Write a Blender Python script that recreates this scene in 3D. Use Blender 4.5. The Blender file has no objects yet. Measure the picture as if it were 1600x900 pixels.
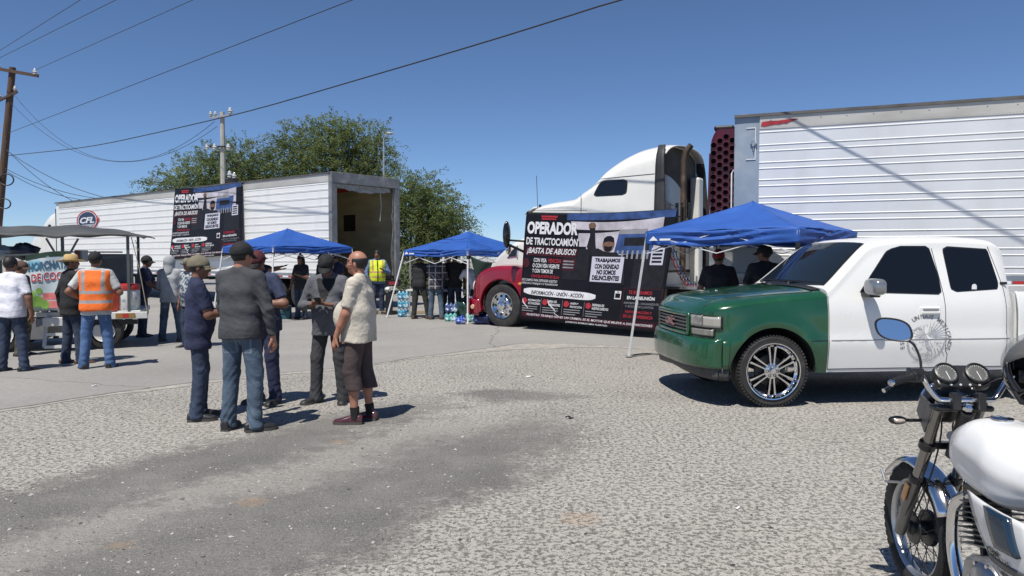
import bpy, math, random
import numpy as np
from mathutils import Vector, Matrix
R = math.radians
random.seed(7)
scene = bpy.context.scene
COL = scene.collection

# ---------------------------------------------------------------- camera, sky, sun, exposure
cam_data = bpy.data.cameras.new('camera')
cam_data.lens = 26.0
cam_data.sensor_width = 36.0
cam_data.clip_end = 3000.0
camera = bpy.data.objects.new('camera', cam_data)
camera.location = (0, 0, 1.62)
camera.rotation_euler = (R(90 - 2.38), 0, 0)
COL.objects.link(camera)
scene.camera = camera

SUN_EL, SUN_AZ = 63.0, 206.0          # degrees; azimuth clockwise from +Y
world = bpy.data.worlds.new('World')
scene.world = world
world.use_nodes = True
wn = world.node_tree.nodes
wl = world.node_tree.links
sky_tex = wn.new('ShaderNodeTexSky')
sky_tex.sky_type = 'NISHITA'
sky_tex.sun_disc = False
sky_tex.sun_elevation = R(SUN_EL)
sky_tex.sun_rotation = R(SUN_AZ)
sky_tex.altitude = 0
sky_tex.air_density = 0.62
sky_tex.dust_density = 0.1
sky_tex.ozone_density = 7.0
wl.new(sky_tex.outputs[0], wn['Background'].inputs[0])
wn['Background'].inputs[1].default_value = 0.09

sun_data = bpy.data.lights.new('sun', 'SUN')
sun_data.energy = 4.4
sun_data.angle = R(0.53)
sun_data.color = (1.0, 0.955, 0.88)
sun = bpy.data.objects.new('sun', sun_data)
_sd = Vector((math.sin(R(SUN_AZ)) * math.cos(R(SUN_EL)), math.cos(R(SUN_AZ)) * math.cos(R(SUN_EL)), math.sin(R(SUN_EL))))
sun.rotation_euler = _sd.to_track_quat('Z', 'Y').to_euler()
sun.location = _sd * 40
COL.objects.link(sun)

scene.view_settings.view_transform = 'Standard'
scene.view_settings.look = 'None'
scene.view_settings.gamma = 1.0
scene.view_settings.exposure = 0.35
scene.view_settings.use_curve_mapping = False
scene.cycles.use_denoising = True
scene.cycles.max_bounces = 8
scene.cycles.transparent_max_bounces = 12

# ---------------------------------------------------------------- materials
MATS = {}
def s2l(c):
    return tuple(((v / 255.0) / 12.92 if v / 255.0 <= 0.04045 else ((v / 255.0 + 0.055) / 1.055) ** 2.4) for v in c)

def mat(name, col, rough=0.5, metal=0.0, var=0.12, scale=3.0, bump=0.0, bscale=40.0, coat=0.0, col2=None,
        c2scale=2.0, c2lo=0.5, c2hi=0.7, trans=0.0, alpha=1.0, spec=0.5, stretch=(1, 1, 1), rvar=0.0, sheen=0.0, emit=None, ior=1.5):
    """Principled material: base colour with slow noise variation, an optional second colour in patches, fine bump."""
    if name in MATS:
        return MATS[name]
    m = bpy.data.materials.new(name)
    m.use_nodes = True
    nt = m.node_tree
    N, L = nt.nodes, nt.links
    b = N['Principled BSDF']
    b.inputs['Roughness'].default_value = rough
    b.inputs['Metallic'].default_value = metal
    b.inputs['Specular IOR Level'].default_value = spec
    b.inputs['Coat Weight'].default_value = coat
    b.inputs['Coat Roughness'].default_value = 0.06
    b.inputs['IOR'].default_value = ior
    if sheen:
        b.inputs['Sheen Weight'].default_value = sheen
    if trans:
        b.inputs['Transmission Weight'].default_value = trans
    if alpha < 1:
        b.inputs['Alpha'].default_value = alpha
    if emit:
        b.inputs['Emission Color'].default_value = (*emit[0], 1)
        b.inputs['Emission Strength'].default_value = emit[1]
    tc = N.new('ShaderNodeTexCoord')
    mp = N.new('ShaderNodeMapping')
    mp.inputs['Scale'].default_value = stretch
    L.new(tc.outputs['Object'], mp.inputs['Vector'])
    cur = None
    if col2 is not None:
        n2 = N.new('ShaderNodeTexNoise')
        n2.inputs['Scale'].default_value = c2scale
        n2.inputs['Detail'].default_value = 6
        L.new(mp.outputs[0], n2.inputs['Vector'])
        r2 = N.new('ShaderNodeValToRGB')
        r2.color_ramp.elements[0].position = c2lo
        r2.color_ramp.elements[1].position = c2hi
        r2.color_ramp.elements[0].color = (*col, 1)
        r2.color_ramp.elements[1].color = (*col2, 1)
        L.new(n2.outputs['Fac'], r2.inputs[0])
        cur = r2.outputs[0]
    if var > 0:
        n1 = N.new('ShaderNodeTexNoise')
        n1.inputs['Scale'].default_value = scale
        n1.inputs['Detail'].default_value = 5
        L.new(mp.outputs[0], n1.inputs['Vector'])
        mr = N.new('ShaderNodeMapRange')
        mr.inputs['From Min'].default_value = 0.3
        mr.inputs['From Max'].default_value = 0.7
        mr.inputs['To Min'].default_value = 1 - var
        mr.inputs['To Max'].default_value = 1 + var
        L.new(n1.outputs['Fac'], mr.inputs['Value'])
        mx = N.new('ShaderNodeMix')
        mx.data_type = 'RGBA'
        mx.blend_type = 'MULTIPLY'
        mx.inputs[0].default_value = 1.0
        if cur is None:
            mx.inputs[6].default_value = (*col, 1)
        else:
            L.new(cur, mx.inputs[6])
        L.new(mr.outputs[0], mx.inputs[7])
        cur = mx.outputs[2]
        if rvar:
            mr2 = N.new('ShaderNodeMapRange')
            mr2.inputs['From Min'].default_value = 0.3
            mr2.inputs['From Max'].default_value = 0.7
            mr2.inputs['To Min'].default_value = max(0.02, rough - rvar)
            mr2.inputs['To Max'].default_value = min(1, rough + rvar)
            L.new(n1.outputs['Fac'], mr2.inputs['Value'])
            L.new(mr2.outputs[0], b.inputs['Roughness'])
    if cur is None:
        b.inputs['Base Color'].default_value = (*col, 1)
    else:
        L.new(cur, b.inputs['Base Color'])
    if bump > 0:
        nb = N.new('ShaderNodeTexNoise')
        nb.inputs['Scale'].default_value = bscale
        nb.inputs['Detail'].default_value = 4
        L.new(mp.outputs[0], nb.inputs['Vector'])
        bp = N.new('ShaderNodeBump')
        bp.inputs['Strength'].default_value = min(1.0, bump)
        bp.inputs['Distance'].default_value = 0.02 if bscale < 60 else 0.006
        L.new(nb.outputs['Fac'], bp.inputs['Height'])
        L.new(bp.outputs[0], b.inputs['Normal'])
    MATS[name] = m
    return m

WHITE_PAINT = mat('white_paint', (0.72, 0.72, 0.70), 0.28, coat=0.5, var=0.04, scale=1.2, rvar=0.06)
TRUCK_WHITE = mat('truck_white', (0.70, 0.69, 0.65), 0.33, coat=0.3, var=0.07, scale=1.6, rvar=0.08)
RED_PAINT = mat('dark_red_paint', (0.235, 0.007, 0.020), 0.22, coat=0.8, var=0.15, scale=2.0)
GREEN_PAINT = mat('green_paint', (0.009, 0.066, 0.027), 0.24, coat=0.8, var=0.14, scale=2.5, rvar=0.07)
CHROME = mat('chrome', (0.75, 0.75, 0.76), 0.10, metal=1.0, var=0.08, scale=12, rvar=0.05)
ALU = mat('dull_aluminium', (0.45, 0.46, 0.47), 0.38, metal=0.9, var=0.15, scale=6, rvar=0.1)
GALV = mat('galvanised', (0.40, 0.41, 0.42), 0.5, metal=0.6, var=0.2, scale=8)
BLACK_PLASTIC = mat('black_plastic', (0.014, 0.014, 0.015), 0.45, var=0.25, scale=10)
BLACK_GLOSS = mat('black_gloss', (0.008, 0.008, 0.010), 0.12, var=0.1, coat=0.5)
DARK_METAL = mat('dark_metal', (0.030, 0.030, 0.032), 0.5, metal=0.4, var=0.3, scale=8, bump=0.1)
RUBBER = mat('tyre_rubber', (0.024, 0.023, 0.023), 0.78, var=0.35, scale=7, bump=0.15, bscale=90, col2=(0.06, 0.057, 0.052), c2scale=5, c2lo=0.5, c2hi=0.85)
GLASS_DARK = mat('tinted_glass', (0.005, 0.006, 0.008), 0.04, var=0, spec=0.6, coat=0.0)
LENS = mat('clear_lens', (0.26, 0.26, 0.24), 0.10, var=0.15, scale=14, coat=1.0, col2=(0.09, 0.09, 0.08), c2scale=16)
LENS_AMBER = mat('amber_lens', (0.62, 0.24, 0.04), 0.2, var=0.1, coat=0.8)
LENS_RED = mat('red_lens', (0.42, 0.02, 0.02), 0.2, var=0.1, coat=0.8)
WHITE_PRINT = mat('white_print', (0.74, 0.74, 0.76), 0.6, var=0.06, scale=20)
RED_PRINT = mat('red_print', (0.36, 0.018, 0.03), 0.6, var=0.15, scale=10)
BLACK_PRINT = mat('black_print', (0.010, 0.010, 0.013), 0.6, var=0.15, scale=10)
STEEL_WHITE = mat('white_tube', (0.68, 0.68, 0.68), 0.4, var=0.08, scale=9, coat=0.2)

# ---------------------------------------------------------------- object helpers
def link(o, parent=None):
    COL.objects.link(o)
    if parent is not None:
        o.parent = parent
    return o

def tag(o, label=None, cat=None, group=None, kind=None):
    if label: o['label'] = label
    if cat: o['category'] = cat
    if group: o['group'] = group
    if kind: o['kind'] = kind
    return o

def thing(name, label, cat, loc=(0, 0, 0), rz=0.0, group=None):
    o = bpy.data.objects.new(name, None)
    o.empty_display_size = 0.2
    o.location = loc
    o.rotation_euler = (0, 0, rz)
    COL.objects.link(o)
    return tag(o, label, cat, group)

def copy_tree(o, parent=None):
    c = o.copy()
    COL.objects.link(c)
    c.parent = parent
    for ch in list(o.children):
        copy_tree(ch, c)
    return c

def crv(pts):
    """Smooth (Catmull-Rom / Hermite) interpolation through points, as a callable."""
    P = np.array(sorted(pts), float)
    x, y = P[:, 0], P[:, 1]
    d = np.diff(y) / np.diff(x)
    m = np.zeros_like(x)
    m[0], m[-1] = d[0], d[-1]
    for i in range(1, len(x) - 1):
        m[i] = 0 if d[i - 1] * d[i] <= 0 else 2 * d[i - 1] * d[i] / (d[i - 1] + d[i])
    def f(q):
        q = min(max(q, x[0]), x[-1])
        i = min(max(int(np.searchsorted(x, q)) - 1, 0), len(x) - 2)
        h = x[i + 1] - x[i]
        t = (q - x[i]) / h
        return float((2*t**3 - 3*t**2 + 1) * y[i] + (t**3 - 2*t**2 + t) * h * m[i] + (-2*t**3 + 3*t**2) * y[i+1] + (t**3 - t**2) * h * m[i+1])
    return f

class MB:
    """Collects shapes, then links them as one mesh object."""
    def __init__(self):
        self.v, self.f, self.m = [], [], []
    def add(self, verts, faces, mi=0):
        o = len(self.v)
        self.v += [tuple(map(float, p)) for p in verts]
        self.f += [tuple(i + o for i in f) for f in faces]
        self.m += [mi] * len(faces)
        return self
    def box(self, x0, x1, y0, y1, z0, z1, mi=0, M=None):
        vs = [(x, y, z) for x in (x0, x1) for y in (y0, y1) for z in (z0, z1)]
        if M is not None:
            vs = [tuple(M @ Vector(p)) for p in vs]
        return self.add(vs, [(0, 1, 3, 2), (4, 6, 7, 5), (0, 4, 5, 1), (2, 3, 7, 6), (0, 2, 6, 4), (1, 5, 7, 3)], mi)
    def bar(self, a, b, w, h=None, mi=0, up=(0, 0, 1)):
        """square bar from a to b"""
        h = h or w
        a, b = Vector(a), Vector(b)
        d = (b - a).normalized()
        u = Vector(up)
        if abs(d.dot(u)) > 0.98: u = Vector((1, 0, 0))
        s = d.cross(u).normalized(); t = s.cross(d)
        vs = []
        for p in (a, b):
            for (i, j) in ((-1, -1), (1, -1), (1, 1), (-1, 1)):
                vs.append(p + s * i * w / 2 + t * j * h / 2)
        return self.add(vs, [(0, 1, 2, 3), (7, 6, 5, 4), (0, 4, 5, 1), (1, 5, 6, 2), (2, 6, 7, 3), (3, 7, 4, 0)], mi)
    def tube(self, pts, r, n=10, mi=0, caps=True):
        """tube along a polyline; r a number or one per point"""
        P = [Vector(p) for p in pts]
        rr = r if isinstance(r, (list, tuple)) else [r] * len(P)
        vs, fs = [], []
        prev = None
        for i, p in enumerate(P):
            d = (P[min(i + 1, len(P) - 1)] - P[max(i - 1, 0)]).normalized()
            if prev is None:
                u = Vector((0, 0, 1)) if abs(d.z) < 0.9 else Vector((1, 0, 0))
                s = d.cross(u).normalized()
            else:
                s = (prev - d * prev.dot(d)).normalized()
            prev = s
            t = d.cross(s)
            for k in range(n):
                a = 2 * math.pi * k / n
                vs.append(p + (s * math.cos(a) + t * math.sin(a)) * rr[i])
        for i in range(len(P) - 1):
            for k in range(n):
                k2 = (k + 1) % n
                fs.append((i * n + k, i * n + k2, (i + 1) * n + k2, (i + 1) * n + k))
        if caps:
            fs.append(tuple(range(n - 1, -1, -1)))
            fs.append(tuple(range((len(P) - 1) * n, len(P) * n)))
        return self.add(vs, fs, mi)
    def lathe(self, prof, n=24, M=None, mi=0, a0=0.0, a1=2 * math.pi, mis=None):
        """revolve (r, z) points about local z; M places it"""
        full = abs(a1 - a0 - 2 * math.pi) < 1e-6
        cols = n if full else n + 1
        vs, fs = [], []
        for (r, z) in prof:
            for k in range(cols):
                a = a0 + (a1 - a0) * k / n
                vs.append(Vector((r * math.cos(a), r * math.sin(a), z)))
        if M is not None:
            vs = [M @ p for p in vs]
        ml = []
        for i in range(len(prof) - 1):
            for k in range(n):
                k2 = (k + 1) % cols
                fs.append((i * cols + k, i * cols + k2, (i + 1) * cols + k2, (i + 1) * cols + k))
                ml.append(mis[i] if mis else mi)
        o = len(self.v)
        self.add(vs, fs, mi)
        self.m[-len(fs):] = ml
        return self
    def grid(self, fn, nu, nv, mi=0, closed_u=False, flip=False):
        vs = [fn(i / (nu if closed_u else nu - 1), j / (nv - 1)) for j in range(nv) for i in range(nu)]
        fs = []
        for j in range(nv - 1):
            for i in range(nu if closed_u else nu - 1):
                i2 = (i + 1) % nu
                q = (j * nu + i, j * nu + i2, (j + 1) * nu + i2, (j + 1) * nu + i)
                fs.append(q[::-1] if flip else q)
        return self.add(vs, fs, mi)
    def prism(self, poly, h0, h1, M=None, mi=0):
        """extrude 2-D polygon (x, y) from h0 to h1 along z; M places it"""
        n = len(poly)
        vs = [Vector((x, y, h0)) for x, y in poly] + [Vector((x, y, h1)) for x, y in poly]
        if M is not None: vs = [M @ p for p in vs]
        fs = [tuple(range(n - 1, -1, -1)), tuple(range(n, 2 * n))]
        fs += [(i, (i + 1) % n, n + (i + 1) % n, n + i) for i in range(n)]
        return self.add(vs, fs, mi)
    def sphere(self, c, r, nu=14, nv=9, mi=0, M=None):
        if not isinstance(r, (tuple, list)): r = (r, r, r)
        def fn(u, v):
            a, b = 2 * math.pi * u, math.pi * (v - 0.5) * 0.999
            p = Vector((r[0] * math.cos(a) * math.cos(b), r[1] * math.sin(a) * math.cos(b), r[2] * math.sin(b)))
            if M is not None: p = M @ p
            return p + Vector(c)
        return self.grid(fn, nu, nv, mi, closed_u=True)
    def mesh(self, name, mats, smooth=35):
        me = bpy.data.meshes.new(name)
        me.from_pydata(self.v, [], self.f)
        ms = mats if isinstance(mats, (list, tuple)) else [mats]
        for m in ms: me.materials.append(m)
        if len(ms) > 1:
            me.polygons.foreach_set('material_index', self.m)
        if smooth:
            me.polygons.foreach_set('use_smooth', [True] * len(me.polygons))
            me.update()
            me.set_sharp_from_angle(angle=R(smooth))
        me.update()
        return me
    def build(self, name, mats, parent=None, smooth=35, bevel=0.0, loc=None, rz=None, sub=0, solid=0.0):
        o = bpy.data.objects.new(name, self.mesh(name, mats, smooth))
        link(o, parent)
        if loc is not None: o.location = loc
        if rz is not None: o.rotation_euler = (0, 0, rz)
        if solid:
            s = o.modifiers.new('thick', 'SOLIDIFY'); s.thickness = solid; s.offset = 0
        if bevel:
            bv = o.modifiers.new('bevel', 'BEVEL'); bv.width = bevel; bv.segments = 2; bv.limit_method = 'ANGLE'; bv.angle_limit = R(40)
        if sub:
            sb = o.modifiers.new('sub', 'SUBSURF'); sb.levels = sub; sb.render_levels = sub
        return o

_TXT = {}
def text_poly(s, bold=0.0, shear=0.0, align='LEFT'):
    """triangulated outline of a line of text at size 1, as (verts Nx2, faces)"""
    key = (s, bold, shear, align)
    if key in _TXT: return _TXT[key]
    cu = bpy.data.curves.new('t', 'FONT')
    cu.body = s; cu.size = 1.0; cu.offset = bold; cu.shear = shear; cu.align_x = align; cu.resolution_u = 3
    o = bpy.data.objects.new('t', cu)
    COL.objects.link(o)
    dg = bpy.context.evaluated_depsgraph_get()
    me = bpy.data.meshes.new_from_object(o.evaluated_get(dg))
    v = np.array([p.co[:2] for p in me.vertices]).reshape(-1, 2)
    f = [tuple(p.vertices) for p in me.polygons]
    bpy.data.objects.remove(o); bpy.data.curves.remove(cu); bpy.data.meshes.remove(me)
    _TXT[key] = (v, f)
    return v, f

def put_text(mb, s, x0, y0, w, h, fn, mi=0, bold=0.012, shear=0.0):
    """lay text so its outline fills the box (x0,y0,w,h); fn maps (x, y) to a 3-D point"""
    v, f = text_poly(s, bold, shear)
    if len(v) == 0: return
    lo, hi = v.min(0), v.max(0)
    sc = (v - lo) / (hi - lo)
    mb.add([fn(x0 + a * w, y0 + b * h) for a, b in sc], f, mi)

def clean_smooth_angle(o, ang):
    o.data.set_sharp_from_angle(angle=R(ang))

def rot_y_axis():
    """lathe axis z -> y (wheel lying across the vehicle)"""
    return Matrix.Rotation(R(90), 4, 'X')
# ---------------------------------------------------------------- ground
def ground_material():
    m = bpy.data.materials.new('chip_seal_ground')
    m.use_nodes = True
    N, L = m.node_tree.nodes, m.node_tree.links
    b = N['Principled BSDF']
    b.inputs['Roughness'].default_value = 0.9
    b.inputs['Specular IOR Level'].default_value = 0.25
    tc = N.new('ShaderNodeTexCoord')
    def noise(scale, detail=4, rough=0.55, vec=None, dist=0.0):
        n = N.new('ShaderNodeTexNoise')
        n.inputs['Scale'].default_value = scale
        n.inputs['Detail'].default_value = detail
        n.inputs['Roughness'].default_value = rough
        n.inputs['Distortion'].default_value = dist
        L.new(vec if vec is not None else tc.outputs['Object'], n.inputs['Vector'])
        return n.outputs['Fac']
    def ramp(src, stops):
        r = N.new('ShaderNodeValToRGB')
        els = r.color_ramp.elements
        while len(els) < len(stops): els.new(0.5)
        for e, (p, c) in zip(els, stops):
            e.position = p
            e.color = (c, c, c, 1) if not isinstance(c, tuple) else (*c, 1)
        L.new(src, r.inputs[0])
        return r.outputs[0]
    def math_(op, a, c):
        n = N.new('ShaderNodeMath'); n.operation = op
        for i, s in enumerate((a, c)):
            if isinstance(s, (int, float)): n.inputs[i].default_value = s
            else: L.new(s, n.inputs[i])
        return n.outputs[0]
    def mix(fac, a, c):
        n = N.new('ShaderNodeMix'); n.data_type = 'RGBA'
        if isinstance(fac, (int, float)): n.inputs[0].default_value = fac
        else: L.new(fac, n.inputs[0])
        for i, s in ((6, a), (7, c)):
            if isinstance(s, tuple): n.inputs[i].default_value = (*s, 1)
            else: L.new(s, n.inputs[i])
        return n.outputs[2]
    # worn chip seal: pale stone chips; gaps coloured as tar plus painted pit shadows
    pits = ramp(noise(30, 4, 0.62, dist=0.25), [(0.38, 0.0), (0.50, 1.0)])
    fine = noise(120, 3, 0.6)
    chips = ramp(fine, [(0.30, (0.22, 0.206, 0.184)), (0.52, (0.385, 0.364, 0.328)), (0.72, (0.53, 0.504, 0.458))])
    tar_and_shade = ramp(fine, [(0.3, (0.062, 0.059, 0.054)), (0.75, (0.20, 0.19, 0.175))])
    slow = noise(0.55, 4, 0.6)
    pale = ramp(slow, [(0.3, 0.0), (0.7, 1.0)])
    gravel = mix(pits, tar_and_shade, chips)
    gravel = mix(math_('MULTIPLY', pale, 0.34), gravel, (0.40, 0.38, 0.345))
    worn = ramp(noise(0.32, 9, 0.72, dist=0.6), [(0.48, 0.0), (0.70, 0.34)])       # darker, worn down to the tar
    gravel = mix(worn, gravel, tar_and_shade)
    big = ramp(noise(11, 3, 0.6, dist=0.8), [(0.33, 0.45), (0.41, 0.0)])           # larger lost chips
    gravel = mix(big, gravel, tar_and_shade)
    bright = ramp(noise(64, 2, 0.5), [(0.66, 0.0), (0.72, 0.8)])                   # fresh pale chips
    gravel = mix(bright, gravel, (0.56, 0.54, 0.50))
    # worn asphalt wheel tracks crossing the lot
    sep = N.new('ShaderNodeSeparateXYZ'); L.new(tc.outputs['Object'], sep.inputs[0])
    wob = math_('ADD', math_('MULTIPLY', math_('SUBTRACT', noise(0.8, 8, 0.68), 0.5), 1.7), math_('MULTIPLY', math_('SUBTRACT', noise(7, 6, 0.7), 0.5), 1.0))
    c = math_('ADD', math_('ADD', math_('MULTIPLY', sep.outputs[0], 0.84), math_('MULTIPLY', sep.outputs[1], -0.54)), wob)
    d = math_('ADD', math_('MULTIPLY', sep.outputs[0], 0.54), math_('MULTIPLY', sep.outputs[1], 0.84))
    cc = N.new('ShaderNodeMapRange')
    cc.inputs['From Min'].default_value = -7.0; cc.inputs['From Max'].default_value = -2.0
    L.new(c, cc.inputs['Value'])
    dk = ramp(cc.outputs[0], [(0.20, 0.0), (0.33, 1.0), (0.42, 1.0), (0.485, 0.45), (0.56, 0.55), (0.62, 1.0), (0.76, 0.95), (0.88, 0.0)])
    fd = N.new('ShaderNodeMapRange')
    fd.inputs['From Min'].default_value = 7.4; fd.inputs['From Max'].default_value = 4.8
    L.new(math_('ADD', d, math_('MULTIPLY', wob, 1.2)), fd.inputs['Value'])
    dark = math_('MULTIPLY', dk, fd.outputs[0])
    grain = math_('ADD', math_('MULTIPLY', math_('SUBTRACT', noise(48, 6, 0.8), 0.5), 1.5), math_('MULTIPLY', math_('SUBTRACT', noise(5, 8, 0.75), 0.5), 1.1))
    dark = ramp(math_('ADD', dark, grain), [(0.22, 0.0), (0.85, 0.95)])
    asphalt = ramp(noise(170, 4, 0.65), [(0.3, (0.044, 0.043, 0.042)), (0.50, (0.110, 0.107, 0.102)), (0.66, (0.30, 0.288, 0.268))])
    dust = ramp(noise(1.6, 6, 0.65), [(0.38, 0.0), (0.72, 0.6)])
    asphalt = mix(dust, asphalt, (0.24, 0.23, 0.21))
    spk = ramp(noise(52, 3, 0.65, dist=.3), [(0.36, 0.55), (0.46, 0.0), (0.60, 0.0), (0.68, 0.0)])
    asphalt = mix(spk, asphalt, (0.045, 0.044, 0.043))
    asphalt = mix(ramp(noise(60, 3, 0.6), [(0.58, 0.0), (0.68, 0.6)]), asphalt, (0.34, 0.325, 0.30))
    col = mix(dark, gravel, asphalt)
    # pale dust lying between the two tracks
    band = ramp(cc.outputs[0], [(0.42, 0.0), (0.50, 0.5), (0.55, 0.4), (0.62, 0.0)])
    bf = N.new('ShaderNodeMapRange')
    bf.inputs['From Min'].default_value = 8.9; bf.inputs['From Max'].default_value = 7.2
    L.new(d, bf.inputs['Value'])
    band = math_('MULTIPLY', math_('MULTIPLY', band, bf.outputs[0]), ramp(noise(5, 6, 0.7), [(0.3, 0.35), (0.7, 1.0)]))
    col = mix(band, col, (0.42, 0.40, 0.365))
    # dark oil blotch near the lot entrance
    vm = N.new('ShaderNodeVectorMath'); vm.operation = 'DISTANCE'
    mp = N.new('ShaderNodeMapping'); mp.inputs['Scale'].default_value = (0.62, 1.25, 1)
    L.new(tc.outputs['Object'], mp.inputs[0]); L.new(mp.outputs[0], vm.inputs[0]); vm.inputs[1].default_value = (0.0, 10.75, 0)
    oil = ramp(math_('ADD', vm.outputs['Value'], math_('MULTIPLY', math_('SUBTRACT', noise(2.2, 5), 0.5), 0.9)), [(0.25, 0.8), (0.62, 0.0)])
    col = mix(oil, col, asphalt)
    # a few faint orange paint marks
    for (px, py, r) in ((-1.72, 4.85, .16), (-1.52, 6.44, .13), (0.42, 4.52, .20), (-2.2, 4.1, .10)):
        v2 = N.new('ShaderNodeVectorMath'); v2.operation = 'DISTANCE'
        L.new(tc.outputs['Object'], v2.inputs[0]); v2.inputs[1].default_value = (px, py, 0)
        sp = ramp(math_('ADD', v2.outputs['Value'], math_('MULTIPLY', math_('SUBTRACT', noise(14, 4), 0.5), 0.35)), [(r * 0.3, 0.22), (r * .8, 0.0)])
        col = mix(sp, col, (0.42, 0.24, 0.10))
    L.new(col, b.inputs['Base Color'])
    h1 = math_('MULTIPLY', pits, math_('SUBTRACT', 1.0, math_('MULTIPLY', dark, 0.85)))
    hh = math_('ADD', math_('MULTIPLY', h1, 1.0), math_('MULTIPLY', fine, 0.6))
    bp = N.new('ShaderNodeBump'); bp.inputs['Strength'].default_value = 0.75; bp.inputs['Distance'].default_value = 0.012
    L.new(hh, bp.inputs['Height']); L.new(bp.outputs[0], b.inputs['Normal'])
    return m

def road_material():
    m = mat('concrete_road', (0.268, 0.257, 0.240), 0.85, var=0.10, scale=0.7, bump=0.25, bscale=150,
            col2=(0.20, 0.192, 0.18), c2scale=0.35, c2lo=0.50, c2hi=0.72, stretch=(1, 1, 1))
    N, L = m.node_tree.nodes, m.node_tree.links
    b = N['Principled BSDF']
    src = b.inputs['Base Color'].links[0].from_socket
    n = N.new('ShaderNodeTexNoise'); n.inputs['Scale'].default_value = 22; n.inputs['Detail'].default_value = 6; n.inputs['Roughness'].default_value = 0.7
    tc = N.new('ShaderNodeTexCoord'); L.new(tc.outputs['Object'], n.inputs['Vector'])
    mr = N.new('ShaderNodeMapRange'); mr.inputs['From Min'].default_value = 0.3; mr.inputs['From Max'].default_value = 0.7
    mr.inputs['To Min'].default_value = 0.84; mr.inputs['To Max'].default_value = 1.14
    L.new(n.outputs['Fac'], mr.inputs['Value'])
    # hairline cracks
    vo = N.new('ShaderNodeTexVoronoi'); vo.feature = 'DISTANCE_TO_EDGE'; vo.inputs['Scale'].default_value = 0.23
    nd = N.new('ShaderNodeTexNoise'); nd.inputs['Scale'].default_value = 1.5; nd.inputs['Detail'].default_value = 5
    L.new(tc.outputs['Object'], nd.inputs['Vector'])
    mixv = N.new('ShaderNodeMix'); mixv.data_type = 'VECTOR'; mixv.inputs[0].default_value = 0.25
    L.new(tc.outputs['Object'], mixv.inputs[4]); L.new(nd.outputs['Color'], mixv.inputs[5])
    L.new(mixv.outputs[1], vo.inputs['Vector'])
    cr = N.new('ShaderNodeMapRange'); cr.inputs['From Max'].default_value = 0.0035
    cr.inputs['To Min'].default_value = 0.55; cr.inputs['To Max'].default_value = 1.0
    L.new(vo.outputs['Distance'], cr.inputs['Value'])
    mm = N.new('ShaderNodeMath'); mm.operation = 'MULTIPLY'; L.new(mr.outputs[0], mm.inputs[0]); L.new(cr.outputs[0], mm.inputs[1])
    mx = N.new('ShaderNodeMix'); mx.data_type = 'RGBA'; mx.blend_type = 'MULTIPLY'; mx.inputs[0].default_value = 1
    L.new(src, mx.inputs[6]); L.new(mm.outputs[0], mx.inputs[7]); L.new(mx.outputs[2], b.inputs['Base Color'])
    return m

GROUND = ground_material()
mb = MB()
S = 900
mb.add([(-S, -S, 0), (S, -S, 0), (S, S, 0), (-S, S, 0)], [(0, 1, 2, 3)])
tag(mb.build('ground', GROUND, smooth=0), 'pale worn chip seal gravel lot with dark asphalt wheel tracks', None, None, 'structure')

_rnd = random.Random(3)
def road_edge_y(x):
    return _edge(x) + 0.05 * math.sin(x * 3.1) + 0.03 * math.sin(x * 7.7 + 1) + 0.018 * math.sin(x * 19 + 2)
_edge = crv([(-60, -5), (-20, -3.0), (-9, 3.5), (-5.38, 7.71), (-4.49, 9.03), (-3.19, 10.17), (-2.08, 11.09), (-1.17, 12.18), (0.42, 13.7), (1.5, 13.5), (2.61, 12.9), (4.5, 12.4), (8, 11.4), (14, 9.5), (60, 5)])
xs = [-60 + 2 * i for i in range(20)] + [-20 + 0.12 * i for i in range(200)] + [4 + 2 * i for i in range(29)]
mb = MB()
top = [(x, road_edge_y(x), 0.022) for x in xs]
low = [(x, road_edge_y(x) - 0.012, -0.01) for x in xs]
far = [(x, 60.0, 0.022) for x in xs]
n = len(xs)
mb.add(top + low + far, [(i, i + 1, 2 * n + i + 1, 2 * n + i) for i in range(n - 1)] + [(n + i, n + i + 1, i + 1, i) for i in range(n - 1)])
tag(mb.build('road', road_material(), smooth=0), 'smooth pale grey concrete truck yard beyond the gravel lot', None, None, 'structure')

# strip of pale dust banked along the slab edge
mb = MB()
xx = [-9 + 0.10 * i for i in range(150)]
def _dw(x): return 0.02 + 0.16 * (0.5 + 0.5 * math.sin(x * 1.3 + 0.5)) * (0.6 + 0.4 * math.sin(x * 4.1)) + (0.55 * math.exp(-((x - 0.3) / 1.0) ** 2))
a = [(x, road_edge_y(x) - 0.004, 0.014) for x in xx]
bq = [(x + 0.25 * _dw(x), road_edge_y(x) - _dw(x), 0.004) for x in xx]
mb.add(a + bq, [(len(xx) + i, len(xx) + i + 1, i + 1, i) for i in range(len(xx) - 1)])
tag(mb.build('dust_strip', mat('pale_dust', (0.315, 0.295, 0.262), 0.95, var=0.2, scale=6, bump=0.5, bscale=60, col2=(0.25, 0.235, 0.21), c2scale=9), smooth=0),
    'strip of pale dust banked along the concrete edge', None, None, 'structure')

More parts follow.
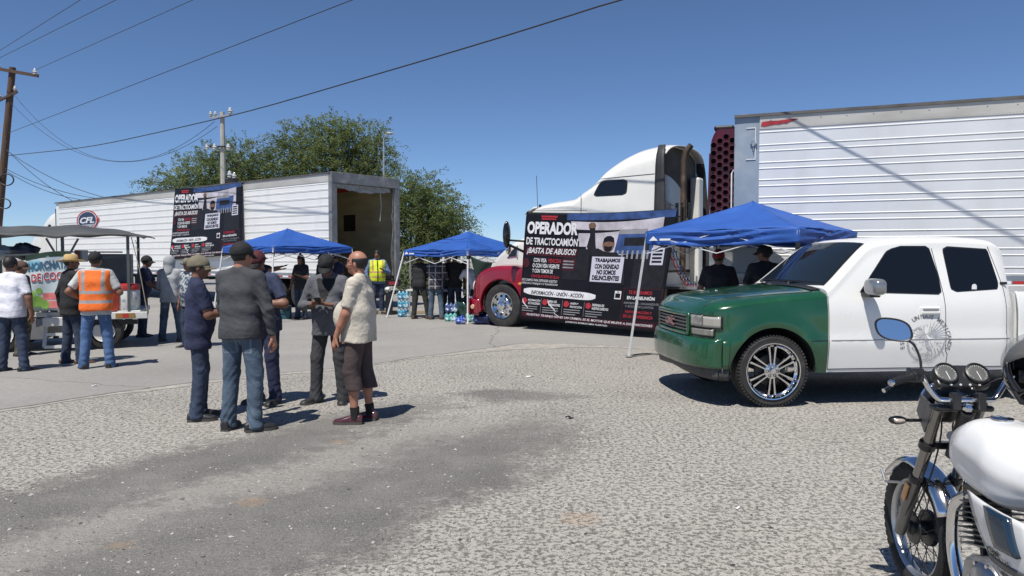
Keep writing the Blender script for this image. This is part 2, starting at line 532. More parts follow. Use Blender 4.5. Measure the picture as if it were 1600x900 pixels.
# loose small stones on the lot: nobody could count them
def stones():
    rg = np.random.default_rng(5)
    base = np.array([(1, 0, 0), (-1, 0, 0), (0, 1, 0), (0, -1, 0), (0, 0, 1), (0, 0, -1)], float)
    fc = [(0, 2, 4), (2, 1, 4), (1, 3, 4), (3, 0, 4), (2, 0, 5), (1, 2, 5), (3, 1, 5), (0, 3, 5)]
    V, F, MI = [], [], []
    k = 0
    while k < 5200:
        y = 2.6 + 11.5 * rg.random() ** 1.5
        x = (rg.random() - 0.5) * 1.5 * y
        if y > road_edge_y(x) - 0.05: continue
        s = 0.004 + 0.009 * rg.random() ** 4
        a = rg.random() * 6.28
        p = base * (s * (0.7 + 0.7 * rg.random(3))) * np.array([1.2, 1, 0.6])
        p = p + rg.normal(0, s * 0.18, p.shape)
        q = np.stack([p[:, 0] * math.cos(a) - p[:, 1] * math.sin(a) + x, p[:, 0] * math.sin(a) + p[:, 1] * math.cos(a) + y, p[:, 2] + s * 0.2], 1)
        V.append(q); F += [tuple(np.array(f) + 6 * k) for f in fc]
        MI += [rg.choice(3, p=[.66, .28, .06])] * 8
        k += 1
    me = bpy.data.meshes.new('gravel')
    me.from_pydata(np.concatenate(V).tolist(), [], [tuple(map(int, f)) for f in F])
    for mm in (mat('stone_pale', (0.40, 0.38, 0.35), 0.9), mat('stone_grey', (0.14, 0.135, 0.13), 0.9), mat('stone_dark', (0.05, 0.05, 0.05), 0.9)):
        me.materials.append(mm)
    me.polygons.foreach_set('material_index', [int(i) for i in MI])
    o = bpy.data.objects.new('gravel', me)
    link(o)
    tag(o, 'loose small stones scattered over the worn lot', 'gravel', None, 'stuff')
stones()
# ---------------------------------------------------------------- generic loft body
class Loft:
    """Symmetric vehicle body: sections along x; sides y = W(x, z) up to zs(x), then a superellipse crown to zt(x)."""
    def __init__(self, zb, zs, zt, W, n, n1=14, n2=14):
        self.zb, self.zs, self.zt, self.W, self.n, self.n1, self.n2 = zb, zs, zt, W, n, n1, n2
    def section(self, x):
        zb, zs, zt = self.zb(x), self.zs(x), self.zt(x)
        zb = min(zb, zs - 0.01)
        pts = []
        for j in range(self.n1 + 1):
            z = zb + (zs - zb) * j / self.n1
            pts.append((self.W(x, z), z))
        ws = self.W(x, zs)
        e = 2.0 / self.n(x)
        for j in range(1, self.n2 + 1):
            a = math.pi / 2 * j / self.n2
            pts.append((ws * max(0.0, math.cos(a)) ** e, zs + (zt - zs) * math.sin(a) ** e))
        return pts
    def y_at(self, x, z):
        s = self.section(x)
        best = s[0][0]
        for (y0, z0), (y1, z1) in zip(s, s[1:]):
            if z0 <= z <= z1 and z1 > z0:
                best = y0 + (y1 - y0) * (z - z0) / (z1 - z0)
        if z > s[-1][1]: best = 0
        return best
    def z_at(self, x, y):
        zs, zt = self.zs(x), self.zt(x)
        w, n = self.W(x, zs), self.n(x)
        return zs + (zt - zs) * max(0.0, 1 - min(1.0, abs(y) / w) ** n) ** (1 / n)
    def mesh(self, mb, xs, mi=0, sel=None, cap0=True, cap1=True):
        secs = [self.section(x) for x in xs]
        k = len(secs[0])
        ring = 2 * k - 1
        vs = []
        for x, s in zip(xs, secs):
            vs += [(x, -y, z) for y, z in s] + [(x, y, z) for y, z in reversed(s[:-1])]
        fs = []
        for i in range(len(xs) - 1):
            for j in range(ring - 1):
                fs.append((i * ring + j, i * ring + j + 1, (i + 1) * ring + j + 1, (i + 1) * ring + j))
        if cap0: fs.append(tuple(range(ring - 1, -1, -1)))
        if cap1: fs.append(tuple((len(xs) - 1) * ring + j for j in range(ring)))
        mb.add(vs, fs, mi)
    def pane(self, mb, poly, off=0.004, nx=10, nz=8, side=-1, mi=0, thick=0.0):
        """overlay on the side: convex polygon in (x, z)"""
        zs_ = [p[1] for p in poly]
        z0, z1 = min(zs_), max(zs_)
        def ext(z):
            xs = []
            for (xa, za), (xb, zb) in zip(poly, poly[1:] + poly[:1]):
                if (za - z) * (zb - z) <= 0 and za != zb:
                    xs.append(xa + (xb - xa) * (z - za) / (zb - za))
                elif za == zb == z:
                    xs += [xa, xb]
            return min(xs), max(xs)
        def fn(u, v):
            z = z0 + (z1 - z0) * (0.0005 + 0.999 * v)
            a, b = ext(z)
            x = a + (b - a) * u
            return (x, side * (self.y_at(x, z) + off), z)
        mb.grid(fn, nx, nz, mi, flip=(side > 0))

def round_poly(pts, r, n=5):
    """round the corners of a 2-D polygon"""
    out = []
    N = len(pts)
    for i in range(N):
        p0, p1, p2 = (Vector(pts[(i + k) % N]).to_2d() for k in (-1, 0, 1))
        a, b = (p0 - p1), (p2 - p1)
        rr = min(r, a.length * 0.45, b.length * 0.45)
        A, B = p1 + a.normalized() * rr, p1 + b.normalized() * rr
        for k in range(n + 1):
            t = k / n
            q = A * (1 - t) ** 2 + p1 * 2 * t * (1 - t) + B * t ** 2
            out.append((q.x, q.y))
    return out

# ---------------------------------------------------------------- truck wheels
def truck_tyre(r=0.51, w=0.28):
    mb = MB()
    h = w / 2
    prof = [(0.30, -h * .9), (0.36, -h), (0.44, -h * 1.02), (r - .03, -h * .97), (r - .006, -h * .86), (r, -h * .6), (r, -h * .36), (r - .014, -h * .34), (r - .014, -h * .28), (r, -h * .26),
            (r, h * .26), (r - .014, h * .28), (r - .014, h * .34), (r, h * .36), (r, h * .6), (r - .006, h * .86), (r - .03, h * .97), (0.44, h * 1.02), (0.36, h), (0.30, h * .9)]
    mb.lathe(prof, 40, rot_y_axis())
    return mb
def truck_wheel(parent, x, y, side=-1, dual=False, metal=None):
    """tyre, rim, nuts; side -1 = outer face towards local -y"""
    w = bpy.data.objects.new('wheel', None); link(w, parent); w.location = (x, y, 0.51)
    if side > 0: w.rotation_euler = (0, 0, math.pi)
    truck_tyre().build('tyre', RUBBER, w)
    if dual:
        t2 = truck_tyre().build('tyre', RUBBER, w); t2.location = (0, 0.31, 0)
    mb = MB()
    A = rot_y_axis()
    s = 0.10 if dual else -0.02       # dished in (dual) or domed out (steer)
    prof = [(0.305, 0.135), (0.30, 0.145), (0.288, 0.14), (0.28, 0.10), (0.272, 0.05 - s * .5), (0.17, 0.055 - s), (0.155, 0.07 - s), (0.11, 0.078 - s), (0.095, 0.15 - s), (0.07, 0.165 - s), (0.0, 0.168 - s)]
    mb.lathe(prof, 40, A)
    rim = mb.build('rim', metal or CHROME, w)
    hb = MB()
    for k in range(10):
        a = 2 * math.pi * k / 10
        c = Vector((0.225 * math.cos(a), -(0.0545 - s) - 0.002, 0.225 * math.sin(a)))
        M = Matrix.Translation(c) @ A
        hb.lathe([(0.0, 0.001), (0.030, 0.001), (0.034, -0.004)], 12, M)
    tag(hb.build('hand_hole', BLACK_PLASTIC, w), kind='stuff')
    nb = MB()
    for k in range(10):
        a = 2 * math.pi * (k + .5) / 10
        c = Vector((0.14 * math.cos(a), -(0.075 - s), 0.14 * math.sin(a)))
        nb.lathe([(0.018, -0.01), (0.018, 0.02), (0.008, 0.034), (0, 0.034)], 8, Matrix.Translation(c) @ A)
    tag(nb.build('wheel_nut', CHROME, w), kind='stuff')
    return w

# ---------------------------------------------------------------- box trailers
TR_WALL = mat('trailer_panel', (0.60, 0.615, 0.64), 0.36, metal=0.0, var=0.05, scale=0.8, coat=0.25, col2=(0.50, 0.505, 0.51), c2scale=1.0, c2lo=0.52, c2hi=0.85, stretch=(1.6, 1, .5), rvar=0.08)
TR_RAIL = mat('trailer_rail', (0.52, 0.50, 0.46), 0.45, metal=0.25, var=0.10, scale=2, col2=(0.40, 0.385, 0.35), c2scale=2.5, stretch=(0.3, 1, 1))
TR_GREYRAIL = mat('trailer_grey_rail', (0.29, 0.285, 0.275), 0.45, metal=0.3, var=0.12, scale=2)
TR_POST = mat('trailer_corner', (0.235, 0.285, 0.345), 0.42, var=0.10, scale=2.0, col2=(0.31, 0.35, 0.39), c2scale=2.6, coat=0.2)
TR_DARK = mat('trailer_underside', (0.02, 0.02, 0.02), 0.8, var=0.3)

def trailer_sides(root, L, zb, zt, ribs_mat, rail_mat, near_detail=True, pitch=0.30, pair=0.105, rail_h=0.26):
    """corrugated side walls (each sheet and each rib a part), rails, roof"""
    W = 1.30
    top = zt - rail_h
    for side in (-1, 1):
        mb = MB(); y = side * W
        mb.box(0.42, L, y - 0.02, y + 0.02, zb + 0.12, top)
        mb.build('side_wall', ribs_mat, root, smooth=0)
    rib = MB()
    prof = [(0, 0.0), (0.003, 0.006), (0.008, 0.0095), (0.015, 0.0095), (0.020, 0.006), (0.023, 0.0)]
    vs = [(0, -q, z) for z, q in prof] + [(1, -q, z) for z, q in prof]
    k = len(prof)
    rib.add(vs, [(i, i + 1, k + i + 1, k + i) for i in range(k - 1)])
    rme = rib.mesh('side_rib', WHITE_PAINT, smooth=0)
    z = top - 0.06
    first = True
    while z > zb + 0.2:
        for dz in ((0,) if first else (0, pair)):
            for side in (-1, 1):
                if side > 0 and not near_detail: continue
                o = bpy.data.objects.new('side_rib', rme); link(o, root)
                o.location = (0.42, side * (W + 0.02), z - dz); o.scale = (L - 0.42, 1 if side < 0 else -1, 1)
        z -= (pitch - pair + pair) if first else pitch
        if first: z += 0.08
        first = False
    for side in (-1, 1):
        mb = MB()
        y = side * (W + 0.012)
        mb.box(0.42, L, y - 0.02, y + 0.02, top, zt - 0.03)
        mb.build('top_rail', rail_mat, root, smooth=0, bevel=0.006)
        mb = MB()
        mb.box(0.0, L, side * (W + 0.03) - 0.03, side * (W + 0.03) + 0.012, zt - 0.035, zt + 0.012)
        mb.build('roof_edge', mat('roof_edge', (0.09, 0.085, 0.08), 0.6, var=.3, scale=4), root, smooth=0)
        mb = MB()
        mb.box(0.05, L, side * (W + 0.012) - 0.02, side * (W + 0.012) + 0.02, zb - 0.06, zb + 0.12)
        mb.build('bottom_rail', ALU, root, smooth=0, bevel=0.005)
    mb = MB(); mb.box(0.02, L - 0.02, -W, W, zt - 0.04, zt)
    mb.build('roof', mat('trailer_roof', (0.45, 0.45, 0.44), 0.6), root, smooth=0)
    mb = MB(); mb.box(0.05, L, -W + 0.02, W - 0.02, zb - 0.08, zb + 0.02)
    for i in range(int(L / 0.6)):
        mb.box(0.3 + 0.6 * i, 0.36 + 0.6 * i, -W + 0.05, W - 0.05, zb - 0.18, zb - 0.08)
    mb.build('floor', TR_DARK, root, smooth=0)
    # rivet row on the near rail
    if near_detail:
        mb = MB()
        x = 0.5
        while x < min(L, 9.0):
            for zz in (top + 0.03,):
                mb.lathe([(0.006, 0), (0.005, 0.004), (0, 0.005)], 6, Matrix.Translation((x, -(W + 0.032), zz)) @ rot_y_axis())
            x += 0.045
        x = 0.6
        while x < min(L, 10.0):
            mb.lathe([(0.012, 0), (0.009, 0.006), (0, 0.007)], 8, Matrix.Translation((x, -(W + 0.032), top + 0.15)) @ rot_y_axis())
            x += 0.40
        tag(mb.build('rivet', ALU, root), kind='stuff')
    # conspicuity tape, alternating
    x = 0.3
    mbr, mbw = MB(), MB()
    while x < L - 0.3:
        (mbr if int(x / 0.3) % 2 else mbw).box(x, x + 0.28, -(W + 0.036), -(W + 0.0335), zb - 0.02, zb + 0.03)
        x += 0.30
    tag(mbr.build('red_tape', LENS_RED, root, smooth=0), kind='stuff'); tag(mbw.build('white_tape', WHITE_PRINT, root, smooth=0), kind='stuff')

def trailer_running_gear(root, x_axles, L, zb):
    for x in x_axles:
        for side in (-1, 1):
            truck_wheel(root, x, side * 1.12, side, dual=True, metal=ALU)
        mb = MB(); mb.tube([(x, -1.1, 0.51), (x, 1.1, 0.51)], 0.07, 10)
        mb.build('axle', DARK_METAL, root)
    mb = MB()
    xa, xb = min(x_axles) - 1.0, max(x_axles) + 0.9
    for s in (-1, 1): mb.box(xa, xb, s * 0.5 - .05, s * 0.5 + .05, 0.66, zb - 0.18)
    mb.build('bogie', DARK_METAL, root, smooth=0)

def mudflap(root, x, y):
    mb = MB(); mb.box(x, x + 0.012, y - 0.3, y + 0.3, 0.28, 0.92)
    mb.build('mud_flap', BLACK_PLASTIC, root, smooth=0)

# ---- reefer trailer on the right
ZT1, ZB1, L1 = 4.09, 1.22, 16.2
refr = thing('refrigerated_trailer', 'long white ribbed refrigerated trailer behind the pickup, dark red cooling unit at its front', 'trailer',
             (3.91 + 1.30 * 0.373, 13.1 + 1.30 * 0.928, 0), R(-21.9))
trailer_sides(refr, L1, ZB1, ZT1, TR_WALL, TR_RAIL)
# rounded front corner posts
for side in (-1, 1):
    mb = MB()
    def fn(u, v, side=side):
        a = math.pi / 2 * u
        r = 0.16
        x = 0.0 + r - r * math.cos(math.pi / 2 * (1 - min(1, u * 2))) if u < 0.5 else r + (0.26) * (u - 0.5) * 2
        y = 1.30 + 0.008 - (r - r * math.sin(math.pi / 2 * min(1, u * 2)))
        return (x, side * y, ZB1 - 0.05 + (ZT1 - 0.03 - ZB1 + 0.05) * v)
    mb.grid(fn, 17, 2, flip=(side > 0))
    mb.build('corner_post', TR_POST, refr, smooth=60)
mb = MB(); mb.box(0.0, 0.04, -1.15, 1.15, ZB1 - .05, ZT1 - 0.03); mb.build('front_wall', TR_POST, refr, smooth=0)
mb = MB(); mb.box(L1 - 0.03, L1, -1.3, 1.3, ZB1, ZT1 - 0.03); mb.build('rear_door', TR_WALL, refr, smooth=0)
# access plate with latch on the corner post
mb = MB()
y = -1.3085 - 0.003
for (x0, x1, z0, z1) in ((0.20, 0.36, 3.86, 3.872), (0.20, 0.36, 3.318, 3.33), (0.349, 0.36, 3.33, 3.86)):
    mb.box(x0, x1, y - 0.010, y + 0.004, z0, z1)
mb.build('access_plate', WHITE_PAINT, refr, smooth=0)
mb = MB()
mb.box(0.27, 0.36, y - 0.035, y, 3.585, 3.60); mb.box(0.30, 0.34, y - 0.045, y, 3.55, 3.65); mb.lathe([(0.028, 0), (0.028, 0.03), (0, 0.035)], 12, Matrix.Translation((0.31, y - 0.01, 3.62)) @ rot_y_axis())
mb.lathe([(0.028, 0), (0.028, 0.03), (0, 0.035)], 12, Matrix.Translation((0.355, y - 0.01, 3.60)) @ rot_y_axis()); mb.box(0.315, 0.33, y - 0.03, y, 3.46, 3.55)
mb.build('latch', ALU, refr, smooth=30)
# red repair patch on the top rail
mb = MB()
rp = random.Random(4)
pts = [(0.44 + 0.012 * rp.random(), 3.89), (0.46, 3.955), (0.55, 3.965), (0.62, 3.968), (0.72, 3.962), (0.86, 3.975), (1.04, 3.978), (0.98, 3.945), (0.92, 3.935), (0.86, 3.905), (0.80, 3.91), (0.74, 3.895), (0.66, 3.90), (0.56, 3.885), (0.5, 3.875)]
mb.prism(pts, 0, 0.006, Matrix.Translation((0, -1.334, 0)) @ Matrix.Rotation(R(90), 4, 'X'))
tag(mb.build('repair_patch', mat('red_tape_patch', (0.30, 0.02, 0.03), 0.5, var=.3, scale=8), refr, smooth=0), 'torn red tape patch on the top rail')
mb = MB(); mb.box(0.10, 0.22, -1.345, -1.25, ZT1 - 0.028, ZT1 + 0.018); mb.build('marker_lamp', LENS_RED, refr, smooth=0, bevel=.005)
# cooling unit: dark red housing with round intake holes in its side cheek
UX0, UY, UZ0, UZ1 = -0.45, 1.02, 1.85, 3.93
RED_UNIT = mat('cooler_red', (0.065, 0.004, 0.010), 0.35, coat=0.4, var=0.18, scale=3)
mb = MB()
def unit_prof(z):   # front face bulges out
    t = (z - UZ0) / (UZ1 - UZ0)
    return UX0 + 0.10 * max(0, (t - 0.86) / 0.14) ** 2 + 0.06 * max(0, (0.10 - t) / 0.10) ** 2
zs_ = [UZ0 + (UZ1 - UZ0) * i / 24 for i in range(25)]
ring = []
for z in zs_:
    x0 = unit_prof(z)
    c = 0.08
    ring.append([(-0.01, -UY, z), (x0 + c, -UY, z), (x0 + c * .3, -UY + c * .3, z), (x0, -UY + c, z), (x0, UY - c, z), (x0 + c * .3, UY - c * .3, z), (x0 + c, UY, z), (-0.01, UY, z)])
vs = [p for r_ in ring for p in r_]; k = 8
fs = [(i * k + j, i * k + j + 1, (i + 1) * k + j + 1, (i + 1) * k + j) for i in range(24) for j in range(k - 1)]
fs += [tuple(range(k)), tuple(24 * k + j for j in range(k - 1, -1, -1))]
mb.add(vs, fs)
unit = mb.build('cooling_unit', RED_UNIT, refr, smooth=50)
mb = MB(); hx = 0
holes, lips = MB(), MB()
for j in range(4):
    for i in range(10):
        x, z = -0.385 + j * 0.108, 3.79 - i * 0.143 - (0.0715 if j % 2 else 0)
        if j == 0 and i == 0: continue
        M = Matrix.Translation((x, -UY - 0.001, z)) @ rot_y_axis()
        holes.lathe([(0, 0.002), (0.046, 0.002)], 16, M)
        lips.lathe([(0.044, 0.0), (0.047, 0.010), (0.054, 0.010), (0.058, 0.0)], 16, M)
tag(holes.build('intake_hole', mat('hole_black', (.003, .002, .002), 1.0, var=0, spec=0), unit, smooth=0), kind='stuff')
tag(lips.build('intake_ring', RED_UNIT, unit, smooth=40), kind='stuff')
mb = MB(); mb.tube([(-0.03, -UY - .03, 3.18), (-0.06, -UY - .05, 3.12), (-0.06, -UY - .05, 2.2), (-0.03, -UY - .03, 2.12)], 0.014, 8); mb.build('grab_rail', STEEL_WHITE, unit)
mb = MB(); mb.tube([(unit_prof(3.4) + .01, -UY - .02, 3.5), (unit_prof(3.4) - .02, -UY - .02, 2.2)], 0.022, 8); mb.box(-0.5, -0.02, -UY - 0.006, -UY, 2.28, 2.295); mb.build('trim', RED_UNIT, unit)
mb = MB(); mb.box(-0.40, -0.05, -0.9, 0.9, UZ1, UZ1 + 0.09); mb.build('unit_cap', DARK_METAL, unit, smooth=0, bevel=0.03)
mb = MB(); mb.box(-0.46, -0.02, -0.95, 0.95, 1.32, 1.84); mb.build('fuel_panel', ALU, unit, smooth=0, bevel=0.03)
trailer_running_gear(refr, (12.6, 13.9), L1, ZB1)
mb = MB()
for s in (-1, 1):
    mb.box(3.0, 3.12, s * 0.85 - .06, s * 0.85 + .06, 0.12, ZB1 - .1); mb.box(2.88, 3.24, s * .85 - .14, s * .85 + .14, 0.09, 0.12)
mb.box(3.03, 3.09, -.85, .85, .62, .70)
mb.build('landing_gear', DARK_METAL, refr, smooth=0)

# ---- dry van on the left, rear doorway open
ZT2, ZB2, L2 = 4.10, 1.02, 19.8
DIR2 = (math.cos(R(-38.1)), math.sin(R(-38.1)))
van = thing('open_trailer', 'white ribbed box trailer with round emblem, rear doors open, beside the trees', 'trailer',
            (-5.27 - L2 * DIR2[0] + 1.30 * .617, 21.7 - L2 * DIR2[1] + 1.30 * .787, 0), R(-38.1))
trailer_sides(van, L2, ZB2, ZT2, mat('van_panel', (0.74, 0.74, 0.73), 0.42, var=0.05, scale=.8, coat=.2, col2=(0.50, 0.49, 0.46), c2scale=.8, c2lo=.58, c2hi=.9, stretch=(1.6, 1, .5)), TR_RAIL, near_detail=True, pitch=0.235, pair=0.03, rail_h=0.27)
mb = MB(); mb.box(0.0, 0.42, -1.3, 1.3, ZB2, ZT2 - .03); mb.build('front_wall', WHITE_PAINT, van, smooth=0, bevel=.04)
vr = next(c for c in van.children if c.name.startswith('roof') and not c.name.startswith('roof_edge'))
TRANSL = mat('translucent_roof', (.60, .58, .50), .7)
N_, L_ = TRANSL.node_tree.nodes, TRANSL.node_tree.links
_t = N_.new('ShaderNodeBsdfTranslucent'); _t.inputs['Color'].default_value = (.55, .52, .40, 1); _m = N_.new('ShaderNodeMixShader'); _m.inputs[0].default_value = .35
L_.new(N_['Principled BSDF'].outputs[0], _m.inputs[1]); L_.new(_t.outputs[0], _m.inputs[2]); L_.new(_m.outputs[0], next(n for n in N_ if n.type == 'OUTPUT_MATERIAL').inputs['Surface'])
mb = MB(); mb.box(0.02, L2 - 0.02, -1.3, 1.3, ZT2 - 0.005, ZT2); vr.data = mb.mesh('roof', TRANSL, 0)
FR = mat('rear_frame', (0.20, 0.20, 0.20), 0.5, metal=0.2, var=0.2, scale=5, col2=(0.30, 0.29, 0.28), c2scale=4)
for s in (-1, 1):
    mb = MB(); mb.box(L2 - 0.10, L2 + 0.06, s * 1.345 - (0.0 if s < 0 else 0.20), s * 1.345 + (0.20 if s < 0 else 0.0), ZB2 - 0.12, ZT2 - 0.30)
    mb.build('rear_post', FR, van, smooth=0, bevel=.012)
mb = MB(); mb.box(L2 - 0.10, L2 + 0.065, -1.345, 1.345, ZT2 - 0.30, ZT2 + 0.02); mb.build('rear_header', FR, van, smooth=0, bevel=.012)
mb = MB(); mb.box(L2 - 0.10, L2 + 0.10, -1.345, 1.345, ZB2 - 0.32, ZB2 - 0.12); mb.build('rear_sill', DARK_METAL, van, smooth=0, bevel=.012)
INSIDE = mat('plywood_lining', (0.38, 0.33, 0.21), 0.75, var=0.18, scale=3, stretch=(.3, 1, 1), col2=(0.31, 0.27, 0.17), c2scale=2.5)
for s in (-1, 1):
    mb = MB(); mb.box(0.5, L2 - 0.1, s * 1.262 - .008, s * 1.262 + .008, ZB2 + .02, ZT2 - .06); mb.build('lining', INSIDE, van, smooth=0)
mb = MB(); mb.box(0.43, 0.5, -1.25, 1.25, ZB2 + .02, ZT2 - .06); mb.build('bulkhead', INSIDE, van, smooth=0)
mb = MB(); mb.box(0.5, L2 - .1, -1.25, 1.25, ZB2 + .021, ZB2 + .04); mb.build('deck', mat('deck_boards', (.10, .075, .05), .8), van, smooth=0)
# torn seal hanging from the header, hanging strap, red marks and dark plate on the lining
mb = MB()
rg = random.Random(9)
pts = [(-1.1 + 2.1 * i / 14, -0.10 * math.sin(i / 14 * 3.1) - 0.05 * rg.random()) for i in range(15)]
mb.add([(L2 - 0.04 + .03 * rg.random(), y_, ZT2 - 0.31 + .0) for y_, _ in pts] + [(L2 - 0.02 + .05 * rg.random(), y_, ZT2 - 0.40 + d_) for y_, d_ in pts], [(i, i + 1, 16 + i, 15 + i) for i in range(14)])
mb.build('torn_seal', mat('torn_seal', (.34, .32, .28), .8, var=.3, scale=9), van, smooth=0, solid=.01)
mb = MB(); mb.tube([(L2 - .06, .62, ZT2 - .32), (L2 - .03, .64, ZT2 - .9), (L2 - .05, .60, ZT2 - 1.35)], .018, 6); mb.build('strap', mat('strap', (.4, .38, .33), .8), van)
mb = MB(); mb.box(L2 - 2.6, L2 - 2.0, 1.247, 1.252, 2.5, 3.05); mb.build('notice_plate', BLACK_PRINT, van, smooth=0)
mb = MB()
for z0, z1 in ((2.3, 2.55), (2.62, 2.8), (2.9, 3.1), (3.16, 3.4)): mb.box(L2 - 3.2, L2 - 3.0, 1.247, 1.252, z0, z1)
mb.box(L2 - 3.5, L2 - 2.2, 1.247, 1.252, 3.83, 3.95)
mb.build('red_marking', RED_PRINT, van, smooth=0)
# torn right-hand seal strip
mb = MB()
zz = [ZB2 + 2.75 * i / 16 for i in range(17)]
mb.add([(L2 + .01, 1.15, z) for z in zz] + [(L2 + .03, 1.15 - .05 - .12 * abs(math.sin(i * .37)) * (1 if i < 12 else .3), z) for i, z in enumerate(zz)], [(i, i + 1, 18 + i, 17 + i) for i in range(16)])
mb.build('torn_side_seal', mat('torn_seal2', (.24, .23, .21), .8, var=.4, scale=9), van, smooth=0, solid=.008)
# folded-back doors
for s in (-1, 1):
    if s > 0:
        mb = MB(); mb.box(L2 - 1.25, L2 - .02, s * 1.40 - .02, s * 1.40 + .02, ZB2 + .05, ZT2 - .32); mb.build('rear_door', FR, van, smooth=0)
trailer_running_gear(van, (L2 - 2.9, L2 - 1.6), L2, ZB2)
mb = MB()
mb.bar((L2 + .02, -.55, ZB2 - .3), (L2 + .02, -.55, .50), .10); mb.bar((L2 + .02, .55, ZB2 - .3), (L2 + .02, .55, .50), .10); mb.bar((L2 + .02, -1.15, .5), (L2 + .02, 1.15, .5), .12)
mb.build('rear_bumper', DARK_METAL, van, smooth=0)
for s in (-1, 1):
    mb = MB(); mb.box(L2 + .10, L2 + .125, s * 1.0 - .2, s * 1.0 + .2, ZB2 - .28, ZB2 - .17); mb.build('tail_light', LENS_RED, van, smooth=0, bevel=.01)
    mudflap(van, L2 - 0.75, s * 1.0)
for s in (-1, 1):
    mb = MB(); mb.box(3.0, 3.12, s * .85 - .06, s * .85 + .06, 0.1, ZB2 - .1); mb.build('landing_leg', DARK_METAL, van, smooth=0)
# round emblem with the letters CFL
EX, EZ = L2 - 16.4, 3.20
me_r = MB()
M = Matrix.Translation((EX, -1.349, EZ)) @ Matrix.Diagonal((1.75, 1, .72, 1)) @ rot_y_axis()
me_r.lathe([(0, .002), (.60, .002)], 40, M, mi=0); me_r.lathe([(.53, .0035), (.60, .0035)], 40, M, mi=1); me_r.lathe([(0, .004), (.50, .004)], 40, M, mi=2)
efn = lambda x, z: (EX + 1.75 * x, -1.3545, EZ + .72 * z)
put_text(me_r, 'CFL', -.40, -.17, .80, .36, efn, 3, bold=.035, shear=.25)
for q in range(3):
    me_r.add([efn(-.42 + .06 * q, -.27 - .06 * q), efn(.42 - .06 * q, -.23 - .06 * q), efn(.42 - .06 * q, -.255 - .06 * q), efn(-.42 + .06 * q, -.295 - .06 * q)], [(3, 2, 1, 0)], 3)
me_r.add([efn(.52, .02), efn(.66, .16), efn(.66, -.05), efn(.52, -.20)], [(0, 1, 2, 3)], 1)
me_r.build('emblem', [WHITE_PRINT, RED_PRINT, mat('navy_print', (.02, .035, .09), .5), mat('pale_print', (.66, .67, .68), .5)], van, smooth=0)
# far white tractor in front of the van
FT = thing('far_tractor', 'white tractor cab standing at the front of the open box trailer', 'truck', (van.location.x, van.location.y, 0), R(-38.1))
ftl = Loft(crv([(-6, .5), (0, .5)]), crv([(-6, 1.2), (-3.9, 1.4), (-3.4, 2.0), (-.3, 2.6)]), crv([(-6, 1.35), (-4.4, 1.75), (-3.9, 1.9), (-3.2, 2.75), (-2.3, 3.2), (-1.4, 3.75), (-.35, 3.9)]), lambda x, z: 1.18, crv([(-6, 3), (-3, 4), (0, 5)]))
mb = MB(); ftl.mesh(mb, [-6 + 5.65 * i / 26 for i in range(27)]); mb.build('cab', TRUCK_WHITE, FT, smooth=40)
mb = MB(); ftl.pane(mb, round_poly([(-1.5, 2.55), (-.9, 2.55), (-.9, 3.15), (-1.3, 3.15)], .08)); mb.build('window', GLASS_DARK, FT)
mb = MB(); mb.box(-.34, .0, -1.2, -1.15, .9, 3.85); mb.build('side_extender', BLACK_PLASTIC, FT, smooth=0)
for x in (-5.0,):
    for s in (-1, 1): truck_wheel(FT, x, s * 1.1, s)

# ---------------------------------------------------------------- tractor with the white sleeper and red fenders
TR0 = (0.467, 17.96, 0)
trac = thing('semi_tractor', 'white high roof sleeper tractor with dark red fenders, draped with a black banner', 'truck', TR0, R(-36))
# cab + sleeper loft: x back from the front axle
cab_zt = crv([(0.48, 2.05), (0.54, 2.30), (0.60, 2.55), (0.66, 2.68), (0.95, 2.83), (1.8, 2.96), (2.0, 3.11), (2.25, 3.27), (2.55, 3.56), (3.0, 3.80), (3.35, 3.91), (3.80, 3.95)])
cab_zs = crv([(0.48, 2.0), (0.52, 2.1), (0.62, 2.42), (0.95, 2.55), (1.8, 2.66), (2.3, 2.9), (2.6, 3.1), (3.0, 3.3), (3.8, 3.45)])
def cab_W(x, z):
    w = 1.03 + 0.12 * min(1, max(0, (x - 0.2) / 1.4))
    return w - 0.055 * max(0, z - 2.0) - (0.9 * max(0, 0.6 - x))
cabL = Loft(crv([(0, .62), (4, .62)]), cab_zs, cab_zt, cab_W, crv([(0.48, 5.0), (0.9, 3.6), (2, 2.7), (3, 2.6), (3.8, 2.8)]), 16, 18)
mb = MB(); cabL.mesh(mb, [0.48 + 0.02 * i for i in range(12)] + [0.72 + 3.03 * i / 48 for i in range(49)], cap1=True)
mb.build('cab', TRUCK_WHITE, trac, smooth=42)
# windscreen, door glass, sleeper window
mb = MB()
mb.grid(lambda u, v: (0.465 + 0.13 * v - 0.16 * (1 - abs(2 * u - 1) ** 2), -0.93 + 1.86 * u, 2.06 + 0.56 * v), 15, 6, flip=True); mb.build('windscreen', GLASS_DARK, trac, solid=.01)
mb = MB(); cabL.pane(mb, round_poly([(0.78, 1.72), (1.52, 1.72), (1.52, 2.42), (0.90, 2.42)], .08)); mb.build('door_window', GLASS_DARK, trac)
mb = MB(); cabL.pane(mb, round_poly([(2.36, 2.92), (3.10, 2.92), (3.12, 3.20), (2.52, 3.20)], .09, 6), off=.006, nx=14, nz=12); sw = mb.build('sleeper_window', GLASS_DARK, trac)
mb = MB(); cabL.pane(mb, round_poly([(2.325, 2.895), (3.13, 2.895), (3.15, 3.225), (2.50, 3.225)], .10, 6), off=.003, nx=14, nz=12); mb.build('seal', BLACK_PLASTIC, sw)
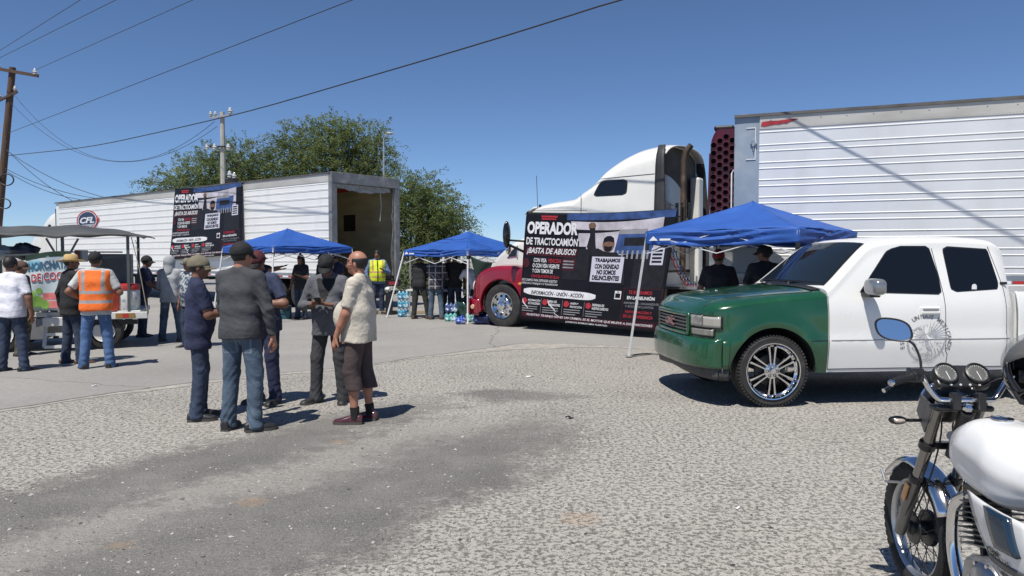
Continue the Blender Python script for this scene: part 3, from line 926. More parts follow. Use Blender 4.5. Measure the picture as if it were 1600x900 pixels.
# seam along the roof fairing
mb = MB()
mb.tube([(x, -(cabL.y_at(x, 3.262 + .02 * (x - 2.3)) + .003), 3.262 + .02 * (x - 2.3)) for x in [2.32 + 1.42 * i / 14 for i in range(15)]], .006, 6)
mb.tube([(2.06, -(cabL.y_at(2.06, 2.5) + .003), 1.2 + .11 * i) for i in range(17)], .005, 6)
mb.build('seam', DARK_METAL, trac)
# sun visor lip over the windscreen
mb = MB()
def vfn(u, v):
    y = -1.0 + 2.0 * u
    e = 1 - abs(2 * u - 1) ** 4
    return (0.50 - 0.14 * e + (0.28 + .14 * e) * v, y, 2.60 + .02 * e + 0.14 * v)
mb.grid(vfn, 17, 4); mb.build('visor', TRUCK_WHITE, trac, solid=.025)
# side extenders: dark rubber edges, with the dished fairing between them
mb = MB()
for s in (-1, 1):
    mb = MB()
    def efn(u, v, s=s):
        z = 1.25 + (3.87 - 1.25) * v
        x = 3.755 + (0.15 + 0.30 * (1 - v) ** 0.7 * 0.5) * u
        return (x, s * (cabL.y_at(3.74, min(z, 3.78)) + .004 + 0.02 * u), z)
    mb.grid(efn, 4, 14); mb.build('side_extender', mat('extender_rubber', (.028, .028, .030), .6, var=.3, scale=4), trac, smooth=40, solid=.03)
# roof shell carried on past the back wall, hollow inside
sec = cabL.section(3.75)[21:]
full = [(-y, z) for y, z in sec] + [(y, z) for y, z in reversed(sec[:-1])]
mb = MB(); mb.grid(lambda u, v: (3.752 + .26 * v * (1 - .25 * abs(2 * u - 1)), full[min(len(full) - 1, int(round(u * (len(full) - 1))))][0], full[min(len(full) - 1, int(round(u * (len(full) - 1))))][1] - .03 * v), len(full), 3)
mb.build('roof_fairing', TRUCK_WHITE, trac, smooth=60, solid=.02)
BACK = mat('fairing_inside', (.115, .100, .082), .75, var=.3, scale=3)
mb = MB()
mb.add([(3.758, .96 * y, z - .03) for y, z in full] + [(3.758, 1.0, 1.3), (3.758, -1.0, 1.3)], [tuple(range(len(full) + 2))]); mb.build('back_wall', BACK, trac, smooth=0)
mb = MB()
poly = [(-.95, 2.50)] + [(-.95 + 1.35 * i / 12, 3.32 - .46 * (i / 12) ** 2.2) for i in range(13)] + [(.40, 2.50)]
mb.prism(poly, 3.765, 3.80, Matrix(((0, 0, 1, 0), (1, 0, 0, 0), (0, 1, 0, 0), (0, 0, 0, 1)))); mb.build('back_panel', TRUCK_WHITE, trac, smooth=0)
mb = MB(); mb.box(3.762, 3.80, -.95, .62, 1.35, 2.48); mb.build('back_panel', mat('grey_white', (.50, .50, .48), .5, var=.12, scale=2), trac, smooth=0, bevel=.01)
mb = MB(); mb.box(3.80, 4.02, .55, .82, 1.05, 3.35); mb.build('far_fairing', TRUCK_WHITE, trac, smooth=0, bevel=.05)
# exhaust stack with its perforated guard
RUST = mat('sooty_pipe', (.11, .085, .068), .6, metal=.5, var=.35, scale=6, col2=(.17, .12, .085), c2scale=4)
mb = MB(); mb.tube([(4.02, -.30, 1.3), (4.02, -.30, 3.35), (4.03, -.30, 3.62), (4.08, -.30, 3.80), (4.18, -.30, 3.92)], [.062, .062, .072, .068, .062], 14, caps=False); mb.build('exhaust_stack', RUST, trac, smooth=50)
mb = MB()
for i in range(8):
    for j in range(4):
        a = math.pi * (0.2 + 0.45 * j)
        mb.box(4.02 + .12 * math.cos(a) - .02, 4.02 + .12 * math.cos(a) + .02, -.30 + .12 * math.sin(a) - .02, -.30 + .12 * math.sin(a) + .02, 2.05 + .09 * i, 2.11 + .09 * i)
for s in (-1, 1): mb.bar((4.02 + .14 * s, -.30, 2.0), (4.02 + .14 * s, -.30, 2.75), .05)
mb.build('exhaust_guard', DARK_METAL, trac, smooth=0)
# hood
hz_t = crv([(-1.22, 1.02), (-1.12, 1.20), (-0.9, 1.42), (-0.6, 1.68), (-.2, 1.93), (.12, 2.07), (0.52, 2.17)])
hood = Loft(crv([(-1.3, .75), (0.6, .75)]), crv([(-1.22, .92), (-.9, 1.15), (-0.5, 1.46), (0.0, 1.76), (0.55, 1.93)]), hz_t,
            lambda x, z: (0.46 + 0.53 * min(1, max(0, (x + 1.25) / 1.6)) ** .75) - .03 * max(0, z - 1), crv([(-1.3, 2.4), (0.6, 2.8)]), 10, 16)
mb = MB(); hood.mesh(mb, [-1.22 + 1.75 * i / 34 for i in range(35)]); mb.build('hood', TRUCK_WHITE, trac, smooth=45)
# louvre with chrome intake on the hood side
mb = MB()
def lv(x, z): return (x, -(hood.y_at(x, z) + .008), z)
q = round_poly([(-.08, 1.62), (.27, 1.66), (.27, 1.86), (.10, 1.80)], .04)
hood.pane(mb, q, off=.012); mb.build('intake_louvre', BLACK_PLASTIC, trac)
mb = MB(); mb.tube([lv(.27, 1.62), lv(.285, 1.76), lv(.27, 1.88)], .025, 8); mb.tube([lv(-.08, 1.615), lv(.27, 1.645)], .012, 6); mb.build('intake_trim', CHROME, trac)
# fenders: red shells over the front wheels
_Ro = crv([(-24, .98), (0, .95), (20, 1.0), (45, 1.10), (60, 1.01), (90, .90), (120, .95), (140, 1.03), (160, 1.10), (180, 1.10), (196, 1.12)])
def fender(side):
    mb = MB()
    def fn(u, v):
        ad = -24 + 220 * v; a = R(ad)
        Ro = _Ro(ad)
        if u < .12:    r_, y = .60, 1.10 + .14 * u / .12
        elif u < .6:   r_, y = .60 + (Ro - .10 - .60) * (u - .12) / .48, 1.24 - .015 * (u - .12) / .48
        elif u < .82:
            b = (u - .6) / .22 * math.pi / 2
            r_, y = Ro - .10 + .10 * math.sin(b), 1.225 - .10 * (1 - math.cos(b))
        else:          r_, y = Ro + .05 * (u - .82) / .18, 1.125 - .42 * (u - .82) / .18
        x, z = r_ * math.cos(a), .52 + r_ * math.sin(a)
        y -= .34 * max(0, (-x - .50) / .60) ** 2
        return (x, side * y, max(z, .25))
    mb.grid(fn, 26, 48, flip=(side < 0))
    return mb.build('fender', RED_PAINT, trac, smooth=50, solid=.012)
for s in (-1, 1):
    fender(s)
    mb = MB(); mb.lathe([(.60, -.38), (.62, 0), (.60, .38)], 24, Matrix.Translation((0, s * .86, .52)) @ rot_y_axis(), a0=R(0), a1=R(180)); mb.build('wheel_housing', BLACK_PLASTIC, trac)
def bump_x(y): return -1.30 + .36 * (abs(y) / 1.22) ** 3
mb = MB(); mb.grid(lambda u, v: (bump_x(-1.22 + 2.44 * u) + .05 * (v - .5) ** 2 * 4 * .5, -1.22 + 2.44 * u, .24 + .44 * v), 25, 6, flip=True); mb.build('bumper', RED_PAINT, trac, smooth=50, solid=.02)
for s in (-1, 1):
    mb = MB(); mb.grid(lambda u, v, s=s: (-1.02 + .36 * u, s * (1.10 + .11 * math.sin(math.pi / 2 * u)), .25 + .38 * v), 8, 5); mb.build('bumper_end', RED_PAINT, trac, smooth=40, solid=.02)
    mb = MB(); mb.lathe([(0, .03), (.05, .025), (.06, 0)], 14, Matrix.Translation((-.86, s * 1.19, .45)) @ Matrix.Rotation(R(90 * (1 if s < 0 else -1)), 4, 'X')); mb.build('fog_lamp', mat('fog_amber', (.55, .34, .22), .15, coat=1), trac)
    mb = MB(); mb.sphere((-.97, s * .93, .92), (.07, .09, .15)); mb.build('headlight', mat('headlight_lens', (.62, .60, .56), .08, coat=1, var=.2, scale=10), trac)
    mb = MB(); mb.sphere((.56, s * 1.235, 1.02), (.08, .02, .035)); mb.build('marker_lamp', LENS_AMBER, trac)
# grille
mb = MB(); mb.box(-1.27, -1.22, -.5, .5, .75, 1.25); mb.build('grille', DARK_METAL, trac, smooth=0, bevel=.02)
for i in range(6):
    mb = MB(); mb.box(-1.30, -1.27, -.5, .5, .80 + .075 * i, .82 + .075 * i); mb.build('grille_bar', CHROME, trac, smooth=0)
# chassis, wheels, tanks, steps
mb = MB()
for s in (-1, 1): mb.box(-1.0, 7.4, s * .43 - .05, s * .43 + .05, .72, .98)
mb.box(-1.0, -.9, -.43, .43, .72, .98); mb.box(7.3, 7.4, -.43, .43, .72, .98); mb.box(0.2, 3.7, -1.0, 1.0, .50, .66)
mb.build('chassis', DARK_METAL, trac, smooth=0)
for s in (-1, 1):
    truck_wheel(trac, 0, s * 1.05, s)
    for x in (5.55, 6.9): truck_wheel(trac, x, s * 1.08, s, dual=True)
    mb = MB(); mb.tube([(1.6, s * .92, .62), (3.1, s * .92, .62)], .29, 20); mb.build('fuel_tank', CHROME, trac, smooth=40)
    mb = MB(); mb.box(.95, 3.72, s * 1.15 - .02, s * 1.15 + .02, .30, .95); mb.build('side_skirt', RED_PAINT, trac, smooth=0, bevel=.01)
mb = MB(); mb.box(3.8, 5.0, -.85, .85, .98, 1.03); mb.build('deck_plate', ALU, trac, smooth=0)
mb = MB(); mb.lathe([(0, 0), (.48, 0), (.48, .06), (0, .06)], 24, Matrix.Translation((6.2, 0, 1.05))); mb.build('fifth_wheel', DARK_METAL, trac)
# air and power lines behind the cab
for k, (col_, dy) in enumerate((((.20, .02, .02), -.1), ((.02, .04, .16), .05), ((.012, .012, .012), .2))):
    mb = MB(); pts = []
    for i in range(120):
        t = i / 119
        pts.append((3.85 + 1.2 * t, -.62 + dy + .05 * math.cos(i * .9), 1.9 - 1.0 * math.sin(math.pi * t) * .9 + .05 * math.sin(i * .9)))
    mb.tube(pts, .012, 6); mb.build('air_line', mat('line%d' % k, col_, .5), trac)
# mirror on its arms
mb = MB()
mb.sphere((0, 0, 0), (.075, .11, .30), 16, 13); mir = mb.build('mirror', BLACK_GLOSS, trac); mir.location = (.44, -1.60, 2.12)
mb = MB(); mb.tube([(.44, -1.55, 2.0), (.62, -1.30, 1.98), (.72, -1.08, 1.98)], .022, 8); mb.tube([(.46, -1.56, 1.9), (.64, -1.25, 1.75), (.74, -1.1, 1.66)], .03, 8); mb.build('mirror_arm', BLACK_PLASTIC, trac)
mb = MB(); mb.sphere((0, 0, 0), (.05, .09, .12)); m2 = mb.build('mirror', CHROME, trac); m2.location = (.43, -1.52, 1.80)
mb = MB(); mb.sphere((0, 0, 0), (.075, .11, .30), 16, 13); mir = mb.build('mirror', BLACK_GLOSS, trac); mir.location = (.44, 1.60, 2.12)
mb = MB(); mb.tube([(.44, 1.55, 2.0), (.72, 1.08, 1.98)], .022, 8); mb.build('mirror_arm', BLACK_PLASTIC, trac)
mb = MB(); mb.tube([(.85, -.98, 2.72), (.83, -.99, 3.25), (.82, -.99, 3.45)], .006, 6); mb.build('antenna', DARK_METAL, trac)
mb = MB(); mb.lathe([(.03, 0), (.03, .06), (.0, .07)], 10, Matrix.Translation((.86, -.9, 2.74))); mb.build('antenna_mount', BLACK_PLASTIC, trac)
# grab bars by the door
mb = MB(); mb.tube([(.70, -1.09, 1.45), (.70, -1.14, 1.5), (.72, -1.14, 2.0)], .018, 8); mb.build('grab_bar', CHROME, trac)
mb = MB(); mb.box(.55, .60, -1.10, -.95, 1.35, 2.0); mb.build('cowl_trim', mat('rust_red', (.22, .06, .03), .5), trac, smooth=0)
# ---------------------------------------------------------------- pickup truck
PK = thing('pickup_truck', 'white extended cab pickup with dark green front and big chrome wheels', 'pickup', (2.71, 8.885, 0), R(6))
WB = 3.64                      # wheelbase; x runs back from the front axle, near side is -y
RW = 0.392
_plan = crv([(-.785, .30), (-.78, .42), (-.767, .54), (-.747, .645), (-.715, .755), (-.68, .83), (-.63, .91), (-.572, .955), (-.45, .99), (-.3, 1.0), (-.2, 1.0)])
def plan(x):                   # nose rounds off in plan
    return _plan(x) if x < -.2 else 1.0
_xf = crv([(0, -.793), (.30, -.785), (.42, -.78), (.54, -.767), (.645, -.747), (.755, -.715), (.83, -.68), (.91, -.63), (.955, -.572), (.99, -.45)])
def xf(y): return _xf(abs(y))  # nose position at a given offset from the centre line
_side = crv([(.25, .925), (.40, .955), (.55, .982), (.70, 1.0), (.735, 1.0), (.76, .992), (1.0, .985), (1.12, .968), (1.22, .94), (1.30, .918), (1.78, .775), (1.9, .74)])
def PW(x, z):
    fl = 0.022 * math.exp(-((math.hypot(x, z - RW) - .52) / .09) ** 2) + 0.022 * math.exp(-((math.hypot(x - WB, z - RW) - .52) / .09) ** 2)
    return (_side(z) + fl) * plan(x)
def arch(x, c, r): 
    d = abs(x - c)
    return RW + math.sqrt(max(0, r * r - d * d)) if d < r else -1
def sill(x): return 0.37 if x > -.6 else .42
def zb_front(x): return max(0.42 if x < 0 else .37, arch(x, 0, .475))
# --- green front clip
hood_t = crv([(-.785, .99), (-0.765, 1.03), (-0.73, 1.07), (-0.66, 1.115), (-0.6, 1.155), (-.2, 1.22), (0.3, 1.272), (.66, 1.295)])
hood_s = crv([(-.785, .955), (-0.71, .99), (-.6, 1.02), (-.2, 1.085), (.3, 1.135), (.66, 1.165)])
front = Loft(zb_front, hood_s, hood_t, PW, crv([(-1, 3.4), (-.5, 3.0), (.66, 2.9)]), 12, 18)
xs = [-.785, -.783, -.78, -.775, -.767, -.757, -.745] + [-0.73 + .0205 * i for i in range(12)] + [-.475 + .0095 * i for i in range(101)] + [.49 + .02 * i for i in range(6)] + [.605]
mb = MB(); front.mesh(mb, xs); mb.build('front_clip', GREEN_PAINT, PK, smooth=38)
# hood shut line
def shut(pts, r=.0045, m=BLACK_PLASTIC, name='shut_line'):
    mb = MB(); mb.tube(pts, r, 5); return mb.build(name, m, PK)
for s in (-1, 1):
    shut([(x, s * y_, front.z_at(x, y_) + .001) for x, y_ in [(-.69 + 1.15 * i / 30, .70 + .15 * (i / 30) ** .6) for i in range(31)]] + [(.50, s * .83, front.z_at(.50, .83)), (.56, s * .78, front.z_at(.56, .78))])
for s in (-1, 1):
    shut([(x, s * (PW(x, .722) + .001), .722) for x in [.40 + .2 * i / 8 for i in range(9)]], .004, BLACK_PLASTIC, 'body_side_crease')
# --- cab
cab_b = crv([(.6, .37), (2.85, .37)])
cb_t = crv([(.61, 1.29), (.70, 1.36), (.95, 1.585), (1.14, 1.745), (1.22, 1.795), (1.4, 1.84), (1.8, 1.868), (2.3, 1.865), (2.6, 1.845), (2.74, 1.80), (2.80, 1.74)])
cb_s = crv([(.61, 1.165), (.70, 1.245), (.95, 1.475), (1.14, 1.645), (1.22, 1.685), (1.5, 1.725), (2.2, 1.735), (2.6, 1.72), (2.80, 1.62)])
def zb_cab(x): return max(.37, arch(x, 0, .475))
cab = Loft(zb_cab, cb_s, cb_t, lambda x, z: PW(x, z) - .06 * max(0, (x - 2.62) / .18) ** 2, crv([(.61, 5.5), (1.1, 4.6), (1.4, 3.9), (2.8, 3.9)]), 22, 16)
xs = [.609 + .03 * i for i in range(24)] + [1.32 + .06 * i for i in range(22)] + [2.62 + .02 * i for i in range(10)]
mb = MB(); cab.mesh(mb, xs); mb.build('cab', WHITE_PAINT, PK, smooth=38)
# windscreen (seal + glass)
def ws(off, e):
    mb = MB()
    def fn(u, v):
        x = .655 - e * .4 + (.53 + e * .8) * v
        hw = (.785 - .145 * v) + e
        y = (-1 + 2 * u) * hw
        x2 = x - .05 * (1 - abs(2 * u - 1) ** 2) * (1 - .6 * v)
        return (x2, y, cab.z_at(max(.615, x), min(abs(y), .999 * cab.W(max(.615, x), cab.zs(max(.615, x))))) + off + .012 * (1 - abs(2 * u - 1) ** 2))
    mb.grid(fn, 25, 14, flip=True)
    return mb
GLASS_WS = mat('windscreen_glass', (.010, .014, .016), .04, var=0, spec=.7)
wsc = ws(.012, 0).build('windscreen', GLASS_WS, PK)
ws(.006, .025).build('seal', BLACK_PLASTIC, wsc)
mb = MB()
for (x, y, w, h) in ((1.05, .12, .10, .07),):
    p = [(x, y), (x, y - w), (x + h * .75, y - w), (x + h * .75, y)]
    mb.add([(px, py, cab.z_at(px, abs(py)) + .027) for px, py in p], [(0, 1, 2, 3)])
mb.build('sticker', mat('pale_sticker', (.35, .45, .38), .6), wsc, smooth=0)
# wipers, cowl
mb = MB(); mb.grid(lambda u, v: (.50 + .13 * v - .035 * (1 - (2 * u - 1) ** 2), -.80 + 1.6 * u, front.z_at(.58, min(.86, abs(-.80 + 1.6 * u))) + .006 + .010 * v), 20, 3, flip=True); mb.build('cowl', BLACK_PLASTIC, PK)
for y0, y1 in ((-.10, -.68), (.62, .02)):
    mb = MB(); mb.tube([(.60, y0, 1.325), (.64, (y0 + y1) / 2, 1.345), (.665, y1, 1.325)], .012, 6); mb.tube([(.58, y0 - .0, 1.30), (.60, y0, 1.325)], .02, 6); mb.build('wiper', BLACK_PLASTIC, PK)
# side windows
for s in (-1, 1):
    d1 = [(0.99, 1.235), (1.935, 1.225), (1.93, 1.42), (1.875, 1.735), (1.52, 1.735), (1.38, 1.685)]
    d2 = [(2.07, 1.248), (2.60, 1.255), (2.635, 1.33), (2.575, 1.722), (2.05, 1.728)]
    for nm, pl, rr in (('door_window', d1, .035), ('rear_window', d2, .055)):
        g_ = MB(); cab.pane(g_, round_poly(pl, rr, 6), off=.006, nx=24, nz=20, side=s); g = g_.build(nm, GLASS_DARK, PK)
        cx = sum(p[0] for p in pl) / len(pl); cz = sum(p[1] for p in pl) / len(pl)
        big = [(cx + (px - cx) * 1.035, cz + (pz - cz) * 1.06) for px, pz in pl]
        g_ = MB(); cab.pane(g_, round_poly(big, rr * 1.2, 6), off=.003, nx=24, nz=20, side=s); g_.build('seal', BLACK_PLASTIC, g)
    # door gaps
    def onside(x, z, o=.0008): return (x, s * (cab.y_at(x, z) + o), z)
    DG = mat('panel_gap', (.06, .06, .06), .6)
    shut([onside(.615, .40 + .8 * i / 16) for i in range(17)], .004, DG)
    shut([onside(1.965 + (.03 if z_ < .6 else 0) - .10 * max(0, z_ - 1.2), z_) for z_ in [.40 + 1.32 * i / 26 for i in range(27)]], .004, DG)
    shut([onside(2.70 - .22 * max(0, z_ - 1.25) ** 1.0, z_) for z_ in [.40 + 1.34 * i / 26 for i in range(27)]], .004, DG)
    shut([onside(.64 + 2.1 * i / 30, .722) for i in range(31)], .005, mat('swage', (.22, .22, .22), .5), 'body_side_crease')
    shut([onside(.62 + 2.15 * i / 30, .405) for i in range(31)], .006, DG, 'rocker_line')
    # handle
    mb = MB(); mb.box(1.66, 1.90, -.012, .012, .985, 1.075); h = mb.build('door_handle', WHITE_PAINT, PK, smooth=0, bevel=.012); h.location = (0, s * (cab.y_at(1.78, 1.03) + .004), 0)
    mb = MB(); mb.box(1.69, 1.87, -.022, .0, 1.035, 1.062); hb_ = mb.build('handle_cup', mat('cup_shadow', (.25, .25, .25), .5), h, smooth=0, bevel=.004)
    mb = MB(); mb.box(1.68, 1.885, -.030, -.010, 1.002, 1.028); mb.build('pull', WHITE_PAINT, h, smooth=0, bevel=.006)
    if s > 0: h.rotation_euler = (0, 0, 0); h.scale = (1, -1, 1)
    # door mirror
    mm = bpy.data.objects.new('door_mirror', None); link(mm, PK); mm.location = (1.06, s * 1.00, 1.235); mm.scale = (1, -s, 1)
    mb = MB()
    def mf(u, v):
        a, b = 2 * math.pi * u, math.pi * (v - .5)
        ca, sa, cb, sb = math.cos(a), math.sin(a), math.cos(b), math.sin(b)
        e = lambda q: math.copysign(abs(q) ** .6, q)
        return (-.02 + .075 * e(cb) * e(ca), -.14 + .135 * e(cb) * e(sa), .07 + .09 * e(sb))
    mb.grid(mf, 24, 15, closed_u=True); mb.build('mirror_shell', mat('satin_grey', (.30, .31, .32), .18, metal=.6, var=.1, scale=6), mm)
    mb = MB(); mb.box(-.06, .06, -.12, .10, -.045, .0); mb.build('mirror_base', BLACK_PLASTIC, mm, smooth=0, bevel=.012)
# --- bed
def zb_bed(x): return max(.42, arch(x, WB, .49))
bed = Loft(zb_bed, lambda x: 1.20, lambda x: 1.235, lambda x, z: PW(x, min(z, 1.22)) - .0, lambda x: 8.0, 16, 6)
xs = [2.83, 2.85] + [2.9 + .05 * i for i in range(5)] + [WB - .49 + .0098 * i for i in range(101)] + [4.2 + .1 * i for i in range(7)]
mb = MB()
secs = [bed.section(x)[:bed.n1 + 3] for x in xs]
for s in (-1, 1):
    k = len(secs[0])
    vs = [(x, s * y, z) for x, sc in zip(xs, secs) for y, z in sc]
    fs = [(i * k + j, i * k + j + 1, (i + 1) * k + j + 1, (i + 1) * k + j) for i in range(len(xs) - 1) for j in range(k - 1)]
    if s > 0: fs = [f[::-1] for f in fs]
    mb2 = MB(); mb2.add(vs, fs); mb2.build('bed_side', WHITE_PAINT, PK, smooth=40, solid=.02)
mb = MB(); mb.box(2.84, 4.8, -.9, .9, .70, .74); mb.box(2.83, 2.88, -.93, .93, .45, 1.22); mb.build('bed_floor', WHITE_PAINT, PK, smooth=0)
mb = MB(); mb.box(4.78, 4.84, -.95, .95, .55, 1.22); mb.build('tailgate', WHITE_PAINT, PK, smooth=0, bevel=.02)
mb = MB(); mb.box(4.83, 5.0, -.95, .95, .45, .62); mb.build('rear_bumper', CHROME, PK, smooth=0, bevel=.03)
for s in (-1, 1):
    mb = MB(); mb.box(4.70, 4.845, s * .945 - .04, s * .945 + .04, .80, 1.15); mb.build('tail_light', LENS_RED, PK, smooth=0, bevel=.015)
    mb = MB(); mb.box(2.66, 2.745, s * (cab.y_at(2.7, 1.33) + .012) - .006, s * (cab.y_at(2.7, 1.33) + .012) + .006, 1.315, 1.345); mb.build('badge', BLACK_PLASTIC, PK, smooth=0, bevel=.003)
# --- bumper, air dam
def bxf(y): return _xf(abs(y) * .985) - .045
mb = MB()
def bf(u, v):
    y = -.985 + 1.97 * u
    bul = .030 * math.sin(math.pi * min(1, .15 + v * .85)) ** .7
    return (bxf(y) - bul * (1 - .6 * abs(2 * u - 1) ** 6), y, .425 + .305 * v)
mb.grid(bf, 61, 12, flip=True)
for s in (-1, 1):
    mb.grid(lambda u, v, s=s: (bxf(.985) + (-.485 - .03 * (1 - v) - bxf(.985)) * u, s * (.985 + .012 * u + .008 * math.sin(math.pi * u)), .425 + .305 * v), 8, 6, flip=(s > 0))
mb.grid(lambda u, v: (bxf(-.985 + 1.97 * u) + .09 * v, (-.985 + 1.97 * u) * (1 - .03 * v), .730 + .014 * v), 61, 3, flip=True)
mb.build('front_bumper', GREEN_PAINT, PK, smooth=40, solid=.006)
mb = MB()
mb.grid(lambda u, v: (bxf(-.95 + 1.9 * u) + .05 - .02 * v, -.95 + 1.9 * u, .30 + .14 * v + .05 * (1 - abs(2 * u - 1)) * (1 - v)), 41, 4, flip=True)
for s in (-1, 1): mb.grid(lambda u, v, s=s: (bxf(.95) + .05 + (-.50 - bxf(.95) - .05) * u, s * (.95 + .03 * u), .30 + .14 * v), 6, 3, flip=(s > 0))
mb.build('air_dam', mat('grey_airdam', (.055, .055, .055), .6, var=.2, scale=8), PK, smooth=40, solid=.01)
mb = MB(); mb.box(-.77, -.6, -.55, .55, .35, .43); mb.build('lower_grille', BLACK_PLASTIC, PK, smooth=0)
# --- grille: surround, slats, badge
gp = lambda y: xf(y) - .018
mb = MB(); mb.grid(lambda u, v: (gp(-.5 + u) + .012, -.5 + u, .75 + .22 * v), 17, 2, flip=True); mb.build('grille_back', BLACK_PLASTIC, PK, smooth=0)
mb = MB()
for z0, z1 in ((.955, .995), (.745, .778)): mb.grid(lambda u, v, z0=z0, z1=z1: (gp(-.535 + 1.07 * u) - .012 + .03 * abs(v - .5), -.535 + 1.07 * u, z0 + (z1 - z0) * v), 21, 4, flip=True)
for s in (-1, 1): mb.grid(lambda u, v, s=s: (gp(.50 + .05 * u) - .008 + .02 * abs(u - .5), s * (.49 + .05 * u), .745 + .25 * v), 4, 5, flip=(s > 0))
mb.build('grille_surround', GREEN_PAINT, PK, smooth=40, solid=.024)
for i in range(4):
    z = .800 + .040 * i
    mb = MB(); mb.grid(lambda u, v, z=z: (gp(-.49 + .98 * u) - .004, -.49 + .98 * u, z + .016 * v), 17, 2, flip=True); mb.build('grille_slat', mat('slat_grey', (.13, .13, .13), .35, metal=.4), PK, solid=.012)
bd = MB(); put_text(bd, 'GMC', -.16, .825, .32, .085, lambda a, b: (gp(a) - .022, -a, b), 0, bold=.03); bd.build('badge', mat('badge_red', (.34, .20, .20), .3, metal=.5), PK, smooth=0, solid=.012)
# --- headlights (lamp and side marker), fog strip below
for s in (-1, 1):
    def hl(y, z, o=.0):
        x = xf(y)
        nx_, ny_ = (-1, 0) if y < .5 else ((xf(y + .01) - xf(y - .01)) / .02, 1.0)
        if y >= .5:
            l_ = math.hypot(-1, nx_); nrm = (-1 / l_, nx_ / l_)
        else: nrm = (-1, 0)
        return (x + nrm[0] * (.012 + o), s * (y + nrm[1] * (.012 + o)), z)
    for nm, y0, y1, z0, z1, m_ in (('headlight', .565, .765, .862, .985, LENS), ('side_marker', .778, .950, .862, .978, mat('marker_lens', (.36, .35, .31), .12, coat=1, var=.1)), ('fog_light', .58, .90, .768, .838, mat('fog_lens', (.20, .195, .17), .15, coat=1, var=.25, scale=20))):
        mb = MB(); mb.grid(lambda u, v: hl(y0 + (y1 - y0) * u, z0 + (z1 - z0) * v), 11, 5, flip=(s < 0)); h = mb.build(nm, m_, PK, solid=.012)
        mb = MB(); e = .010; mb.grid(lambda u, v: hl(y0 - e + (y1 - y0 + 2 * e) * u, z0 - e + (z1 - z0 + 2 * e) * v, -.006), 11, 5, flip=(s < 0)); mb.build('bezel', BLACK_PLASTIC, h, solid=.008)
# emblem-free inner arches
for c in (0, WB):
    for s in (-1, 1):
        mb = MB(); mb.lathe([(.478, -.30), (.48, .30)], 24, Matrix.Translation((c, s * .69, RW)) @ rot_y_axis(), a0=0, a1=math.pi); mb.lathe([(0.0, 0), (.48, 0)], 24, Matrix.Translation((c, s * .42, RW)) @ rot_y_axis(), a0=0, a1=math.pi)
        mb.build('wheel_well', mat('well_black', (.012, .012, .012), .9), PK)
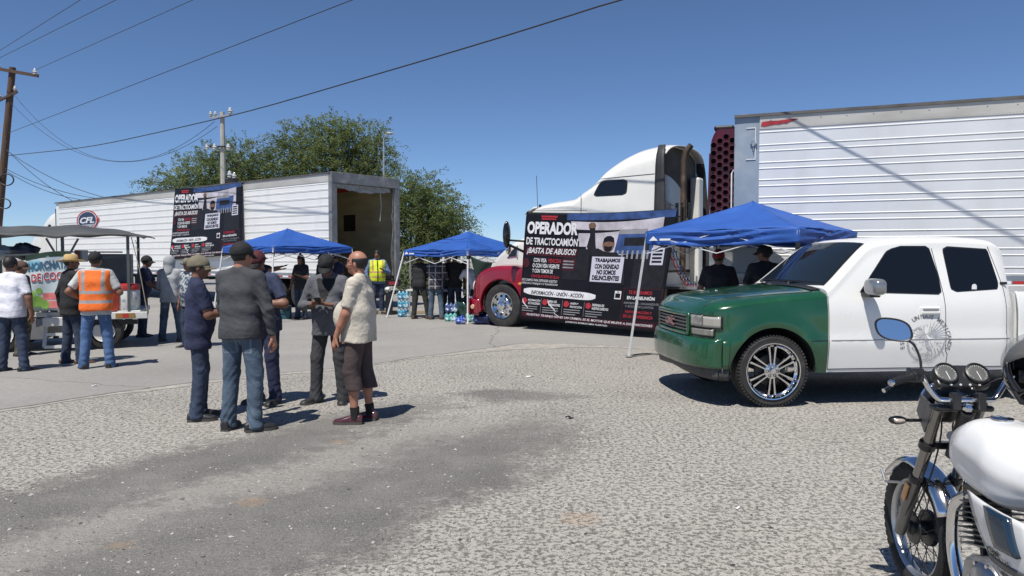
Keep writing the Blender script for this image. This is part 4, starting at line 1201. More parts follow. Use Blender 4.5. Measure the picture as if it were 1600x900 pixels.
# --- wheels: six twin-spoke chrome rims
def pk_wheel(x, s):
    w = bpy.data.objects.new('wheel', None); link(w, PK); w.location = (x, s * .845, RW)
    if s > 0: w.rotation_euler = (0, 0, math.pi)
    A = rot_y_axis()
    mb = MB(); h = .13
    prof = [(.29, -h * .8), (.305, -h * .98), (.33, -h * 1.05), (.36, -h * 1.02), (.378, -h * .92)]
    prof += [(RW - .008, -h * .85), (RW, -h * .6), (RW, -h * .22), (RW - .009, -h * .2), (RW - .009, -h * .13), (RW, -h * .11), (RW, h * .11), (RW - .009, h * .13), (RW - .009, h * .2), (RW, h * .22), (RW, h * .6), (RW - .008, h * .85), (.36, h * 1.02), (.30, h * .98), (.29, h * .8)]
    mb.lathe(prof, 56, A); mb.build('tyre', RUBBER, w, smooth=30)
    tb = MB()          # shoulder tread blocks
    for k in range(64):
        a = 2 * math.pi * k / 64
        M = Matrix.Rotation(a, 4, 'Y')
        tb.box(-.010, .010, -h * .98, -h * .70, RW - .020, RW + .002, M=M)
    tag(tb.build('tread_block', RUBBER, w, smooth=0), kind='stuff')
    mb = MB()
    mb.lathe([(.298, .118), (.310, .128), (.307, .142), (.296, .140), (.290, .115), (.285, .10), (.262, .085), (.255, .05), (.255, -.10), (.262, -.13), (.30, -.13)], 48, A)
    rim = mb.build('rim', CHROME, w, smooth=40)
    rv = MB()
    for k in range(36):
        a = 2 * math.pi * k / 36
        rv.lathe([(.005, 0), (.004, .006), (0, .007)], 6, Matrix.Translation((.274 * math.cos(a), -.098, .274 * math.sin(a))) @ A)
    tag(rv.build('rim_bolt', ALU, rim), kind='stuff')
    for k in range(6):
        for d in (-1, 1):
            sp = MB()
            a = math.pi / 2 + 2 * math.pi * k / 6
            ca, sa = math.cos(a), math.sin(a)
            def pt(r_, t_, y_): return (r_ * ca - t_ * sa, y_, r_ * sa + t_ * ca)
            cs = [(.055, .018 * d, .013, -.100), (.12, .023 * d, .014, -.095), (.20, .030 * d, .0165, -.095), (.262, .038 * d, .022, -.092)]
            vs = []
            for r_, t_, w_, y_ in cs:
                vs += [pt(r_, t_ - w_, y_ + .02), pt(r_, t_ - w_ * .55, y_ - .012), pt(r_, t_ + w_ * .55, y_ - .012), pt(r_, t_ + w_, y_ + .02), pt(r_, t_, y_ + .035)]
            fs = [(i * 5 + j, i * 5 + (j + 1) % 5, (i + 1) * 5 + (j + 1) % 5, (i + 1) * 5 + j) for i in range(3) for j in range(5)]
            sp.add(vs, [f[::-1] for f in fs]); sp.build('spoke', CHROME, w, smooth=25)
    mb = MB(); mb.lathe([(.085, .075), (.085, .10), (.072, .108), (.035, .108), (.034, .135), (.028, .142), (0, .143)], 24, A)
    mb.build('hub', CHROME, w, smooth=35)
    nb = MB()
    for k in range(6):
        a = math.pi / 2 + 2 * math.pi * (k + .5) / 6
        nb.lathe([(.017, 0), (.017, .004), (.012, .004), (.011, -.01)], 10, Matrix.Translation((.058 * math.cos(a), -.109, .058 * math.sin(a))) @ A)
    tag(nb.build('wheel_nut', BLACK_PLASTIC, w), kind='stuff')
    mb = MB(); mb.lathe([(0, .0), (.165, .0), (.165, .03), (.06, .05), (0, .05)], 28, A); mb.build('brake_disc', mat('brake_iron', (.05, .048, .046), .5, metal=.6), w)
for x in (0, WB):
    for s in (-1, 1): pk_wheel(x, s)
mb = MB(); mb.box(-.7, 4.7, -.45, .45, .36, .52); mb.tube([(0, -.8, RW), (0, .8, RW)], .05, 8); mb.tube([(WB, -.8, RW), (WB, .8, RW)], .06, 8); mb.build('chassis', TR_DARK, PK, smooth=0)
mb = MB(); mb.box(.3, 2.78, -.85, .85, .36, .42); mb.build('floor_pan', TR_DARK, PK, smooth=0)
# --- round seal on the door: ring of letters, bird over water and leaves
ECX, ECZ, ER = 1.73, .70, .255
SEAL = mat('grey_decal', (.15, .155, .16), .5, var=.3, scale=30)
mb = MB()
def on_door(x, z, o=.004): return (x, -(cab.y_at(x, z) + o), z)
def ring_text(s, a0, a1, r, hgt):
    n_ = len(s)
    for i, ch in enumerate(s):
        if ch == ' ': continue
        v, f = text_poly(ch, .012)
        if len(v) == 0: continue
        a = a0 + (a1 - a0) * (i + .5) / n_
        lo, hi = v.min(0), v.max(0)
        pts = []
        for px, py in v:
            lx, ly = (px - (lo[0] + hi[0]) / 2) * hgt * 1.15, py * hgt * 1.35
            rr = r + ly
            aa = a + (-lx / r)
            pts.append(on_door(ECX + rr * math.cos(aa), ECZ + rr * math.sin(aa)))
        mb.add(pts, f)
ring_text('ESTADOS UNIDOS MEXICANOS', R(198), R(-22), ER, .050)
rg = random.Random(21)
mbT, mb = mb, MB()
def stroke(pts, w):
    P = [Vector(p) for p in pts]
    L_, R_ = [], []
    for i, p in enumerate(P):
        d = (P[min(i + 1, len(P) - 1)] - P[max(0, i - 1)]).normalized(); nrm = Vector((-d.y, d.x))
        ww = .6 * w * math.sin(math.pi * (i + .6) / (len(P) + .2))
        L_.append(p + nrm * ww); R_.append(p - nrm * ww)
    n_ = len(P)
    mb.add([on_door(ECX + 1.22 * q.x, ECZ + 1.22 * q.y) for q in L_ + R_], [(i, i + 1, n_ + i + 1, n_ + i) for i in range(n_ - 1)])
for k in range(9):      # wing feathers
    a = R(100 - 13 * k)
    stroke([(.03 + .02 * t, .05 + .0 * t) if t == 0 else (.02 + .17 * t / 6 * math.cos(a) + .01 * t, .04 + .14 * t / 6 * math.sin(a)) for t in range(7)], .006)
for k in range(7):      # second wing
    a = R(95 + 15 * k)
    stroke([(-.01 + .12 * t / 5 * math.cos(a), .03 + .12 * t / 5 * math.sin(a)) for t in range(6)], .005)
stroke([(-.03, .10), (-.07, .125), (-.11, .10), (-.12, .07)], .014); stroke([(-.02, .08), (.0, .02), (.02, -.05), (.05, -.08)], .030)
for k in range(5): stroke([(.02 + .03 * k, -.06), (.03 + .035 * k, -.10), (.025 + .04 * k, -.135)], .006)
stroke([(-.14, .02), (-.10, -.02), (-.13, -.06), (-.08, -.09), (-.03, -.06)], .007)
for sd in (-1, 1):      # leaf wreath below
    for k in range(9):
        a = R(-90 + sd * (10 + 9.5 * k)); r_ = .175
        c = Vector((r_ * math.cos(a), r_ * math.sin(a))); d = Vector((math.cos(a + sd * 1.0), math.sin(a + sd * 1.0)))
        stroke([tuple(c - d * .02), tuple(c), tuple(c + d * .022)], .007)
for k in range(6): stroke([(-.12 + .24 * i / 10, -.115 - .016 * k + .008 * math.sin(i * 1.7 + k)) for i in range(11)], .004)
for k in range(40):
    a_ = rg.random() * 6.28; r_ = .145 * math.sqrt(rg.random()); d_ = rg.random() * 6.28
    stroke([(r_ * math.cos(a_), r_ * math.sin(a_)), (r_ * math.cos(a_) + .018 * math.cos(d_), r_ * math.sin(a_) + .018 * math.sin(d_)), (r_ * math.cos(a_) + .03 * math.cos(d_ + .5), r_ * math.sin(a_) + .03 * math.sin(d_ + .5))], .004)
ds_ = mbT.build('door_seal', SEAL, PK, smooth=0); tag(ds_, 'round grey printed national seal on the door')
tag(mb.build('seal_artwork', mat('pale_decal', (.40, .41, .42), .5, var=.25, scale=30), ds_, smooth=0), kind='stuff')
mb = MB()
mb.prism([(-.03, 0), (.03, 0), (.03, .03)] + [(.03 * math.cos(a), .03 + .03 * math.sin(a)) for a in [math.pi * i / 8 for i in range(9)]], 0, .001, Matrix.Translation((2.335, -(cab.y_at(2.33, 1.28) + .010), 1.265)) @ rot_y_axis()); mb.build('sticker', WHITE_PRINT, PK, smooth=0)
# ---------------------------------------------------------------- motorcycle (x right, y forward, z up; origin under the front axle)
BK = thing('motorcycle', 'white motorcycle with chrome handlebar and mirror parked in the near right corner', 'motorcycle', (1.985, 3.55, 0), R(-2.5))
WHITE_TANK = mat('tank_white', (.70, .70, .69), .24, coat=.7, var=.05, scale=5, rvar=.10, col2=(.56, .54, .50), c2scale=7, c2lo=.60, c2hi=.78)
BLK = mat('bike_black', (.014, .014, .016), .38, var=.2, scale=12, coat=.2)
FORK = mat('fork_grey', (.20, .195, .19), .38, metal=.7, var=.15, scale=9)
CASE = mat('alloy_case', (.38, .38, .38), .36, metal=.8, var=.2, scale=14, bump=.08)
RAKE = R(26)
FA = Vector((0, math.cos(R(90) + RAKE), 0))
def fk(t, x=0.0, fwd=0.0):
    """point along the fork: t metres up the leg from the axle"""
    return Vector((x, -math.sin(RAKE) * t + fwd * math.cos(RAKE), .305 + math.cos(RAKE) * t + fwd * math.sin(RAKE)))
def spoked_wheel(yc, r, wtyre, name):
    w = bpy.data.objects.new(name, None); link(w, BK); w.location = (0, yc, r)
    X = Matrix.Rotation(R(90), 4, 'Y')
    mb = MB(); h = wtyre / 2
    mb.lathe([(r - .075, -h * .55), (r - .055, -h * .95), (r - .03, -h), (r - .012, -h * .85), (r - .003, -h * .45), (r, 0), (r - .003, h * .45), (r - .012, h * .85), (r - .03, h), (r - .055, h * .95), (r - .075, h * .55)], 56, X)
    mb.build('tyre', mat('bike_tyre', (.016, .016, .016), .8, var=.3, bump=.2, bscale=70), w, smooth=60)
    tb = MB()
    for k in range(46):
        a = 2 * math.pi * k / 46
        for sgn in (-1, 0, 1):
            M = Matrix.Rotation(a + (.034 if sgn else 0), 4, 'X') @ Matrix.Translation((sgn * h * .62, 0, r - .004 - (.008 if sgn else 0)))
            tb.box(-h * .24, h * .24, -.013, .013, -.006, .0055, M=M)
    tag(tb.build('tread_block', RUBBER, w, smooth=0), kind='stuff')
    mb = MB(); ri = r - .078
    mb.lathe([(ri + .012, -.026), (ri + .004, -.030), (ri - .006, -.022), (ri - .010, -.008), (ri - .010, .008), (ri - .006, .022), (ri + .004, .030), (ri + .012, .026)], 56, X)
    mb.build('rim', ALU, w, smooth=60)
    sp = MB()
    for k in range(36):
        a = 2 * math.pi * k / 36; b = a + (.55 if k % 4 < 2 else -.55); s = 1 if k % 2 else -1
        sp.tube([(s * .035, .055 * math.cos(b), .055 * math.sin(b)), (s * .004, (ri - .004) * math.cos(a), (ri - .004) * math.sin(a))], .0021, 5, caps=False)
    tag(sp.build('spoke', DARK_METAL, w), kind='stuff')
    mb = MB(); mb.lathe([(0, -.055), (.03, -.055), (.036, -.04), (.075, -.036), (.078, -.03), (.035, -.025), (.035, .025), (.085, .03), (.088, .05), (.03, .058), (0, .058)], 28, X)
    mb.build('hub', BLK, w, smooth=40)
    return w
spoked_wheel(0, .305, .085, 'front_wheel'); spoked_wheel(-1.29, .305, .10, 'rear_wheel')
# fork legs: slider, stanchion, boots
for s in (-1, 1):
    x = s * .088
    mb = MB(); mb.tube([fk(-.03, x), fk(.02, x), fk(.10, x), fk(.30, x), fk(.315, x)], [.024, .028, .027, .029, .030], 16); sl = mb.build('fork_slider', FORK, BK, smooth=50)
    mb = MB(); mb.tube([fk(.30, x), fk(.315, x), fk(.33, x)], [.031, .033, .028], 16); mb.build('dust_seal', BLK, sl)
    mb = MB(); mb.tube([fk(.31, x), fk(.76, x)], .0225, 16); mb.build('fork_tube', mat('fork_tube', (.30, .29, .275), .25, metal=.9, var=.1), BK)
    mb = MB(); mb.box(-.004, .004, -.018, .018, -.05, .05); rf = mb.build('reflector', LENS_AMBER, BK, smooth=0, bevel=.004); rf.location = fk(.235, s * .122); rf.rotation_euler = (RAKE, 0, 0)
    mb = MB(); mb.tube([fk(.50, x), fk(.53, x)], .036, 14); mb.build('lower_clamp', BLK, BK)
mb = MB(); mb.bar(fk(.515, -.1), fk(.515, .1), .05, .03); mb.build('lower_yoke', BLK, BK, smooth=0, bevel=.008)
mb = MB(); mb.bar(fk(.735, -.125, -.01), fk(.735, .125, -.01), .07, .026); mb.build('top_yoke', BLK, BK, smooth=0, bevel=.01)
mb = MB(); mb.lathe([(.020, 0), (.020, .018), (.012, .026), (0, .026)], 6, Matrix.Translation(fk(.755, 0, -.05)) @ Matrix.Rotation(RAKE, 4, 'X')); mb.build('stem_nut', CHROME, BK)
for s in (-1, 1):
    mb = MB(); mb.lathe([(.022, 0), (.022, .010), (.012, .014), (0, .014)], 12, Matrix.Translation(fk(.75, s * .088)) @ Matrix.Rotation(RAKE, 4, 'X')); mb.build('fork_cap', CHROME, BK)
    p = fk(.80, s * .052, -.03); mb = MB(); mb.box(p.x - .018, p.x + .018, p.y - .022, p.y + .022, p.z - .05, p.z + .022); mb.build('bar_clamp', BLK, BK, smooth=0, bevel=.006)
# handlebar
HB = fk(.79, 0, -.03)
hp = []
for s in (-1, 1):
    hp.append([Vector((s * .0, HB.y, HB.z)), Vector((s * .09, HB.y, HB.z)), Vector((s * .12, HB.y + .004, HB.z + .006)), Vector((s * .152, HB.y + .014, HB.z + .045)), Vector((s * .175, HB.y + .015, HB.z + .085)), Vector((s * .20, HB.y + .005, HB.z + .105)), Vector((s * .24, HB.y - .02, HB.z + .108)), Vector((s * .36, HB.y - .085, HB.z + .088))])
def smooth_path(P, n=6):
    out = []
    for i in range(len(P) - 1):
        p0, p1, p2, p3 = P[max(0, i - 1)], P[i], P[i + 1], P[min(len(P) - 1, i + 2)]
        for k in range(n):
            t = k / n
            out.append(.5 * ((2 * p1) + (p2 - p0) * t + (2 * p0 - 5 * p1 + 4 * p2 - p3) * t * t + (3 * p1 - p0 - 3 * p2 + p3) * t ** 3))
    return out + [P[-1]]
mb = MB(); mb.tube(smooth_path(list(reversed(hp[0])) + hp[1][1:]), .0115, 12); mb.build('handlebar', CHROME, BK, smooth=60)
for s, H in ((-1, hp[0]), (1, hp[1])):
    a, b = H[-1], H[-2]
    d = (a - b).normalized()
    mb = MB(); mb.tube([a - d * .125, a - d * .122, a - d * .11, a - d * .01, a - d * .006], [.021, .021, .017, .016, .018], 14); gr = mb.build('grip', mat('grip_rubber', (.012, .012, .013), .55, bump=.3, bscale=160), BK, smooth=50)
    mb = MB(); mb.tube([a - d * .006, a + d * .006, a + d * .012], [.015, .015, .010], 12); mb.build('bar_end', CHROME, gr)
    c = a - d * .155
    mb = MB(); mb.tube([c - d * .028, c + d * .028], .024, 12); mb.box(c.x - .03, c.x + .03, c.y - .018, c.y + .03, c.z - .03, c.z + .03); mb.build('switch_box', BLK, BK, smooth=0, bevel=.008)
    lv_ = c - d * .02 + Vector((0, .035, -.012))
    mb = MB(); mb.tube(smooth_path([lv_, lv_ + d * .06 + Vector((0, .025, -.006)), lv_ + d * .12 + Vector((0, .02, -.018)), lv_ + d * .185 + Vector((0, .022, -.030))], 4), [.010] * 4 + [.009] * 4 + [.0075] * 4 + [.010], 8); mb.build('clutch_lever' if s < 0 else 'brake_lever', CHROME, BK)
    mb = MB(); mb.box(lv_.x - .02, lv_.x + .02, lv_.y - .03, lv_.y + .012, lv_.z - .012, lv_.z + .012); mb.build('lever_perch', BLK, BK, smooth=0, bevel=.005)
    # mirrors
    m0 = c - d * .035 + Vector((0, 0, .02))
    tip = m0 + Vector((s * .105 if s < 0 else .05, .005, .135))
    mb = MB(); mb.tube(smooth_path([m0, m0 + Vector((s * .004, .008, .05)), m0 + Vector((s * .035, .012, .11)), tip], 5), .0055, 8); st = mb.build('mirror_stem', BLK, BK)
    ctr = tip + Vector((s * .016, -.005, .034))
    if s < 0:
        ol = []
        for k in range(28):
            t = 2 * math.pi * k / 28
            q = lambda v_: math.copysign(abs(v_) ** .75, v_)
            ex, ez = .070 * q(math.cos(t)), .047 * q(math.sin(t))
            ol.append((ex - .22 * ez, ez - .10 * ex))
        Mm = Matrix.Translation(ctr) @ Matrix.Rotation(R(-14), 4, 'Z') @ Matrix.Rotation(R(80), 4, 'X')
        mb = MB()
        def sh(u, v):
            k = int(round(u * 28)) % 28; sc = 1 - (1 - v) ** 3 * .92 if v < 1 else 1
            return Mm @ Vector((ol[k][0] * math.sin(v * math.pi / 2), ol[k][1] * math.sin(v * math.pi / 2), -.032 * math.cos(v * math.pi / 2)))
        mb.grid(sh, 28, 8, closed_u=True); ms = mb.build('mirror', BLK, BK, smooth=60)
        mb = MB(); mb.prism([(.93 * a_, .93 * b_) for a_, b_ in ol], .0, .003, Mm); mb.build('mirror_glass', mat('mirror_glass', (.72, .74, .76), .015, metal=1, var=0), ms, smooth=0)
        mb = MB(); mb.tube([Mm @ Vector((a_, b_, .002)) for a_, b_ in ol + ol[:1]], .0045, 6, caps=False); mb.build('mirror_rim', BLK, ms)
# instruments
GC = fk(.86, 0, .055)
Mg = Matrix.Translation(GC) @ Matrix.Rotation(R(50), 4, 'X')       # faces up and back to the rider
mb = MB(); mb.prism(round_poly([(-.115, -.055), (.115, -.055), (.105, .055), (-.105, .055)], .03), -.035, .0, Mg); mb.build('instrument_panel', BLK, BK, smooth=0, bevel=.006)
for s in (-1, 1):
    Mc = Mg @ Matrix.Translation((s * .066, .008, 0))
    mb = MB(); mb.lathe([(.050, -.04), (.052, .006), (.050, .014), (.044, .016), (.042, .010)], 32, Mc); gb = mb.build('gauge', BLK, BK, smooth=40)
    mb = MB(); mb.lathe([(0, .008), (.043, .008)], 32, Mc); mb.build('gauge_face', mat('gauge_face', (.10, .10, .095), .4, var=.15, scale=30), gb, smooth=0)
    tk = MB()
    for k in range(21):
        a = R(225 - 270 * k / 20)
        M2 = Mc @ Matrix.Rotation(a, 4, 'Z'); L_ = .008 if k % 2 == 0 else .005
        tk.box(.041 - L_, .041, -.0006, .0006, .0085, .0092, M=M2)
    tag(tk.build('gauge_tick', WHITE_PRINT, gb, smooth=0), kind='stuff')
    mb = MB(); M2 = Mc @ Matrix.Rotation(R(-82), 4, 'Z'); mb.box(-.008, .034, -.0013, .0013, .0098, .011, M=M2); mb.build('needle', WHITE_PRINT, gb, smooth=0)
mb = MB()
for k in range(4): mb.lathe([(0, .004), (.005, .003), (.006, 0)], 8, Mg @ Matrix.Translation((-.06 + .04 * k, -.047, 0)))
tag(mb.build('warning_lamp', mat('lamp_caps', (.45, .45, .42), .3), BK), kind='stuff')
mb = MB(); mb.lathe([(0, .003), (.018, .003), (.02, 0)], 16, Matrix.Translation(fk(.78, .0, .02)) @ Matrix.Rotation(RAKE, 4, 'X')); mb.build('ignition_lock', ALU, BK)
# headlamp shell, brackets, indicators
HC = fk(.66, 0, .12)
mb = MB(); mb.lathe([(0, -.095), (.045, -.088), (.078, -.055), (.088, 0), (.090, .02), (.084, .03)], 28, Matrix.Translation(HC) @ Matrix.Rotation(R(-90), 4, 'X')); hs = mb.build('headlamp', BLK, BK, smooth=50)
mb = MB(); mb.lathe([(.084, .03), (.06, .042), (0, .048)], 28, Matrix.Translation(HC) @ Matrix.Rotation(R(-90), 4, 'X')); mb.build('headlamp_lens', LENS, hs)
mb = MB(); mb.lathe([(.086, .018), (.093, .022), (.092, .034), (.084, .034)], 28, Matrix.Translation(HC) @ Matrix.Rotation(R(-90), 4, 'X')); mb.build('headlamp_ring', CHROME, hs)
for s in (-1, 1):
    mb = MB(); mb.add([fk(.57, s * .104, .02), fk(.72, s * .104, .01), fk(.70, s * .10, .13), fk(.61, s * .10, .13)], [(0, 1, 2, 3)]); mb.build('headlamp_bracket', mat('bracket_grey', (.16, .16, .16), .4, metal=.6), BK, solid=.006, smooth=0)
    e = fk(.60, s * .19, .07)
    mb = MB(); mb.tube([fk(.60, s * .10, .07), e], .008, 8); ind = mb.build('indicator_stalk', BLK, BK)
    mb = MB(); mb.sphere(e + Vector((s * .02, 0, 0)), (.042, .026, .020), 14, 9); mb.build('indicator', BLK, ind)
    mb = MB(); mb.sphere(e + Vector((s * .02, -.008, 0)), (.032, .022, .014), 14, 9); mb.build('indicator_lens', mat('pale_amber', (.42, .36, .30), .2, coat=1), ind)
# mudguard with stays
mb = MB()
def mg(u, v):
    a = R(28) + R(122) * v            # from behind the tyre over the top to the front
    w = (-1 + 2 * u)
    r_ = .345 - .030 * abs(w) ** 2.2
    return (.064 * w, r_ * math.cos(math.pi - a) * -1 * -1, .305 + r_ * math.sin(a))
mb.grid(lambda u, v: (mg(u, v)[0], .345 * 0 + (.345 - .03 * abs(-1 + 2 * u) ** 2.2) * -math.cos(R(28) + R(122) * v), mg(u, v)[2]), 11, 26, flip=True)
mb.build('mudguard', CHROME, BK, smooth=60, solid=.003)
for s in (-1, 1):
    mb = MB(); mb.tube([(s * .066, .27, .515), (s * .075, .20, .47), tuple(fk(.26, s * .112, .03))], .0065, 8); mb.build('mudguard_stay', ALU, BK)
# cables
for i, (x0, dx) in enumerate(((-.10, .02), (-.06, -.05), (.08, .05))):
    mb = MB(); a = hp[0][-2] if i < 2 else hp[1][-2]
    mb.tube(smooth_path([a + Vector((.02, .03, -.01)), a + Vector((.09 if i < 2 else -.09, .10, -.04)), fk(.62, x0 * .4, .06), fk(.40, x0 * .8, -.03), fk(.10, x0, -.02)], 6), .004, 6); mb.build('cable', BLACK_PLASTIC, BK)
# frame tubes
mb = MB(); mb.tube(smooth_path([fk(.62, 0, -.06), Vector((0, -.45, .70)), Vector((0, -.52, .45)), Vector((0, -.60, .25)), Vector((0, -.95, .24))], 5), .018, 10); mb.tube([fk(.66, 0, -.07), (0, -.75, .72), (0, -1.3, .75)], .02, 10)
mb.tube([fk(.50, 0, -.055), fk(.74, 0, -.055)], .03, 12); mb.build('frame', BLK, BK)
# fuel tank
def tank_sec(t):
    y = -.40 - .62 * t
    hw = crv([(0, .045), (.06, .098), (.15, .135), (.32, .165), (.55, .165), (.8, .12), (1, .075)])(t)
    zt = crv([(0, .845), (.06, .895), (.15, .935), (.32, .972), (.5, .965), (.75, .90), (1, .84)])(t)
    zb_ = crv([(0, .80), (.1, .755), (.28, .68), (.6, .66), (1, .74)])(t)
    return y, hw, zt, zb_
mb = MB()
def tk_(u, v):
    y, hw, zt, zb_ = tank_sec(v)
    a = 2 * math.pi * u
    e = lambda q, p: math.copysign(abs(q) ** p, q)
    zc = zb_ + (zt - zb_) * .40
    sx, sz = e(math.cos(a), .72), e(math.sin(a), .80)
    lo_ = 1 / (1 + math.exp((math.sin(a) - .10 + .25 * (v - .45)) * 22)); k = 1 - .10 * lo_ * min(1, max(0, (v - .16) / .10))      # pressed-in knee panel
    return (hw * sx * k, y, zc + (zt - zc if sz > 0 else zc - zb_) * sz)
mb.grid(tk_, 72, 40, closed_u=True); mb.add([tk_(i / 72, 0) for i in range(72)], [tuple(range(72))]); mb.add([tk_(i / 72, 1) for i in range(72)], [tuple(range(72))])
tank = mb.build('fuel_tank', WHITE_TANK, BK, smooth=60)
mb = MB(); mb.lathe([(.042, -.006), (.042, .004), (.036, .009), (.02, .011), (0, .011)], 24, Matrix.Translation((0, -.62, .9735))); mb.build('filler_cap', CHROME, tank)
mb = MB(); mb.lathe([(.020, 0), (.020, .004), (0, .004)], 20, Matrix.Translation((-.112, -.468, .868)) @ Matrix.Rotation(R(-62), 4, 'Y') @ Matrix.Rotation(R(35), 4, 'X')); mb.build('tank_badge', mat('badge_grey', (.18, .18, .18), .3, metal=.8), tank)
# shrouds under the tank with stripe and lettering
for s in (-1, 1):
    def shp(u, v, o=0.0, s=s):
        yt, yb = -.66 - .38 * u, -.84 - .30 * u
        y = yt + (yb - yt) * v
        z = .70 - .01 * u + (.42 + .03 * u - .70 + .01 * u) * v
        x = .150 + .02 * math.sin(math.pi * u) - .035 * v ** 1.5 + .012 * math.sin(math.pi * v)
        return Vector((s * (x + o), y, z))
    mb = MB(); mb.grid(shp, 10, 12, flip=(s > 0)); sh_ = mb.build('side_shroud', WHITE_TANK, BK, smooth=50, solid=.006)
    mb = MB(); mb.grid(lambda u, v: shp(u, .70 + .11 * v, .005), 8, 3, flip=(s > 0)); mb.build('stripe', mat('stripe_grey', (.09, .09, .09), .4), sh_, solid=.002)
    mb = MB(); mb.grid(lambda u, v: shp(.46 + .34 * u, .0 + .50 * v, .012), 6, 8, flip=(s > 0)); mb.build('air_scoop', mat('scoop_blue', (.012, .03, .055), .2, coat=.6), sh_, solid=.02)
    tx = MB()
    fn_t = (lambda a, b: shp(a, 1 - b, .0075)) if s < 0 else (lambda a, b: shp(1 - a, 1 - b, .0075))
    put_text(tx, 'YBR', .07, .32, .33, .09, fn_t, 0, bold=.03, shear=.3)
    put_text(tx, '125', .42, .30, .14, .06, fn_t, 0, bold=.01, shear=.3)
    put_text(tx, 'YAMAHA', .07, .08, .45, .09, fn_t, 0, bold=.02)
    tx.build('lettering', BLACK_PRINT, sh_, smooth=0)
# engine: crankcase, finned cylinder, cover
mb = MB(); mb.prism(round_poly([(-.52, .22), (-1.0, .22), (-1.02, .40), (-.75, .46), (-.55, .40)], .05), -.10, .10, Matrix(((0, 0, 1, 0), (1, 0, 0, 0), (0, 1, 0, 0), (0, 0, 0, 1)))); mb.build('crankcase', CASE, BK, smooth=0, bevel=.02)
mb = MB(); mb.lathe([(0, .135), (.05, .132), (.085, .118), (.098, .10), (.10, .08)], 28, Matrix.Translation((0, -.72, .335)) @ Matrix.Rotation(R(-90), 4, 'Y')); cv = mb.build('engine_cover', CASE, BK, smooth=40)
mb = MB()
for k in range(7): mb.lathe([(.008, .0), (.008, .012), (0, .012)], 6, Matrix.Translation((-.108, -.72 + .09 * math.cos(k * .9), .335 + .09 * math.sin(k * .9))) @ Matrix.Rotation(R(-90), 4, 'Y'))
tag(mb.build('cover_bolt', CHROME, cv), kind='stuff')
cyl = bpy.data.objects.new('cylinder', None); link(cyl, BK); cyl.location = (0, -.60, .44); cyl.rotation_euler = (R(-14), 0, 0)
mb = MB(); mb.box(-.055, .055, -.055, .055, 0, .20); mb.build('barrel', BLK, cyl, smooth=0, bevel=.01)
for k in range(9):
    mb = MB(); w_ = .092 - .012 * (k > 6); mb.box(-w_, w_, -w_, w_, .012 + .021 * k, .018 + .021 * k); mb.build('cooling_fin', mat('fin_grey', (.15, .15, .15), .45, metal=.5, var=.2), cyl, smooth=0, bevel=.002)
mb = MB(); mb.box(-.07, .07, -.075, .075, .205, .27); mb.build('cylinder_head', BLK, cyl, smooth=0, bevel=.02)
# exhaust header
mb = MB(); mb.tube(smooth_path([Vector((-.03, -.52, .62)), Vector((-.035, -.44, .60)), Vector((-.045, -.385, .53)), Vector((-.05, -.39, .36)), Vector((-.055, -.47, .22)), Vector((-.06, -.62, .16)), Vector((.08, -.95, .17)), Vector((.13, -1.3, .24))], 6), .028, 16); mb.build('exhaust_header', CHROME, BK, smooth=60)
mb = MB(); mb.tube([(.13, -1.15, .22), (.135, -1.25, .235), (.15, -1.75, .33)], [.03, .045, .045], 16); mb.build('silencer', CHROME, BK, smooth=50)
# horn, regulator and guards between fork and engine
mb = MB(); mb.lathe([(0, 0), (.042, 0), (.045, .02), (.03, .03), (0, .03)], 20, Matrix.Translation((.03, -.40, .62)) @ Matrix.Rotation(R(-80), 4, 'X')); mb.build('horn', CHROME, BK)
mb = MB(); mb.box(-.06, .05, -.50, -.45, .50, .68); mb.build('air_duct', BLK, BK, smooth=0, bevel=.02)
# seat, side cover, tail, rear guard, stand
mb = MB(); mb.grid(lambda u, v: ((-1 + 2 * u) * (.10 + .035 * math.sin(math.pi * min(1, v * 1.3))), -.98 - .62 * v, .80 + .03 * v + .05 * (1 - (2 * u - 1) ** 4) + .03 * math.sin(math.pi * v)), 11, 14); mb.build('seat', mat('seat_vinyl', (.015, .015, .016), .55, bump=.2, bscale=120), BK, smooth=60, solid=.06)
for s in (-1, 1):
    mb = MB(); mb.add([(s * .13, -.98, .74), (s * .14, -1.28, .76), (s * .13, -1.20, .50), (s * .12, -1.02, .48)], [(0, 1, 2, 3)]); mb.build('side_cover', WHITE_TANK, BK, solid=.02, smooth=0, bevel=.01)
    mb = MB(); mb.tube([(s * .12, -1.25, .72), (s * .12, -1.29, .31)], .028, 12); mb.build('shock', CHROME, BK)
    mb = MB(); mb.tube([(s * .07, -.90, .32), (s * .075, -1.29, .305)], .018, 8); mb.build('swing_arm', BLK, BK)
mb = MB(); mb.grid(lambda u, v: (.075 * (-1 + 2 * u), -1.29 - .36 * math.cos(R(100) - R(75) * v), .305 + .36 * math.sin(R(100) - R(75) * v)), 7, 14); mb.build('rear_mudguard', BLK, BK, smooth=60, solid=.004)
mb = MB(); mb.box(-.06, .06, -1.72, -1.64, .70, .78); mb.build('tail_light', LENS_RED, BK, smooth=0, bevel=.015)
mb = MB(); mb.tube([(-.08, -.85, .26), (-.22, -.78, .012)], .011, 8); mb.tube([(-.22, -.78, .012), (-.25, -.765, .010)], .014, 8); mb.build('side_stand', BLK, BK)
for s in (-1, 1):
    mb = MB(); mb.tube([(s * .10, -.86, .30), (s * .24, -.86, .31)], .014, 8); mb.build('foot_peg', BLK, BK)

